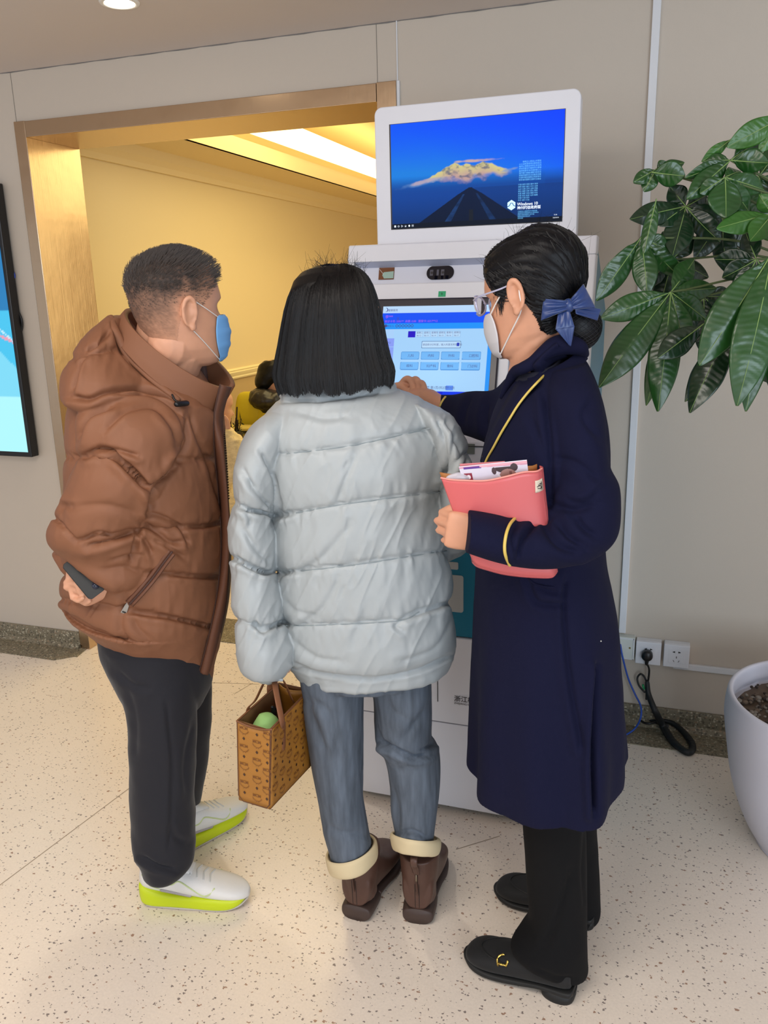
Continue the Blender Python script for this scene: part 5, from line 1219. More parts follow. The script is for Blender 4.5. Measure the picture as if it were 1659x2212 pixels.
# hair: a straight bob, open towards the face
HB = [(708, 578, 745, 577, 1.795, .05), (675, 588, 772, 586, 1.795, .11), (648, 610, 792, 606, 1.795, .165), (631, 645, 806, 640, 1.795, .20), (620, 690, 818, 685, 1.795, .215), (610, 740, 828, 733, 1.795, .215), (602, 780, 838, 772, 1.793, .22), (597, 812, 848, 800, 1.79, .225), (606, 838, 846, 822, 1.79, .225)]
Gf = loft(HB, 160, 12, a0=-PI * 1.28, a1=PI * .28)      # near side centred on -pi/2
N = gnorm(Gf, False); Q = proj(Gf); lw = np.linspace(0, 1, Gf.shape[0])[:, None]
C0 = Gf.mean(1, keepdims=True); sgn = np.sign(((Gf - C0) * N).sum(-1, keepdims=True)); N = N * sgn
aa = np.linspace(0, 1, 160)[None]
st = noise(np.stack([aa * 46 + 0 * lw, lw * 1.5 + 0 * aa, 0 * aa + 0 * lw], -1), 7) * .0045 + noise(np.stack([aa * 120 + 0 * lw, lw * 2.2 + 0 * aa, 0 * aa + 0 * lw], -1), 8) * .0018
Gf = Gf + N * (st * np.clip(lw * 2.2, .15, 1))[..., None]
# uneven tips
Gf[-14:] += ZV * (np.linspace(0, 1, 14)[:, None, None] * (.007 * noise(np.stack([aa[0] * 60, 0 * aa[0], 0 * aa[0]], -1), 9))[None, :, None])
M_HB = mat('black_hair', (12, 9, 9), .45, spec=.22, var=((160, 160, 8), .35), bump=((500, 500, 14), .5, .001))
m = MB(); m.grid(Gf[:, :, :]); cap = m.build('hair', M_HB, wo, solid=.007)
m = MB(); Gc, Zc, Pc = head_grid(60, 70, .02, .112, .010); m.grid(Tw(Gc), 0, True, False, True); m.build('hair_underlayer', M_HB, cap)
rs = np.random.RandomState(11); paths = []
for _ in range(2600):
    j = rs.rand() * 158; i0 = rs.randint(0, 45) if rs.rand() < .55 else 0; i1 = len(Gf) - 1
    ii = np.linspace(i0, i1, 14); jj = j + np.cumsum(rs.randn(14) * .16); jj = np.clip(jj, 0, 158.9)
    a_, b_ = np.floor(ii).astype(int), np.floor(jj).astype(int); fj = (jj - b_)[:, None]
    P = Gf[a_, b_] * (1 - fj) + Gf[a_, b_ + 1] * fj; Nn = N[a_, b_]
    P = P + Nn * (.0042 + .0022 * rs.rand()) ; P[-1] -= ZV * .008 * rs.rand(); paths.append(P)
ribbons(np.array(paths), .0022, 'hair_strands', M_HB, cap)
paths = []
for _ in range(130):
    j = rs.randint(2, 156); i = rs.randint(0, 22); p = Gf[i, j]; n_ = N[i, j]; t_ = np.array([rs.randn() * .7, rs.randn() * .4, .55 + .4 * rs.rand()]); L = .012 + .028 * rs.rand()
    d_ = n_ * .35 + t_; d_ /= np.linalg.norm(d_); b_ = rs.randn(3) * .3; paths.append([p + n_ * .003 + d_ * L * t + b_ * L * t * t for t in np.linspace(0, 1, 7)])
ribbons(np.array(paths), .0006, 'loose_hairs', M_HB, cap)

# ------------------------------------------------------------------ tote bag
WA = 1.62
A0 = W(583, 1747, WA); zb = A0[2]; B0 = onZ(672, 1652, zb); C0_ = onZ(517, 1727, zb); D0 = B0 + (C0_ - A0)
A1 = W(585, 1574, WA - .008); zt = A1[2]; C1 = W(513, 1558, (C0_ @ HV) - .004); zc1 = C1[2]
ztop = (zt + zc1) / 2; up_ = (A1 - A0); hgt = ztop - zb
A1 = A0 + up_ / up_[2] * hgt; dC = (C1 - C0_); C1 = C0_ + dC / dC[2] * hgt
B1 = B0 + np.array([0, 0, hgt]) + (A1 - A0) * np.array([.3, .3, 0]) ; D1 = D0 + np.array([0, 0, hgt]) + (C1 - C0_) * np.array([.3, .3, 0])
M_TAN = mat('cognac_canvas', (164, 110, 40), .42, bump=(900, .15, .0005), var=(14, .07))
M_TIN = mat('tan_suede', (128, 88, 52), .85)
M_PIP = mat('brown_piping', (92, 54, 26), .5)
M_PRT = mat('dark_print_brown', (64, 36, 20), .5)
M_LEA = mat('tan_strap', (122, 76, 46), .5)
bag = thing('tote_bag', 'small tan monogram tote bag hanging from the hand of the woman in the pale jacket', 'bag', tuple((A0 + D0) / 2))
def bil(P00, P10, P01, P11, u, v): return P00 * (1 - u) * (1 - v) + P10 * u * (1 - v) + P01 * (1 - u) * v + P11 * u * v
def panel(P00, P10, P01, P11, nm, out, bow=0.0, sag=0.0):
    out = np.array(out, float); 
    G = np.array([[bil(P00, P10, P01, P11, u, v) + out * bow * (4 * u * (1 - u)) * v - ZV * sag * (4 * u * (1 - u)) * v ** 3 for u in np.linspace(0, 1, 14)] for v in np.linspace(0, 1, 14)])
    m = MB(); m.grid(G); return m.build(nm, [M_TAN], bag, solid=.003), (lambda u, v: bil(P00, P10, P01, P11, u, v) + out * (bow * (4 * u * (1 - u)) * v + .0021) - ZV * sag * (4 * u * (1 - u)) * v ** 3)
def U_(v): return np.array(v) / np.linalg.norm(v)
nG = U_(np.cross(A0 - C0_, ZV)); nG = nG if nG @ (EYE - A0) > 0 else -nG
nF = U_(np.cross(B0 - A0, ZV)); nF = nF if nF @ (EYE - A0) > 0 else -nF
g_o, gf = panel(C0_, A0, C1, A1, 'side_panel', nG, .0, .006)
f_o, ff = panel(A0, B0, A1, B1, 'front_panel', nF)
b_o, bf = panel(C0_, D0, C1, D1, 'back_panel', -nF)
s_o, sf = panel(B0, D0, B1, D1, 'far_side_panel', -nG, -.02)
m = MB(); m.add([A0, B0, D0, C0_], [(0, 1, 2, 3)]); m.build('bottom', M_TAN, bag, solid=.004)
def lining(P, Q_, R_, S_, nn):
    m = MB(); k = -.0030 * nn; m.add([P + k, Q_ + k, S_ + k, R_ + k], [(0, 1, 2, 3)]); return m
mm = MB()
for P, Q_, R_, S_, nn in ((C0_, D0, C1, D1, -nF), (B0, D0, B1, D1, -nG), (A0, B0, A1, B1, nF), (C0_, A0, C1, A1 - ZV * .004, nG)):
    k = -.0032 * nn; mm.add([P + k, Q_ + k, S_ + k, R_ + k], [(0, 1, 2, 3)])
mm.build('lining', M_TIN, bag, smooth=False)
m = MB(); m.tube([C1, C0_ + ZV * .012, C0_ + U_(A0 - C0_) * .012, A0 - U_(A0 - C0_) * .008, A0 + ZV * .010, A1], .0022, 8); m.tube([A0, B0], .0020, 8); m.build('piping', M_PIP, bag)
m = MB(); m.tube([A1, B1], .0024, 8); m.tube([B1, D1, C1], .0022, 8); m.tube([ff(0, 1) if t == 0 else gf(1 - t, 1) for t in np.linspace(0, 1, 8)], .0022, 8); m.build('rim_binding', M_LEA, bag)
def laurel(fn, cu, cv, w_, h_, eu, ev, m):
    """monogram: letters over a bow of laurel leaves"""
    o = fn(cu, cv)
    text_mesh('MCM', h_ * .46, o - eu * w_ * .50 + ev * h_ * .04, eu, ev, m, depth=.0004, bold=.02, space=.95)
    for s in (1, -1):
        arc = [o + eu * s * w_ * (.02 + .50 * math.sin(t)) + ev * h_ * (-.46 + .42 * (1 - math.cos(t))) for t in np.linspace(.05, 1.35, 7)]
        m.tube(arc, w_ * .010, 4, round_ends=False)
        for k in range(1, 7):
            for q in (1, -1):
                p = arc[k]; t = U_(arc[k] - arc[k - 1]); pn = U_(np.cross(t, np.cross(eu, ev))); d_ = t * .7 + pn * q * .7
                m.add([p, p + d_ * w_ * .06 + pn * q * w_ * .02, p + d_ * w_ * .15, p + d_ * w_ * .07 - pn * q * w_ * .02], [(0, 1, 2, 3)])
    for s in (1, -1): m.tube([o - ev * h_ * .44, o - ev * h_ * .60 + eu * s * w_ * .16], w_ * .02, 4, round_ends=False)
def diamond(fn, cu, cv, r, eu, ev, m):
    o = fn(cu, cv) + np.cross(eu, ev) * .0003
    m.add([o + eu * r, o + ev * r * 1.15, o - eu * r, o - ev * r * 1.15], [(0, 1, 2, 3)])
def pattern(fn, eu, W_, H_, cols, parent, off):
    m = MB(); md = MB(); ev = ZV
    for c_ in range(cols):
        cu = (c_ * .042 + off) / W_
        if cu > .97: continue
        for r_ in range(7):
            k = r_ + (c_ % 2)
            cv = 1 - (.018 + r_ * .0165 + (.0 if c_ % 2 else .006)) / H_ * 1.0
            if cv < .04: continue
            if (r_ + c_) % 2 == 0: laurel(fn, cu, cv, .020, .019, eu, ev, m)
            else: diamond(fn, cu, cv, .0042, eu, ev, md)
    m.build('monogram_print', mat_cached('print_brown', (124, 76, 32), .5), parent, smooth=False); md.build('diamond_print', M_PRT, parent, smooth=False)
def pat2(fn, eu, W_, H_, us, parent):
    m = MB(); md = MB()
    n = int(H_ / .0165)
    for ci, u in enumerate(us):
        for r_ in range(n + 1):
            cv = 1 - (.014 + ci % 2 * .003 + r_ * .0235) / H_
            if cv < .05: continue
            if (r_ + ci) % 2 == 0: laurel(fn, u, cv, .023 if u < .93 else .014, .022, eu, ZV, m)
            else: diamond(fn, u, cv, .0038, eu, ZV, md)
    m.build('monogram_print', mat_cached('print_brown', (124, 76, 32), .5), parent, smooth=False); md.build('diamond_print', M_PRT, parent, smooth=False)
Wg = np.linalg.norm(A0 - C0_); Wf = np.linalg.norm(B0 - A0)
pat2(gf, U_(A0 - C0_), Wg, hgt, (.20, .60, .92), g_o)
pat2(ff, U_(B0 - A0), Wf, hgt, tuple(np.arange(.10, .95, .17)), f_o)
# handles
hp = W(590, 1462, 1.70)
def strap(pts, nm): m = MB(); m.tube(pts, .0078, 8, sub=8, flat=.22, up=nF); return m.build(nm, M_LEA, bag)
fa, fb = ff(.36, .70), ff(.80, .84)
strap([ff(.30, .62), ff(.30, .88), W(610, 1560, 1.60), W(596, 1490, 1.64), hp + UV * .004, W(612, 1470, 1.72), W(637, 1520, 1.76), ff(.84, .90) + nF * .002, ff(.84, .72)], 'handle')
strap([bf(.26, .9) - nF * .0, bf(.26, 1.0) + ZV * .004, W(552, 1512, 1.70), W(571, 1474, 1.70), hp - UV * .006, W(594, 1480, 1.76), bf(.8, 1.0) + ZV * .01, bf(.8, .8)], 'handle')
# pale green pouch inside the bag
ci = (A1 + C1) / 2 * .55 + (B1 + D1) / 2 * .45
m = MB(); G = ellipsoid((0, 0, 0), (.042, .034, .050)); G = G + .003 * noise(G * 60, 2)[..., None]; eu = U_(B0 - A0); ev = U_(C0_ - A0)
G = ((A1 + C1) * .5 + eu * .048 + ev * .0) - ZV * .050 + G[..., 0:1] * eu + G[..., 1:2] * ev + G[..., 2:3] * ZV
m.grid(G, 0, True, True, True); pou = m.build('pouch', mat('pale_green_fabric', (150, 196, 120), .8), None); tag(pou, 'pale green pouch inside the tan monogram tote bag', 'pouch')
m = MB(); m.tube([ci - ZV * .03, ci - ZV * .006 + eu * .004, ci + ZV * .0 - eu * .002], [.006, .007, .004], 8); m.build('zip_tab', M_BLACK, pou)
# ------------------------------------------------------------------ guide in the navy coat
M_NAVY = mat('navy_wool', (8, 11, 42), .9, bump=(1100, .35, .0008), spec=.25)
M_NAVY2 = mat('navy_knit', (16, 18, 36), .9)
M_GOLD = mat('gold_piping', (214, 186, 92), .4)
M_SKG = SKIN('skin_guide', (206, 150, 120))
WG = 1.67
gu = thing('person', 'woman in a long navy coat with gold piping, reaching to the touch screen', 'person', tuple(onZ(1180, 2080, 0)))
Tg = frame(W(1148, 641, 1.67), math.radians(-54), math.radians(12), math.radians(-3), .95)
mb = MB(); add_head(mb, Tg)
mb.tube([W(1168, 660, 1.67), W(1166, 730, 1.67), W(1158, 800, 1.68), W(1165, 870, 1.68)], [.050, .050, .056, .07], 28)
mb.tube([Tg(np.array((0, .0, -.075))), W(1150, 740, 1.67), W(1150, 800, 1.68)], [.045, .048, .045], 24)
mb.grid(loft([(1110, 850, 1260, 830, WG, .20), (1085, 930, 1280, 910, WG, .30), (1075, 1040, 1285, 1040, WG, .28), (1075, 1180, 1280, 1180, WG, .24), (1070, 1330, 1300, 1330, WG, .26), (1090, 1450, 1290, 1450, WG, .24)], 40, 3), 0, True, True, True)
mb.tube([W(1180, 1430, 1.62), W(1190, 1700, 1.62), W(1195, 1900, 1.60), W(1200, 2060, 1.585)], [.075, .055, .042, .030], 20)
mb.tube([W(1210, 1430, 1.72), W(1230, 1700, 1.76), W(1236, 1850, 1.79), W(1240, 1935, 1.80)], [.075, .055, .040, .030], 20)
# near arm bent across the body, fist closed round the folder's lower edge
mb.tube([W(1240, 900, 1.60), W(1262, 1040, 1.53), W(1262, 1120, 1.50), W(1200, 1165, 1.475), W(1120, 1170, 1.455), W(1050, 1158, 1.445)], [.04, .034, .032, .030, .028, .024], 18)
wf_ = W(1056, 1158, 1.445); fd = W(1000, 1148, 1.455) - wf_
add_hand(mb, wf_, fd, -HV * .8 + UV * .15 + ZV * .1, ZV, [(50, 95, 60), (50, 98, 62), (52, 98, 62), (54, 96, 60)], (.5, 30, 35), .86)
# far arm stretched out to the screen
mb.tube([W(1118, 885, 1.80), W(1085, 890, 1.85), W(1048, 895, 1.88), W(1002, 889, 1.95), W(969, 882, 2.01), W(930, 862, 2.085)], [.030, .022, .018, .017, .018, .024], 18)
wr = W(924, 856, 2.09)
# hand at the screen: palm down, two fingers arched, the index laid forward
G = ellipsoid((0, 0, 0), (.036, .036, .020), None, 16, 24); mb.grid(W(904, 856, 2.115) + G[..., 0:1] * UV + G[..., 1:2] * HV + G[..., 2:3] * ZV, 0, True, True, True)
mb.tube([W(930, 862, 2.085), W(912, 858, 2.105)], [.025, .024], 16)
for pts_, r_ in ((((918, 852, 2.10), (915, 832, 2.11), (908, 826, 2.125), (901, 836, 2.14), (899, 846, 2.15)), .0078),
                 (((908, 850, 2.115), (904, 826, 2.13), (896, 819, 2.145), (887, 830, 2.165), (885, 842, 2.175)), .0088),
                 (((896, 848, 2.13), (889, 824, 2.15), (878, 818, 2.165), (867, 829, 2.185), (864, 842, 2.20)), .0088),
                 (((888, 852, 2.14), (872, 836, 2.165), (858, 832, 2.185), (846, 836, 2.205)), .0086),
                 (((900, 864, 2.11), (882, 864, 2.13), (866, 860, 2.15)), .0100)):
    n_ = len(pts_); mb.tube([W(*p) for p in pts_], [r_ * (1.08 - .3 * k / n_) for k in range(n_)], 14, sub=4)
bg = remesh_obj(mb, 'body', M_SKG, gu, .0032, smooth_it=1)
eyes(Tg, gu)

# coat: body, sleeves
cm = MB()
CC = [(1122, 812, 1236, 784, 1.675, .09), (1108, 818, 1256, 774, 1.67, .17), (1098, 835, 1272, 800, 1.67, .24), (1080, 870, 1288, 845, WG, .32), (1062, 915, 1302, 900, WG, .37), (1048, 970, 1308, 960, WG, .39), (1038, 1030, 1309, 1030, WG, .38), (1034, 1110, 1300, 1110, WG, .37),
      (1031, 1200, 1300, 1195, WG, .37), (1027, 1270, 1314, 1262, WG, .38), (1023, 1350, 1328, 1340, WG, .40), (1020, 1450, 1336, 1445, WG, .42), (1017, 1560, 1343, 1555, WG, .45), (1014, 1640, 1347, 1615, WG, .47, 0, 1.85), (1013, 1676, 1348, 1640, WG, .47, 0, 1.75)]
G = loft(CC, 130, 10); N = gnorm(G); Q = proj(G)
# the flare falls in soft folds towards the hem
ang = np.linspace(0, 2 * PI, 130, endpoint=False)[None]; fall = np.clip((Q[..., 1] - 1250) / 450, 0, 1)
G = G + N * ((.010 * np.sin(ang * 5 + 1.2) + .008 * np.sin(ang * 9 + .4)) * fall ** 1.3)[..., None]
cm.grid(G, 0, True, True, True)
NS = [(1190, 800, 1262, 785, 1.60, .10), (1176, 840, 1286, 835, 1.57, .15), (1176, 890, 1300, 890, 1.55, .17), (1184, 950, 1306, 950, 1.53, .17), (1190, 1010, 1314, 1005, 1.52, .16), (1188, 1055, 1334, 1050, 1.51, .16), (1178, 1090, 1338, 1110, 1.50, .155),
      (1160, 1112, 1328, 1160, 1.49, .15), (1140, 1118, 1292, 1196, 1.48, .145), (1122, 1118, 1240, 1216, 1.465, .14), (1104, 1116, 1180, 1226, 1.455, .13), (1080, 1112, 1118, 1222, 1.445, .125), (1046, 1107, 1062, 1210, 1.44, .12), (1014, 1104, 1004, 1190, 1.44, .11)]
G = loft(NS, 80, 10); cm.grid(G, 0, True, True, True); NG = G
FS = [(1128, 800, 1120, 960, 1.78, .16), (1100, 812, 1070, 962, 1.82, .16), (1068, 842, 1030, 948, 1.88, .14), (1020, 846, 985, 932, 1.95, .12), (978, 852, 960, 912, 2.01, .11), (940, 852, 934, 884, 2.075, .085)]
G = loft(FS, 60, 10); cm.grid(G, 0, True, True, True); FG = G
cf = [([(1185, 1120), (1160, 1130), (1130, 1165), (1120, 1210)], 6, .008), ([(1120, 1125), (1108, 1160), (1116, 1200)], 5, .006), ([(1290, 1090), (1240, 1100), (1190, 1092)], 8, .010), ([(1300, 1060), (1260, 1085), (1215, 1080)], 8, .008), ([(1190, 990), (1240, 1000), (1300, 1040)], 8, .005),
      ([(1190, 1110), (1180, 1140), (1210, 1180), (1260, 1195)], 8, .007), ([(1225, 1250), (1218, 1300), (1224, 1400), (1236, 1500), (1258, 1620)], 6, .008), ([(1290, 1440), (1286, 1520), (1282, 1640), (1286, 1760)], 6, .022), ([(1160, 1262), (1180, 1276), (1215, 1282)], 5, .005),
      ([(1140, 1250), (1160, 1300), (1220, 1308)], 6, .006), ([(1285, 860), (1260, 900), (1300, 950)], 8, .005), ([(1055, 870), (1048, 900), (1050, 930)], 6, .007), ([(1020, 855), (1005, 885), (1000, 920)], 6, .004), ([(1145, 900), (1170, 960), (1180, 1050)], 7, .004), ([(1176, 850), (1185, 930), (1190, 1010), (1188, 1090)], 6, .010),
      ([(1240, 1110), (1260, 1140), (1290, 1160)], 7, .008), ([(1205, 1130), (1230, 1160), (1262, 1180)], 6, .007)]
def cfn(V, N):
    for l, w_, d in cf: V = crease(V, N, l, w_, d)
    return V + N * (.0025 * fbm(V * 7, 4, 3))[:, None]
ct = remesh_obj(cm, 'coat', M_NAVY, gu, .0034, cfn, 2)
BC = bvh_obj(ct)
# lapel: a raised layer bounded by the gold piping
pip = [(1258, 768), (1236, 776), (1210, 786), (1185, 802), (1160, 826), (1138, 850), (1118, 876), (1100, 905), (1082, 935), (1066, 965), (1052, 990), (1044, 1010)]
inn = [(1205, 742), (1190, 752), (1170, 770), (1152, 790), (1134, 806), (1118, 828), (1104, 850), (1086, 882), (1070, 915), (1056, 945), (1046, 972), (1040, 996)]
A = crom([hit(BC, x, y, (.030, .026, .024, .022, .018, .013)[i] if i < 6 else .009) for i, (x, y) in enumerate(pip)], 6)
B = []
for i, (x, y) in enumerate(inn):
    if i < 4: B.append(W(x, y, (1.580, 1.585, 1.585, 1.588)[i]))
    else: B.append(hit(BC, x, y, .007))
B = crom(B, 6); A[:7] = A[:7] * 1.0
Gl = np.stack([A, A * .66 + B * .34 - HV * .006, A * .33 + B * .67 - HV * .006, B], 1)
m = MB(); m.grid(Gl); lap = m.build('lapel', M_NAVY, ct, solid=.006)
m = MB(); m.tube(A - HV * .002, .0025, 8); m.build('lapel_piping', M_GOLD, ct)
# collar stand round the nape
G = loft([(1104, 832, 1262, 772, 1.675, .205, .0), (1106, 812, 1258, 758, 1.675, .185, .012), (1116, 800, 1246, 742, 1.675, .150, .016)], 70, 8, a0=-PI + .80, a1=PI - .70)
m = MB(); m.grid(G); m.build('collar', M_NAVY, ct, solid=.007)
G = loft([(1104, 840, 1230, 815, 1.665, .17, .0), (1110, 815, 1216, 785, 1.665, .145, .008), (1112, 798, 1206, 766, 1.665, .128, .010)], 60, 6); m = MB(); m.grid(G, 0, True, True, False); m.build('round_neck_top', M_NAVY2, gu, solid=.004)
# rolled collar edge lying round the neck
m = MB(); m.tube([W(1084, 856, 1.668), W(1099, 826, 1.655), W(1112, 804, 1.637), W(1130, 795, 1.610), W(1152, 783, 1.602), W(1174, 764, 1.602), W(1196, 750, 1.606), W(1222, 744, 1.610), W(1250, 750, 1.615), W(1262, 764, 1.64)], [.006, .009, .011, .012, .013, .015, .019, .020, .016, .010], 14, sub=6); m.build('collar_roll', M_NAVY, ct)
# cuff piping
bn = BVHTree.FromPolygons([Vector(v) for v in NG.reshape(-1, 3)], [(i * 80 + j, i * 80 + (j + 1) % 80, (i + 1) * 80 + (j + 1) % 80, (i + 1) * 80 + j) for i in range(NG.shape[0] - 1) for j in range(80)])
m = MB(); pts = [hit(BC, x, y, .0015) for x, y in ((1113, 1119), (1102, 1132), (1094, 1152), (1090, 1178), (1092, 1200), (1101, 1221))]; m.tube(pts, .0030, 8, sub=6); m.build('cuff_piping', M_GOLD, ct)
m = MB(); pts = [hit(BC, x, y, .0015) for x, y in ((962, 858), (956, 866), (951, 876))]; m.tube(pts, .0030, 8, sub=4); m.build('cuff_piping', M_GOLD, ct)
c0 = hit(BC, 1298, 1385, .0005); m = MB(); m.grid(ellipsoid(c0, (.0014, .0014, .0014)), 0, True, True, True); m.build('lint_speck', mat('lint', (230, 226, 216), .8), ct)
# pocket flap edge
m = MB(); m.tube([hit(BC, x, y, .0005) for x, y in ((1142, 1250), (1158, 1262), (1190, 1268), (1220, 1266))], .0022, 6, sub=5); m.build('pocket_edge', M_NAVY, ct)
# pen and badge clipped on the coat front
m = MB(); p0, p1 = hit(BC, 1042, 968, .006), hit(BC, 1037, 1000, .008); m.tube([p0, p1], .0022, 8); pen = m.build('ballpoint_pen', mat('pen_metal', (180, 170, 176), .3, .8), None); tag(pen, 'slim silvery pen clipped to the front edge of the navy coat', 'pen')
m = MB(); m.tube([p0, p0 + (p1 - p0) * .35 - HV * .003], .0012, 6); m.build('clip', mat('pen_clip', (200, 196, 200), .2, 1), pen)
m = MB(); q0 = hit(BC, 1043, 990, .010); m.tube([q0 - ZV * .004, q0 + ZV * .004], .0030, 8, flat=.5); m.build('cap_band', mat('amber', (150, 110, 70), .3), pen)

# flared black trousers
M_BLK = mat('black_suiting', (10, 10, 12), .9, bump=(900, .2, .0006), spec=.25)
tb = MB()
tb.grid(loft([(1120, 1600, 1262, 1600, 1.60, .17), (1130, 1780, 1263, 1785, 1.60, .17), (1136, 1860, 1265, 1865, 1.595, .165), (1140, 1930, 1267, 1935, 1.59, .16), (1142, 1985, 1267, 1990, 1.585, .16), (1124, 2015, 1267, 2025, 1.58, .165), (1106, 2038, 1269, 2062, 1.575, .15), (1104, 2052, 1271, 2090, 1.575, .13), (1120, 2064, 1266, 2106, 1.575, .11)], 70, 8), 0, True, True, True)
tb.grid(loft([(1150, 1600, 1300, 1600, 1.76, .17), (1170, 1760, 1287, 1760, 1.78, .16), (1176, 1850, 1291, 1850, 1.79, .155), (1176, 1920, 1294, 1925, 1.795, .15), (1170, 1955, 1295, 1965, 1.80, .15), (1168, 1968, 1282, 1982, 1.80, .13)], 60, 8), 0, True, True, True)
tb.grid(loft([(1080, 1420, 1300, 1420, WG, .32), (1100, 1560, 1300, 1560, WG, .32), (1110, 1640, 1290, 1640, WG, .30)], 40, 5), 0, True, True, True)
def bfn(V, N):
    for l, w_, d in (([(1262, 1790), (1258, 1880), (1264, 1960)], 4, .003), ([(1235, 1880), (1215, 1960), (1180, 2040)], 8, .006), ([(1150, 2090), (1200, 2112), (1240, 2114)], 5, .004)): V = crease(V, N, l, w_, d)
    return V + N * (.002 * fbm(V * 9, 4, 2))[:, None]
remesh_obj(tb, 'trousers', M_BLK, gu, .0045, bfn, 2)

# black block-heeled shoes
M_SHB = mat('black_suede', (20, 20, 21), .8, bump=(1000, .3, .0005), sheen=.08)
M_SHS = mat('black_rubber', (18, 19, 19), .6)
def loafer(heel, toe, buckle):
    T, L = shoe_frame(heel, toe)
    up = MB(); shoe_loft([(.004, .024, .034, .086), (.02, .034, .032, .094), (.06, .037, .028, .090), (.11, .039, .020, .086), (.15, .043, .016, .076), (.19, .048, .014, .064), (.225, .046, .014, .056), (.25, .034, .016, .046), (.262, .016, .018, .036)], T, 44, 2.5, mb=up)
    sh = remesh_obj(up, 'loafer', M_SHB, gu, .0035, None, 2)
    so = MB(); shoe_loft([(-.002, .026, .024, .040), (.01, .036, .022, .038), (.07, .037, .020, .034), (.12, .040, .010, .026), (.17, .046, .004, .022), (.21, .048, .004, .022), (.24, .040, .006, .024), (.262, .022, .012, .026), (.270, .008, .014, .024)], T, 40, 4, mb=so); so.build('sole', M_SHS, sh)
    hl = MB(); a = np.linspace(0, 2 * PI, 30, endpoint=False); G = []
    for z, s_ in ((0, .93), (.004, .96), (.026, 1.0)):
        c_ = np.sign(np.cos(a)) * np.abs(np.cos(a)) ** .6; y_ = np.clip(.036 + .040 * np.sin(a) * s_, -.004, .070); G.append(T(np.stack([.037 * s_ * c_, y_, np.full(30, z)], -1)))
    hl.grid(np.array(G), 0, True, True, True); hl.build('block_heel', M_SHS, sh)
    bt = BVHTree.FromPolygons([Vector(v.co) for v in sh.data.vertices], [tuple(p.vertices) for p in sh.data.polygons])
    def on(y, x, out=.001):
        q = T(np.array((x, y, .3))); h = bt.ray_cast(Vector(q), Vector((0, 0, -1))); return (np.array(h[0]) if h[0] is not None else T(np.array((x, y, .06)))) + ZV * out
    mm = MB(); mm.tube([on(.150 + .075 * math.cos(t), .040 * math.sin(t)) for t in np.linspace(-1.5, 1.5, 17)], .0016, 6); mm.build('toe_seam', M_SHS, sh)
    if buckle:
        mm = MB(); c_ = np.array((-.036 * buckle, .160))
        mm.tube([on(c_[1] + .0125 * math.cos(t), c_[0] + .0105 * math.sin(t), .003) for t in np.linspace(3.2, 7.8, 26)], [.0022 + .0008 * (k % 4 == 0) for k in range(26)], 8); mm.build('gold_ornament', mat_cached('gold_metal', (220, 190, 100), .25, 1), sh)
    return sh
loafer(onZ(1240, 2156, 0), onZ(1022, 2072, 0), 1)
loafer(onZ(1284, 1998, 0), onZ(1076, 1928, 0), 0)

# hair drawn back to a netted bun
M_HG = mat('blue_black_hair', (8, 8, 12), .42, spec=.22, var=((120, 120, 120), .35), bump=((300, 300, 60), .4, .001))
nz, na = 130, 150
Gh, Z, Pp = head_grid(nz, na, -.085, .112, 0.0); N = gnorm(Gh); phi = np.where(Pp > PI, 2 * PI - Pp, Pp)
hl = np.interp(phi, [0, .4, .75, .95, 1.10, 1.25, 1.42, 1.58, 1.75, 2.0, 2.3, 2.7, 3.2], [.072, .070, .055, .030, .012, -.008, .010, .022, -.012, -.046, -.074, -.084, -.086])
cov = Z - hl; keep = cov > -.002
vol = np.clip(cov / .022, 0, 1) ** .7 * (.005 + .009 * np.clip((Z - .01) / .08, 0, 1) + .013 * np.clip((phi - 1.5) / 1.2, 0, 1) * np.clip((Z + .05) / .06, 0, 1))
# strands converge on the clip at the nape
bun = np.array((.012, -.108, -.045)); dv = Gh - bun; th = np.arctan2(dv[..., 0], dv[..., 2] + .02); 
vol = vol + .0016 * noise(np.stack([th * 26, 0 * th, 0 * th], -1), 3) * np.clip(cov / .02, 0, 1) + .0010 * noise(np.stack([th * 70, 0 * th, 0 * th], -1), 4) * np.clip(cov / .02, 0, 1)
g2 = Gh + N * (vol + .0008)[..., None]; V = Tg(g2.reshape(-1, 3)); F = []
for i in range(nz - 1):
    for j in range(na):
        k = (j + 1) % na
        if keep[i, j] and keep[i, k] and keep[i + 1, j] and keep[i + 1, k]: F.append((i * na + j, i * na + k, (i + 1) * na + k, (i + 1) * na + j))
F.append(tuple((nz - 1) * na + j for j in range(na)))
m = MB(); m.add(V, F); hg = m.build('hair', M_HG, gu)
BH = BVHTree.FromPolygons([Vector(v) for v in V], F)
rs = np.random.RandomState(2); paths = []; bw_ = Tg(bun)
for _ in range(2600):
    i, j = rs.randint(0, nz - 2), rs.randint(0, na)
    if not keep[i, j] or rs.rand() > .25 + .75 * (cov[i, j] < .05): continue
    p = g2[i, j].copy(); L_ = [p]
    tgt = bun + rs.randn(3) * .008
    for s_ in range(13):
        d_ = tgt - L_[-1]; dist = np.linalg.norm(d_); 
        if dist < .012: break
        q = L_[-1] + d_ / dist * .014; h = BH.find_nearest(Vector(Tg(q)))
        L_.append(q); 
    P = []
    for q in L_:
        w_ = Tg(q); h = BH.find_nearest(Vector(w_)); n_ = np.array(h[1]); h0 = np.array(h[0]); c_ = Tg(np.array((0, 0, .02))); n_ = n_ if n_ @ (h0 - c_) > 0 else -n_; P.append(h0 + n_ * (.0012 + .0008 * rs.rand()))
    if len(P) < 3: continue
    P = np.array(P); t0 = np.linspace(0, len(P) - 1, 12); f0 = np.floor(t0).astype(int).clip(0, len(P) - 2); fr = (t0 - f0)[:, None]; paths.append(P[f0] * (1 - fr) + P[f0 + 1] * fr)
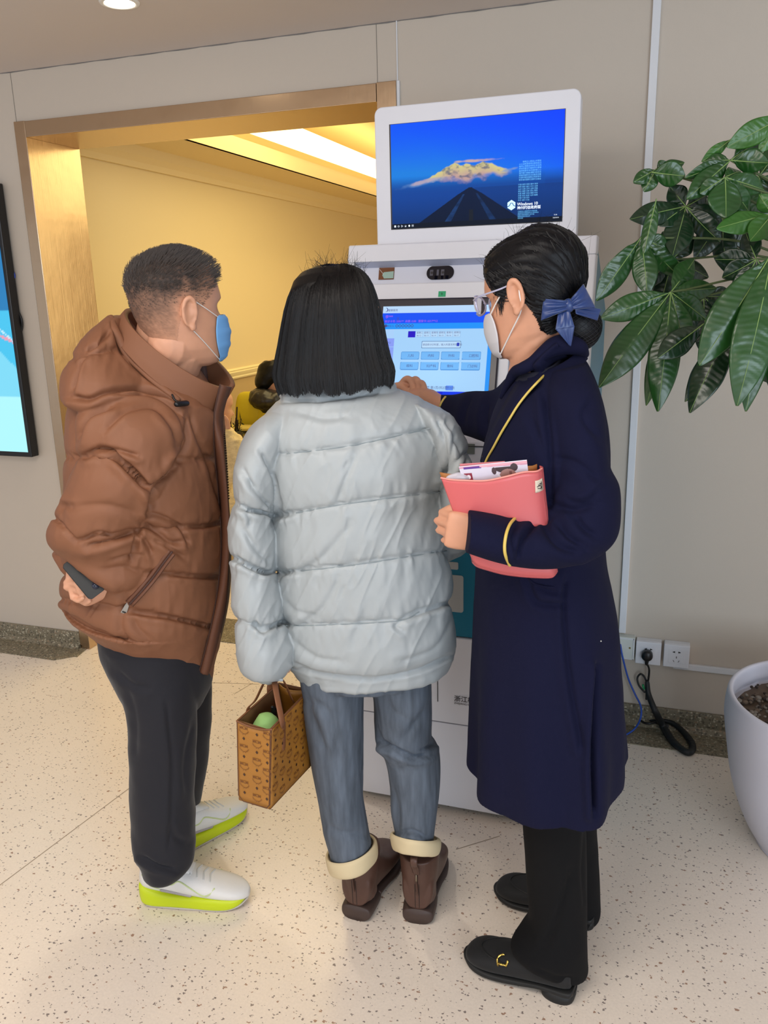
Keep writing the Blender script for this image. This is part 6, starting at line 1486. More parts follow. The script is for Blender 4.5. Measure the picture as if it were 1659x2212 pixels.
ribbons(np.array(paths), .0018, 'hair_strands', M_HG, hg)
paths = []
for _ in range(110):
    i = rs.randint(70, nz - 1); j = rs.randint(0, na)
    if not keep[i, j]: continue
    p = g2[i, j]; n_ = N[i, j]; L = .010 + .022 * rs.rand(); b_ = rs.randn(3) * .4; d_ = n_ * .5 + rs.randn(3) * .5 + np.array([0, -.4, .2]); d_ /= np.linalg.norm(d_)
    paths.append([Tg(p + n_ * .001 + d_ * L * t + b_ * L * t * t) for t in np.linspace(0, 1, 7)])
ribbons(np.array(paths), .0005, 'loose_hairs', M_HG, hg)
# sideburn wisps in front of the ear, nape wisps
paths = []
for _ in range(70):
    z = .012 - .03 * rs.rand(); ph = -1.22 + .14 * rs.randn() * .5; x, y, zz = head_pt(z, ph, .0012); p = np.array((x, y, zz)).reshape(3); paths.append([Tg(p + np.array((-.0, .002 * t, -.016 * t)) + rs.randn(3) * .0006) for t in np.linspace(0, 1, 5)])
for _ in range(0):
    z = -.065 - .02 * rs.rand(); ph = -2.0 - 1.1 * rs.rand(); x, y, zz = head_pt(z, ph, .001); p = np.array((x, y, zz)).reshape(3); paths.append([Tg(p + np.array((0, -.004 * t, -.012 * t)) + rs.randn(3) * .0012) for t in np.linspace(0, 1, 5)])
ribbons(np.array(paths), .0009, 'wisps', M_HG, hg)
# bun in its net
bc = W(1248, 706, 1.655)
m = MB(); G = ellipsoid((0, 0, 0), (.046, .042, .046), None, 30, 40); G = G * (1 + .05 * noise(G * 30, 3))[..., None]; G = bc + G[..., 0:1] * UV + G[..., 1:2] * HV + G[..., 2:3] * ZV; m.grid(G, 0, True, True, True); bu = m.build('hair_bun', M_HG, hg)
m = MB(); D = (G - bc) * 1.02
for i in range(2, 28, 2):
    for s_ in (1, -1):
        pts = [bc + D[(i + s_ * k) % 28 + 1, (k * 2) % 40] for k in range(0, 1)]
netm = []
for k in range(0, 40, 2):
    for s_ in (1, -1):
        m.tube([bc + D[i, (k + s_ * (i - 2)) % 40] for i in range(2, 28)], .0005, 4, round_ends=False)
m.build('hair_net', mat('net_black', (24, 26, 34), .5), bu)
# satin bow
M_SAT = mat('navy_satin', (34, 58, 112), .30, sheen=.3, bump=(40, .15, .002))
def ribbon_strip(c, wds, nm, par, side=None, thick=.0012, puffy=.0):
    P = crom(np.array(c, float), 8); w_ = crom(np.array(wds, float)[:, None], 8)[:, 0]; T_ = np.gradient(P, axis=0); T_ /= np.linalg.norm(T_, axis=1)[:, None]
    rows = []
    for k, (p, t) in enumerate(zip(P, T_)):
        v = EYE - p; v /= np.linalg.norm(v); s_ = np.cross(t, v); s_ /= np.linalg.norm(s_)
        s_ = s_ * .92 + v * (.35 * math.sin(k * .35)); rows.append([p + s_ * w_[k] * u + v * (.004 * math.cos(u * 3.0) + .0018 * math.sin(u * 9 + k * .4)) for u in np.linspace(-1, 1, 9)])
    m = MB(); m.grid(np.array(rows)); return m.build(nm, M_SAT, par, solid=thick)
kc = W(1228, 660, 1.585)
bow = MB(); G = ellipsoid((0, 0, 0), (.012, .010, .013), None, 14, 18); G = kc + G[..., 0:1] * UV + G[..., 1:2] * HV + G[..., 2:3] * ZV; bow.grid(G, 0, True, True, True); bo = bow.build('hair_bow', M_SAT, hg)
def bow_piece(quad_, ws, nm, bulge=.012, pleat=.004, back=True, n=26):
    """pleated satin: quad = knot top, knot bottom, outer top, outer bottom"""
    P = [W(x, y, w_) for (x, y), w_ in zip(quad_, ws)]
    v = EYE - P[0]; v /= np.linalg.norm(v); out = []
    for sgn_ in ((1, -1) if back else (1,)):
        G = np.array([[bil(P[0], P[1], P[2], P[3], q, u) + v * (sgn_ * bulge * math.sin(PI * min(1, u * .94 + .03)) ** .7 * (1 - .25 * (2 * q - 1) ** 2) + pleat * (1 - u) ** .6 * math.sin(q * 15 + u * 2) * u ** .4) for q in np.linspace(0, 1, n)] for u in np.linspace(0, 1, n)])
        out.append(G)
    m = MB()
    for G in out: m.grid(G)
    return m.build(nm, M_SAT, bo, solid=.0016)
bow_piece([(1226, 650), (1226, 668), (1174, 645), (1169, 692)], [1.580, 1.580, 1.588, 1.590], 'bow_loop', .010)
bow_piece([(1233, 646), (1238, 668), (1260, 614), (1286, 664)], [1.580, 1.580, 1.588, 1.592], 'bow_loop', .012)
bow_piece([(1206, 674), (1230, 672), (1200, 712), (1241, 706)], [1.584, 1.580, 1.574, 1.576], 'bow_tail', .003, .002, False)
bow_piece([(1200, 711), (1241, 705), (1228, 744), (1233, 748)], [1.574, 1.576, 1.582, 1.582], 'bow_tail_tip', .001, .001, False)
bow_piece([(1240, 656), (1244, 678), (1298, 668), (1290, 692)], [1.584, 1.584, 1.604, 1.606], 'bow_tail', .003, .002, False)
# mask with ear loop
mkg, G = mask_piece(Tg, gu, -.112, -.020, 1.10, (206, 204, 208), 'white_face_mask', False)
m = MB()
eT = Tg(np.array((-.0785, .004, .026))); eM = Tg(np.array((-.089, -.018, -.004))); eB = Tg(np.array((-.080, -.012, -.032)))
m.tube([G[-2, 0], (np.array(G[-2, 0]) + eT) / 2 + UV * -.003, eT, Tg(np.array((-.086, -.016, .016))), eM, eB, (np.array(G[3, 0]) + eB) / 2 - HV * .003, G[3, 0]], .0014, 6, sub=6); m.build('ear_loop', mat('loop_white', (226, 222, 220), .6), mkg)
# spectacles
gl = MB(); a = np.linspace(0, 2 * PI, 24, endpoint=False)
M_FR = mat('clear_lilac_frame', (190, 190, 216), .15, .2)
for s_ in (1, -1):
    c_ = np.array((s_ * .034, .108, .004)); pts = [Tg(c_ + np.array((.025 * math.cos(t), -.004 * abs(math.cos(t)) - (.010 if s_ * math.cos(t) > .6 else 0) * .6, .020 * math.sin(t)))) for t in np.linspace(0, 2 * PI, 28)]
    gl.tube(pts, .0022, 6, round_ends=False)
gl.tube([Tg(np.array((x, .109, .010))) for x in (-.010, 0, .010)], .0018, 6)
gs = gl.build('spectacles', M_FR, gu)
for s_ in (1, -1):
    m = MB(); m.tube([Tg(np.array((s_ * .059, .102, .014))), Tg(np.array((s_ * .074, .080, .016))), Tg(np.array((s_ * .0815, .03, .018))), Tg(np.array((s_ * .082, -.004, .020))), Tg(np.array((s_ * .082, -.016, .004)))], .0019, 6, sub=4); m.build('temple', M_FR, gs)
    m = MB(); c_ = np.array((s_ * .034, .107, .004)); m.add([Tg(c_ + np.array((.024 * math.cos(t), -.003 * abs(math.cos(t)), .019 * math.sin(t)))) for t in a], [tuple(range(24))]); m.build('lens', mat_cached('lens_glass', (235, 240, 255), .03, trans=1.0), gs)

# ------------------------------------------------------------------ folder and leaflets
M_PINK = mat('coral_plastic', (208, 98, 100), .38, coat=.1)
M_FIN = mat('folder_inside', (176, 116, 62), .6)
fo = thing('document_folder', 'coral pink plastic document folder clamped under the forearm of the woman in the navy coat', 'folder', tuple(W(1080, 1250, 1.50)))
tp = [(953, 1032, 1.470), (975, 1036, 1.460), (1010, 1038, 1.450), (1050, 1038, 1.444), (1090, 1030, 1.440), (1130, 1020, 1.442), (1158, 1018, 1.448), (1170, 1012, 1.460)]
md_ = [(982, 1112, 1.470), (1000, 1122, 1.462), (1030, 1128, 1.454), (1062, 1130, 1.450), (1096, 1128, 1.448), (1130, 1124, 1.448), (1165, 1118, 1.452), (1181, 1110, 1.462)]
bt_ = [(1022, 1213, 1.472), (1032, 1222, 1.466), (1056, 1230, 1.460), (1086, 1238, 1.456), (1120, 1243, 1.452), (1160, 1246, 1.450), (1192, 1246, 1.450), (1202, 1238, 1.458)]
r0 = crom([W(*p) for p in tp], 6); r1 = crom([W(*p) for p in md_], 6); r2 = crom([W(*p) for p in bt_], 6)
rows = crom(np.stack([r0, r1, r2]).reshape(3, -1), 10).reshape(-1, len(r0), 3)
m = MB(); m.grid(rows); m.build('front_cover', [M_PINK], fo, solid=.0022)
bk = rows + HV * .030; bk[0] = bk[0]
right = np.stack([rows[:, -1], rows[:, -1] + UV * .004 + HV * .012, bk[:, -1] + UV * .001], 1)
m = MB(); m.grid(rows[:, ::3] + HV * .034 + ZV * .003); m.build('back_cover', [M_FIN], fo, solid=.0022)
m = MB(); m.grid(crom(right.transpose(1, 0, 2).reshape(3, -1), 5).reshape(-1, right.shape[0], 3)); m.build('spine', [M_PINK], fo, solid=.0022)
bot = np.stack([rows[-1], rows[-1] - ZV * .006 + HV * .014, rows[-1] + HV * .034], 0); m = MB(); m.grid(crom(bot.reshape(3, -1), 5).reshape(-1, bot.shape[1], 3)); m.build('folder_base', [M_PINK], fo, solid=.0022)
m = MB(); m.tube(rows[0] - HV * .001, .0018, 6); m.build('rolled_edge', mat('coral_edge', (240, 150, 138), .4), fo)
def fpt(u, v, out=.002):
    i = v * (rows.shape[0] - 1); j = u * (rows.shape[1] - 1); i0, j0 = int(min(i, rows.shape[0] - 2)), int(min(j, rows.shape[1] - 2)); a_, b_ = i - i0, j - j0
    p = rows[i0, j0] * (1 - a_) * (1 - b_) + rows[i0 + 1, j0] * a_ * (1 - b_) + rows[i0, j0 + 1] * (1 - a_) * b_ + rows[i0 + 1, j0 + 1] * a_ * b_
    return p - HV * out
G = np.array([[fpt(u, v) for u in np.linspace(.835, .985, 10)] for v in np.linspace(.10, .235, 8)])
m = MB(); m.grid(G); la = m.build('name_label', mat('label_paper', (222, 208, 186), .6), fo, solid=.0005)
m = MB()
for pts in (((.86, .17), (.90, .165), (.93, .172)), ((.87, .19), (.92, .20), (.95, .19)), ((.925, .14), (.93, .18), (.925, .21)), ((.90, .145), (.94, .15), (.96, .148)), ((.95, .13), (.96, .17), (.955, .22)), ((.885, .15), (.89, .17), (.90, .16))):
    m.tube([fpt(u, v, .0032) for u, v in pts], .0006, 4, sub=3)
m.build('handwriting', mat('ink', (40, 36, 40), .6), la)
# leaflet with a portrait
def bil2(P00, P10, P01, P11, u, v): return P00 * (1 - u) * (1 - v) + P10 * u * (1 - v) + P01 * (1 - u) * v + P11 * u * v
def quad(px, w, nm, m_, parent=None, th=.0006, n=(26, 12)):
    P = [W(x, y, w_) for (x, y), w_ in zip(px, w)]
    G = np.array([[bil(P[0], P[1], P[2], P[3], u, v) for u in np.linspace(0, 1, n[0])] for v in np.linspace(0, 1, n[1])])
    m = MB(); m.grid(G); return m.build(nm, m_, parent, solid=th), P
lq = [(1004, 1060), (1146, 1060), (991, 1008), (1138, 993)]; lw_ = [1.466, 1.458, 1.462, 1.456]
ll = thing('leaflet', 'white and purple printed leaflet with a portrait photo sticking out of the pink folder', 'leaflet', tuple(W(1070, 1040, 1.48)))
nx, nz = 220, 84; U, Vv = np.meshgrid(np.linspace(0, 1, nx), np.linspace(0, 1, nz)); C = np.zeros((nz, nx, 3)); C[:] = lin((214, 208, 222))
def band(k, col): C[k] = lin(col)
band((Vv > .90 - .05 * U) & (Vv < .975), (210, 150, 172)); band((Vv > .86) & (Vv < .94) & (U > .06) & (U < .32), (92, 48, 140)); band((Vv > .90) & (U > .30) & (Vv < .96), (226, 168, 180)); band(Vv >= .975, (226, 222, 232))
band((U > .05) & (U < .165) & (Vv > .28) & (Vv < .70), (140, 40, 60)); band(((U - .112) / .028) ** 2 + ((Vv - .55) / .085) ** 2 < 1, (232, 224, 230)); band((np.abs(U - .125) < .03) & (np.abs(Vv - .35) < .025), (220, 210, 214))
nn_ = .06 * noise(np.stack([U * 20, Vv * 8, 0 * U], -1), 2)
band((((U - .66) / .14) ** 2 + ((Vv - .80) / .17) ** 2 < 1 + nn_) & (Vv < .84), (58, 40, 42)); band(((U - .80) / .055) ** 2 + ((Vv - .80) / .13) ** 2 < 1, (62, 44, 48))
band((((U - .70) / .13) ** 2 + ((Vv - .50) / .26) ** 2 < 1) & (U > .56), (156, 118, 110)); band((np.abs(U - .74) < .02) & (np.abs(Vv - .58) < .10), (120, 80, 76))
band((np.abs((U - .56) * 1.4 + (Vv - .55) * .4) < .022) & (Vv < .78) & (Vv > .3), (226, 224, 232)); band(((U - .50) / .035) ** 2 + ((Vv - .72) / .13) ** 2 < 1, (70, 50, 54)); band(((U - .44) / .11) ** 2 + ((Vv - .26) / .16) ** 2 < 1, (52, 36, 38))
P = [W(x, y, w_) for (x, y), w_ in zip(lq, lw_)]
G = np.array([[bil(P[0], P[1], P[2], P[3], u, v) for u in np.linspace(0, 1, nx)] for v in np.linspace(0, 1, nz)])
m = MB(); m.grid(G); m.build('cover_page', attr_mat('leaflet_print', .45), ll, colors=C.reshape(-1, 3))
m = MB(); m.grid(G[::6, ::6] + HV * .0012); m.build('back_page', mat('paper_white', (226, 222, 228), .6), ll, solid=.0008)
o2, _ = quad([(1000, 1050), (1120, 1046), (993, 1002), (1090, 996)], [1.474, 1.466, 1.470, 1.464], 'leaflet', mat('pink_paper', (206, 120, 126), .5)); tag(o2, 'pink sheet of paper just showing behind the portrait leaflet', 'leaflet')
m = MB(); G = ellipsoid((0, 0, 0), (.022, .006, .012), None, 16, 24); G = W(990, 1034, 1.466) + (G * (1 + .12 * noise(G * 90, 3))[..., None]) @ np.stack([UV, HV, ZV]); m.grid(G, 0, True, True, True)
ob = m.build('plastic_bag', mat('clear_film', (210, 206, 216), .15, alpha=.65)); tag(ob, 'small crumpled clear plastic bag at the left corner of the pink folder', 'bag')
# ------------------------------------------------------------------ potted plant on the right
M_POT = mat('white_glazed_pot', (216, 216, 228), .42)
M_LEAF = mat('leaf_green', (28, 74, 24), .34, bump=(60, .3, .002), var=(9, .22), spec=.6, coat=.25)
M_LEAFD = mat('leaf_deep_green', (14, 48, 22), .32, bump=(60, .3, .002), var=(9, .2), spec=.6, coat=.3)
M_LEAFL = mat('leaf_fresh_green', (52, 104, 34), .38, bump=(60, .3, .002), var=(9, .2), spec=.5, coat=.2)
M_LMID = mat('leaf_midrib', (132, 162, 92), .5)
M_STEM = mat('plant_stem', (84, 100, 58), .6)
PX, PY = .492, 2.318
pl_ = thing('potted_plant', 'large glossy palm-leaved plant in a tall rounded white pot at the right edge', 'plant', (PX, PY, 0))
prof = [(.0, .0), (.150, .0), (.166, .012), (.196, .06), (.226, .13), (.250, .21), (.266, .30), (.277, .37), (.279, .41), (.276, .445), (.273, .458), (.267, .462), (.259, .456), (.256, .42), (.250, .38), (.0, .38)]
a = np.linspace(0, 2 * PI, 96, endpoint=False)
tgt = proj(np.array([[PX - .275 * UV[0], PY - .275 * UV[1], .45]]))[0]
PR = crom(np.array(prof), 4); G = np.array([np.stack([PX + max(r, .001) * np.cos(a), PY + max(r, .001) * np.sin(a), np.full(96, z)], 1) for r, z in PR])
m = MB(); m.grid(G, 0, True); m.build('pot', M_POT, pl_)
rs = np.random.RandomState(9); m = MB()
G = np.array([np.stack([PX + r * np.cos(a), PY + r * np.sin(a), .398 + .006 * noise(np.stack([r * np.cos(a) * 40, r * np.sin(a) * 40, 0 * a], -1), 2)], 1) for r in np.linspace(.001, .250, 24)]); m.grid(G, 0, True)
for _ in range(700):
    q = rs.rand() * 2 * PI; r = .245 * math.sqrt(rs.rand()); s = .0045 + .006 * rs.rand(); c_ = np.array((PX + r * math.cos(q), PY + r * math.sin(q), .402 + .006 * rs.rand()))
    g = ellipsoid((0, 0, 0), (s, s * (.6 + .5 * rs.rand()), s * .7), None, 6, 8); q2 = rs.rand() * 6; R2 = np.array([[math.cos(q2), -math.sin(q2), 0], [math.sin(q2), math.cos(q2), 0], [0, 0, 1]]); m.grid(c_ + g @ R2, int(rs.rand() * 3), True, True, True)
o = m.build('gravel', [mat('gravel_brown', (96, 80, 66), .8), mat('gravel_grey', (120, 112, 102), .8), mat('soil_dark', (54, 44, 38), .9)], pl_); o['kind'] = 'stuff'
m = MB(); m.tube([(PX, PY, .38), (PX + .02, PY - .01, .8), (PX - .01, PY - .02, 1.15), (PX, PY - .04, 1.45)], [.035, .030, .027, .022], 16, sub=5); trunk_ = m.build('trunk', mat('braided_bark', (112, 96, 70), .8, bump=(40, .8, .006)), pl_)
def leaflet_grid(base, tip, width, droop=.0, cup=.18, wave=.003, seed=0, roll=0.0):
    base = np.array(base); tip = np.array(tip); ax = tip - base; L = np.linalg.norm(ax); ax /= L
    v = EYE - (base + tip) / 2; v /= np.linalg.norm(v); side = np.cross(ax, v); side /= np.linalg.norm(side); nrm = np.cross(side, ax); nrm = nrm if nrm @ v > 0 else -nrm
    c_, s_ = math.cos(roll), math.sin(roll); side, nrm = side * c_ + nrm * s_, nrm * c_ - side * s_
    t = np.linspace(0, 1, 90); u = np.linspace(-1, 1, 15); T_, Uu = np.meshgrid(t, u, indexing='ij')
    w_ = width / 2 * (np.sin(np.clip(T_, 0, 1) ** 1.22 * PI * .985 + .02) ** .88) * (1 - .12 * T_) * (.10 + .90 * np.clip(T_ * 5, 0, 1)) + .0006
    rip = (.0010 * np.sin((T_ * L / .013 - np.abs(Uu) * 1.1 + .25 * noise(np.stack([T_ * 9, Uu * 2, 0 * T_ + seed], -1), seed)) * 2 * PI) * np.abs(Uu) ** .4 * (1 - np.abs(Uu) ** 3) + .0026 * noise(np.stack([T_ * L * 45, Uu * 2.2, 0 * T_ + seed * 3.1], -1), 3)) * (1 - T_ ** 3)
    P = base + (ax * L)[None, None] * T_[..., None] + side * (w_ * Uu)[..., None]
    z = -cup * w_ * np.abs(Uu) ** 1.4 + rip + wave * np.sin(T_ * 9 + seed) * np.sign(Uu) * np.abs(Uu) + L * droop * 4 * T_ * (1 - T_) * .5
    P = P + nrm * z[..., None]
    mid = base + (ax * L)[None] * t[:, None] + nrm * (L * droop * 4 * t * (1 - t) * .5 + .0008)[:, None]
    return P, mid
LEAFN = [0]
def palm_leaf(hub, leaflets, mt=0, stem=None, wscale=1.0):
    """hub (px, py, w); leaflets: (tip px, tip py, tip w, width m)"""
    H_ = W(*hub); m = MB(); mm = MB(); LEAFN[0] += 1
    for k, lf in enumerate(leaflets):
        tx_, ty_, tw, wd = lf[:4]; b = H_ if len(lf) < 5 else W(*lf[4])
        T_ = W(tx_, ty_, tw); rl = rs.uniform(-.35, .35)
        P, mid = leaflet_grid(b, T_, wd * wscale, rs.uniform(.02, .12), rs.uniform(.1, .3), .002, k + LEAFN[0], rl); m.grid(P); mm.tube(mid, list(np.linspace(.0014, .0004, len(mid))), 5, round_ends=False)
    o = m.build('palmate_leaf', [(M_LEAF, M_LEAFD, M_LEAFL)[mt]], pl_, solid=.0006); mm.build('midrib', M_LMID, o)
    s0 = np.array(stem) if stem is not None else np.array((PX, PY - .04, 1.40)); q = (s0 + H_) / 2 + ZV * .10
    ms = MB(); ms.tube([s0, q, H_], [.0036, .0028, .0024], 8, sub=8); ms.build('leaf_stalk', M_STEM, pl_)
# traced leaves
palm_leaf((1449, 631, 1.92), [(1297, 688, 1.93, .062), (1294, 837, 1.86, .082), (1421, 889, 1.84, .074), (1396, 876, 1.98, .05), (1482, 760, 1.90, .06), (1548, 622, 1.95, .05), (1525, 690, 1.94, .055), (1500, 560, 1.98, .055)], 0)
palm_leaf((1668, 545, 1.74), [(1510, 790, 1.72, .092), (1592, 877, 1.66, .090), (1611, 889, 1.72, .07), (1700, 900, 1.70, .09), (1790, 760, 1.72, .08), (1760, 480, 1.78, .07)], 0)
palm_leaf((1586, 700, 1.84), [(1490, 892, 1.80, .074), (1421, 774, 1.82, .060, (1520, 700, 1.84)), (1480, 868, 1.88, .055), (1560, 800, 1.9, .06), (1670, 830, 1.88, .06)], 1)
palm_leaf((1386, 511, 1.98), [(1288, 650, 1.98, .062), (1399, 638, 1.94, .060), (1391, 548, 1.92, .034, (1418, 430, 1.94)), (1442, 543, 1.98, .052), (1470, 600, 2.0, .05)], 0)
palm_leaf((1418, 366, 2.00), [(1368, 394, 2.0, .034), (1391, 414, 2.0, .040), (1480, 380, 1.96, .060, (1408, 372, 1.98)), (1478, 352, 2.02, .03), (1440, 350, 2.0, .025)], 0)
palm_leaf((1578, 346, 1.95), [(1483, 430, 1.93, .052), (1480, 384, 1.95, .036), (1519, 348, 1.98, .034), (1660, 352, 1.92, .055), (1664, 282, 1.97, .048), (1640, 300, 2.0, .03)], 0)
palm_leaf((1700, 248, 1.92), [(1570, 318, 1.94, .055), (1516, 350, 1.98, .026, (1580, 300, 1.96)), (1640, 330, 1.93, .04), (1760, 320, 1.93, .05)], 2)
palm_leaf((1482, 446, 2.02), [(1447, 402, 2.02, .052), (1361, 474, 1.98, .058), (1424, 488, 2.0, .050), (1560, 488, 2.0, .060), (1453, 552, 1.96, .070), (1556, 522, 1.99, .060), (1528, 420, 2.04, .05)], 1)
palm_leaf((1566, 383, 1.92), [(1568, 470, 1.88, .080), (1512, 418, 1.92, .04), (1618, 458, 1.94, .050), (1650, 410, 1.94, .05), (1600, 370, 1.96, .04)], 0)
palm_leaf((1668, 462, 1.88), [(1548, 494, 1.87, .054), (1620, 520, 1.85, .052), (1640, 420, 1.9, .04), (1740, 520, 1.88, .06), (1700, 420, 1.9, .05)], 2)
palm_leaf((1634, 560, 1.90), [(1560, 600, 1.92, .05), (1590, 650, 1.9, .055), (1545, 560, 1.95, .05), (1680, 640, 1.9, .055), (1610, 500, 1.95, .05)], 1)
palm_leaf((1452, 560, 2.08), [(1385, 620, 2.06, .05), (1420, 680, 2.06, .055), (1480, 670, 2.06, .05), (1530, 600, 2.08, .05), (1432, 500, 2.1, .045), (1500, 510, 2.1, .05)], 1)
palm_leaf((1560, 470, 2.10), [(1500, 560, 2.08, .06), (1570, 590, 2.08, .06), (1640, 540, 2.1, .06), (1500, 430, 2.12, .05), (1600, 400, 2.12, .05), (1640, 450, 2.12, .05)], 1)
palm_leaf((1520, 640, 2.06), [(1460, 740, 2.04, .055), (1530, 780, 2.02, .06), (1600, 730, 2.04, .06), (1580, 640, 2.08, .05), (1450, 650, 2.1, .05)], 1)
palm_leaf((1640, 640, 2.00), [(1560, 740, 1.98, .06), (1640, 790, 1.98, .06), (1720, 740, 2.0, .06), (1720, 600, 2.02, .06)], 1)
palm_leaf((1640, 380, 2.06), [(1560, 440, 2.06, .055), (1650, 480, 2.04, .06), (1720, 420, 2.06, .055), (1690, 310, 2.08, .05), (1590, 320, 2.1, .045)], 0)
for hx_, hy_, hw_ in ((1780, 420, 2.0), (1800, 600, 2.2), (1840, 330, 2.3), (1720, 500, 2.45), (1900, 520, 2.1)):
    palm_leaf((hx_, hy_, hw_), [(hx_ + 130 * math.cos(q) * (2 / hw_), hy_ + 40 + 110 * math.sin(q) * (2 / hw_), hw_ + rs.uniform(-.05, .05), .065) for q in np.linspace(-2.6, 2.2, 7)], int(rs.rand() * 3))

# ------------------------------------------------------------------ lounge beyond the doorway
M_SOFA = mat('yellow_sofa_leather', (196, 178, 96), .5, bump=(30, .2, .003))
M_CUSH = mat('yellow_cushion', (206, 190, 40), .6, bump=(40, .3, .003))
M_CREAM = mat('cream_chair_leather', (222, 204, 160), .5, bump=(30, .2, .003))
M_WOOD = mat('brown_chair_base', (110, 70, 36), .5)
def soft_box(c, h, T=None, e=5.0, seed=0, amp=.004, n=28):
    th = np.linspace(-PI / 2 + .01, PI / 2 - .01, n); ph = np.linspace(0, 2 * PI, n * 2, endpoint=False); TH, PH = np.meshgrid(th, ph, indexing='ij'); f = lambda v: np.sign(v) * np.abs(v) ** (2 / e)
    G = np.stack([h[0] * f(np.cos(TH)) * f(np.cos(PH)), h[1] * f(np.cos(TH)) * f(np.sin(PH)), h[2] * f(np.sin(TH))], -1); r = np.linalg.norm(G, axis=-1, keepdims=True); G = G + G / r * (amp * fbm(G * 9 + seed, seed, 2))[..., None]
    return (T(G) if T is not None else G) + np.array(c)
# sofa seen from behind, facing into the lounge
YS = 4.62; zt_s = onY(530, 924, YS)[2]
sf = thing('sofa', 'pale yellow sofa seen from behind in the lounge beyond the doorway', 'sofa', (-1.9, YS + .3, 0))
m = MB(); m.box((-2.86, YS, .10), (-1.25, YS + .14, zt_s)); m.build('backrest', M_SOFA, sf, bevel=.02, smooth=False)
m = MB(); m.grid(soft_box((-2.05, YS + .52, .26), (.70, .38, .12))); m.build('seat', M_SOFA, sf)
for x_ in (-2.79, -1.32): m = MB(); m.grid(soft_box((x_, YS + .52, .36), (.07, .38, .24)), 0, True, True, True); m.build('armrest', M_SOFA, sf)
m = MB(); m.box((-2.85, YS - .004, zt_s - .035), (-1.26, YS, zt_s - .020)); m.build('dark_trim', mat('dark_piping', (50, 40, 24), .5), sf, smooth=False)
for x_ in (-2.75, -1.37):
    m = MB(); m.box((x_ - .03, YS + .04, 0), (x_ + .03, YS + .10, .11)); m.build('leg', M_WOOD, sf, smooth=False)
for px, py, Yc, lab in ((541, 902, YS + .235, 'plump yellow cushion standing behind the sofa back, left of the person in black'), (586, 922, YS + .235, 'second yellow cushion, mostly hidden behind the shoulder of the pale jacket')):
    c_ = onY(px, py, Yc)
    g = soft_box((0, 0, 0), (.098, .045, .165), None, 2.8, 3, .006); g[..., 2] *= 1 + .22 * (np.abs(g[..., 0]) / .1) ** 2; m = MB(); m.grid(g + c_, 0, True, True, True); o = m.build('cushion', M_CUSH, None); tag(o, lab, 'cushion', 'yellow cushions on the lounge sofa')
# person in black seated beyond
pb = thing('person', 'dark-haired person in a black padded jacket sitting far behind in the lounge, seen from behind', 'person', tuple(W(604, 1000, 5.5) * np.array([1, 1, 0])))
wq = 5.5; Tb = frame(W(592, 818, wq), math.radians(52), math.radians(18), 0, 1.05)
mb = MB(); add_head(mb, Tb); mb.tube([W(588, 835, wq), W(590, 870, wq)], [.055, .07], 16)
mb.grid(loft([(560, 875, 620, 875, wq, .2), (556, 930, 630, 930, wq, .24), (575, 985, 635, 985, wq, .25)], 30, 3), 0, True, True, True)
for s_ in (-1, 1): mb.tube([W(604 + s_ * 14, 985, wq), W(606 + s_ * 14, 985, wq + .35), W(606 + s_ * 14, 1060, wq + .40)], [.075, .06, .045], 14)
remesh_obj(mb, 'body', M_SKW, pb, .008, smooth_it=1)
G = loft([(570, 780, 600, 777, wq, .12), (560, 790, 612, 786, wq, .18), (553, 812, 616, 806, wq, .22), (551, 828, 598, 826, wq - .01, .20), (557, 842, 584, 838, wq - .03, .13)], 40, 8); m = MB(); m.grid(G + gnorm(G) * (.004 * fbm(G * 30, 2, 2))[..., None], 0, True, True, True); m.build('hair', M_HG, pb)
jm = MB(); G = loft([(562, 842, 608, 842, wq, .20), (552, 856, 640, 850, wq, .30), (550, 876, 655, 870, wq, .34), (556, 895, 660, 895, wq, .34), (562, 915, 660, 920, wq, .34), (566, 950, 660, 950, wq, .34), (568, 985, 660, 985, wq, .34)], 60, 8); G = puff(G, gnorm(G), [[(500, 830), (700, 830)], [(500, 866), (700, 872)], [(500, 905), (700, 910)], [(500, 1020), (700, 1020)]], .015, .012, 3, .008, (4., 16.), 3); jm.grid(G, 0, True, True, True)
G = loft([(552, 838, 606, 842, wq - .06, .18), (541, 848, 618, 850, wq - .07, .24), (539, 864, 616, 870, wq - .08, .25), (545, 880, 600, 884, wq - .06, .2)], 40, 6); jm.grid(G, 0, True, True, True)
remesh_obj(jm, 'padded_jacket', mat('black_nylon', (34, 32, 34), .35), pb, .008, lambda V, N: V + N * (.008 * fbm(V * 22, 3, 3))[:, None], 1)
# person in the cream fleece
wq = 4.50
pc_ = thing('person', 'seated person in a cream patterned fleece, mostly hidden between the brown and pale jackets', 'person', tuple(W(500, 1200, wq) * np.array([1, 1, 0])))
mb = MB(); Tc = frame(W(464, 878, wq), math.radians(70), math.radians(10), 0, 1.0); add_head(mb, Tc); mb.tube([W(464, 900, wq), W(466, 945, wq)], [.05, .07], 16)
mb.grid(loft([(446, 950, 486, 950, wq, .2), (444, 1040, 490, 1040, wq, .22), (446, 1100, 490, 1100, wq, .24)], 30, 3), 0, True, True, True)
w_ = W(489, 942, wq - .12); add_hand(mb, w_, W(480, 922, wq - .12) - w_, HV, UV, [(10, 20, 20)] * 4, (.5, 20, 20), .95, fore=W(510, 985, wq - .12))
for s_ in (-1, 1): mb.tube([W(470, 1100, wq + s_ * .06), W(508, 1110, wq + s_ * .06), W(508, 1205, wq + s_ * .06)], [.06, .045, .03], 14)
remesh_obj(mb, 'body', M_SKW, pc_, .007, smooth_it=1)
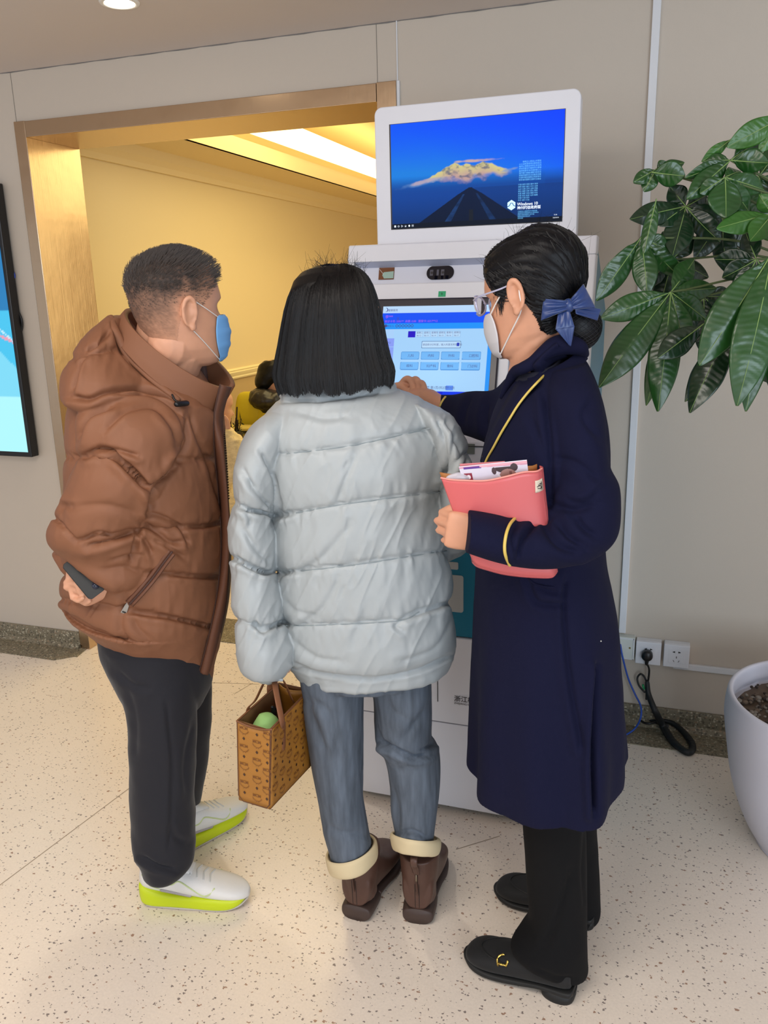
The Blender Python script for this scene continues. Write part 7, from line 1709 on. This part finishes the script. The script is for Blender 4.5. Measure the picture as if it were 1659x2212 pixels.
fm = MB(); fm.grid(loft([(448, 932, 484, 932, wq, .22), (436, 965, 500, 965, wq, .30), (434, 1040, 508, 1040, wq, .32), (436, 1100, 515, 1095, wq, .34), (445, 1125, 515, 1118, wq, .30)], 50, 8), 0, True, True, True)
fm.tube([W(482, 975, wq - .10), W(510, 1018, wq - .12), W(516, 990, wq - .12), W(503, 958, wq - .12), W(492, 940, wq - .12)], [.07, .075, .075, .065, .045], 22, sub=6)
fm.tube([W(470, 1095, wq - .05), W(505, 1092, wq - .05), W(510, 1105, wq - .0)], [.085, .085, .06], 20, sub=5)
M_FLE = mat('cream_fleece', (226, 206, 158), .95, bump=(160, .9, .004), var=((34, 34, 60), .16))
remesh_obj(fm, 'fleece_coat', M_FLE, pc_, .008, lambda V, N: V + N * (.009 * fbm(V * np.array([14, 14, 34]), 3, 3))[:, None], 1)
G = loft([(446, 838, 482, 836, wq, .16), (438, 862, 488, 860, wq, .2), (440, 890, 476, 892, wq, .2), (448, 912, 468, 912, wq, .16)], 40, 6); m = MB(); m.grid(G, 0, True, True, True); m.build('hair', M_HG, pc_)
m = MB(); m.grid(loft([(448, 1095, 515, 1098, wq, .28), (460, 1120, 518, 1122, wq, .28), (490, 1150, 520, 1150, wq, .26), (494, 1224, 520, 1224, wq, .24)], 40, 6), 0, True, True, True); m.build('trousers', mat('dusty_trousers', (190, 168, 124), .9), pc_)
# low armchair under that person
ac = thing('armchair', 'low cream armchair with a brown base, under the person in the cream fleece', 'chair', (-2.34, 4.2, 0))
m = MB(); m.box((-2.86, 3.99, .0), (-2.10, 4.44, .05)); m.build('base', M_WOOD, ac, bevel=.01, smooth=False)
m = MB(); m.grid(soft_box((-2.40, 4.22, .24), (.30, .22, .19)), 0, True, True, True); m.build('seat', M_CREAM, ac)
m = MB(); m.grid(soft_box((-2.78, 4.22, .50), (.07, .22, .26)), 0, True, True, True); m.build('backrest', M_CREAM, ac)
p0 = onY(500, 1100, 3.985); m = MB(); m.tube([(-2.85, 3.985, p0[2]), (-2.08, 3.985, p0[2]), (-2.08, 3.985, .04)], .008, 6); m.build('arm_rail', M_WOOD, ac)
# dark twiggy arrangement on a side table
c_ = W(510, 925, 5.10)
vs = thing('dried_arrangement', 'dark twigs and small leaves standing in front of the yellow sofa', 'plant', tuple(c_))
m = MB(); zt_ = c_[2]
for px0, py0, px1, py1 in ((510, 930, 512, 880), (508, 930, 510, 903), (498, 928, 499, 903), (514, 930, 513, 908), (506, 932, 496, 915), (516, 932, 521, 905)): m.tube([W(px0, py0, 5.10), W(px1, py1, 5.10)], .0045 if px1 > 505 and px1 < 515 else .003, 6)
m.build('twigs', mat('dark_twig', (40, 28, 20), .7), vs)
m = MB(); 
for _ in range(46):
    p = W(rs.uniform(494, 524), rs.uniform(908, 938), 5.10 + rs.uniform(-.04, .04)); d_ = rs.randn(3) * .010; e_ = np.cross(d_, rs.randn(3)); e_ = e_ / np.linalg.norm(e_) * .005; m.add([p, p + d_ + e_, p + d_ * 2.2, p + d_ - e_], [(0, 1, 2, 3)])
m.build('small_leaves', mat('olive_leaf', (52, 60, 30), .6), vs)
m = MB(); aa_ = np.linspace(0, 2 * PI, 24, endpoint=False); G = np.array([np.stack([c_[0] + r * np.cos(aa_), c_[1] + r * np.sin(aa_), np.full(24, z)], 1) for r, z in ((.03, zt_ - .16), (.045, zt_ - .12), (.04, zt_ - .05), (.028, zt_ - .02))]); m.grid(G, 0, True, True, False); m.build('vase', mat('dark_vase', (60, 50, 36), .4), vs)
st_ = thing('side_table', 'small dark side table carrying the twig arrangement in the lounge', 'table', (c_[0], c_[1], 0))
m = MB(); G = np.array([np.stack([c_[0] + r * np.cos(aa_), c_[1] + r * np.sin(aa_), np.full(24, z)], 1) for r, z in ((.07, zt_ - .185), (.07, zt_ - .165))]); m.grid(G, 0, True, True, True); m.build('tabletop', M_WOOD, st_)
m = MB(); m.tube([(c_[0], c_[1], .01), (c_[0], c_[1], zt_ - .185)], .015, 10); m.build('column', M_WOOD, st_)
m = MB(); G = np.array([np.stack([c_[0] + r * np.cos(aa_), c_[1] + r * np.sin(aa_), np.full(24, z)], 1) for r, z in ((.085, 0.0), (.08, .012), (.02, .02))]); m.grid(G, 0, True, True, True); m.build('foot', M_WOOD, st_)
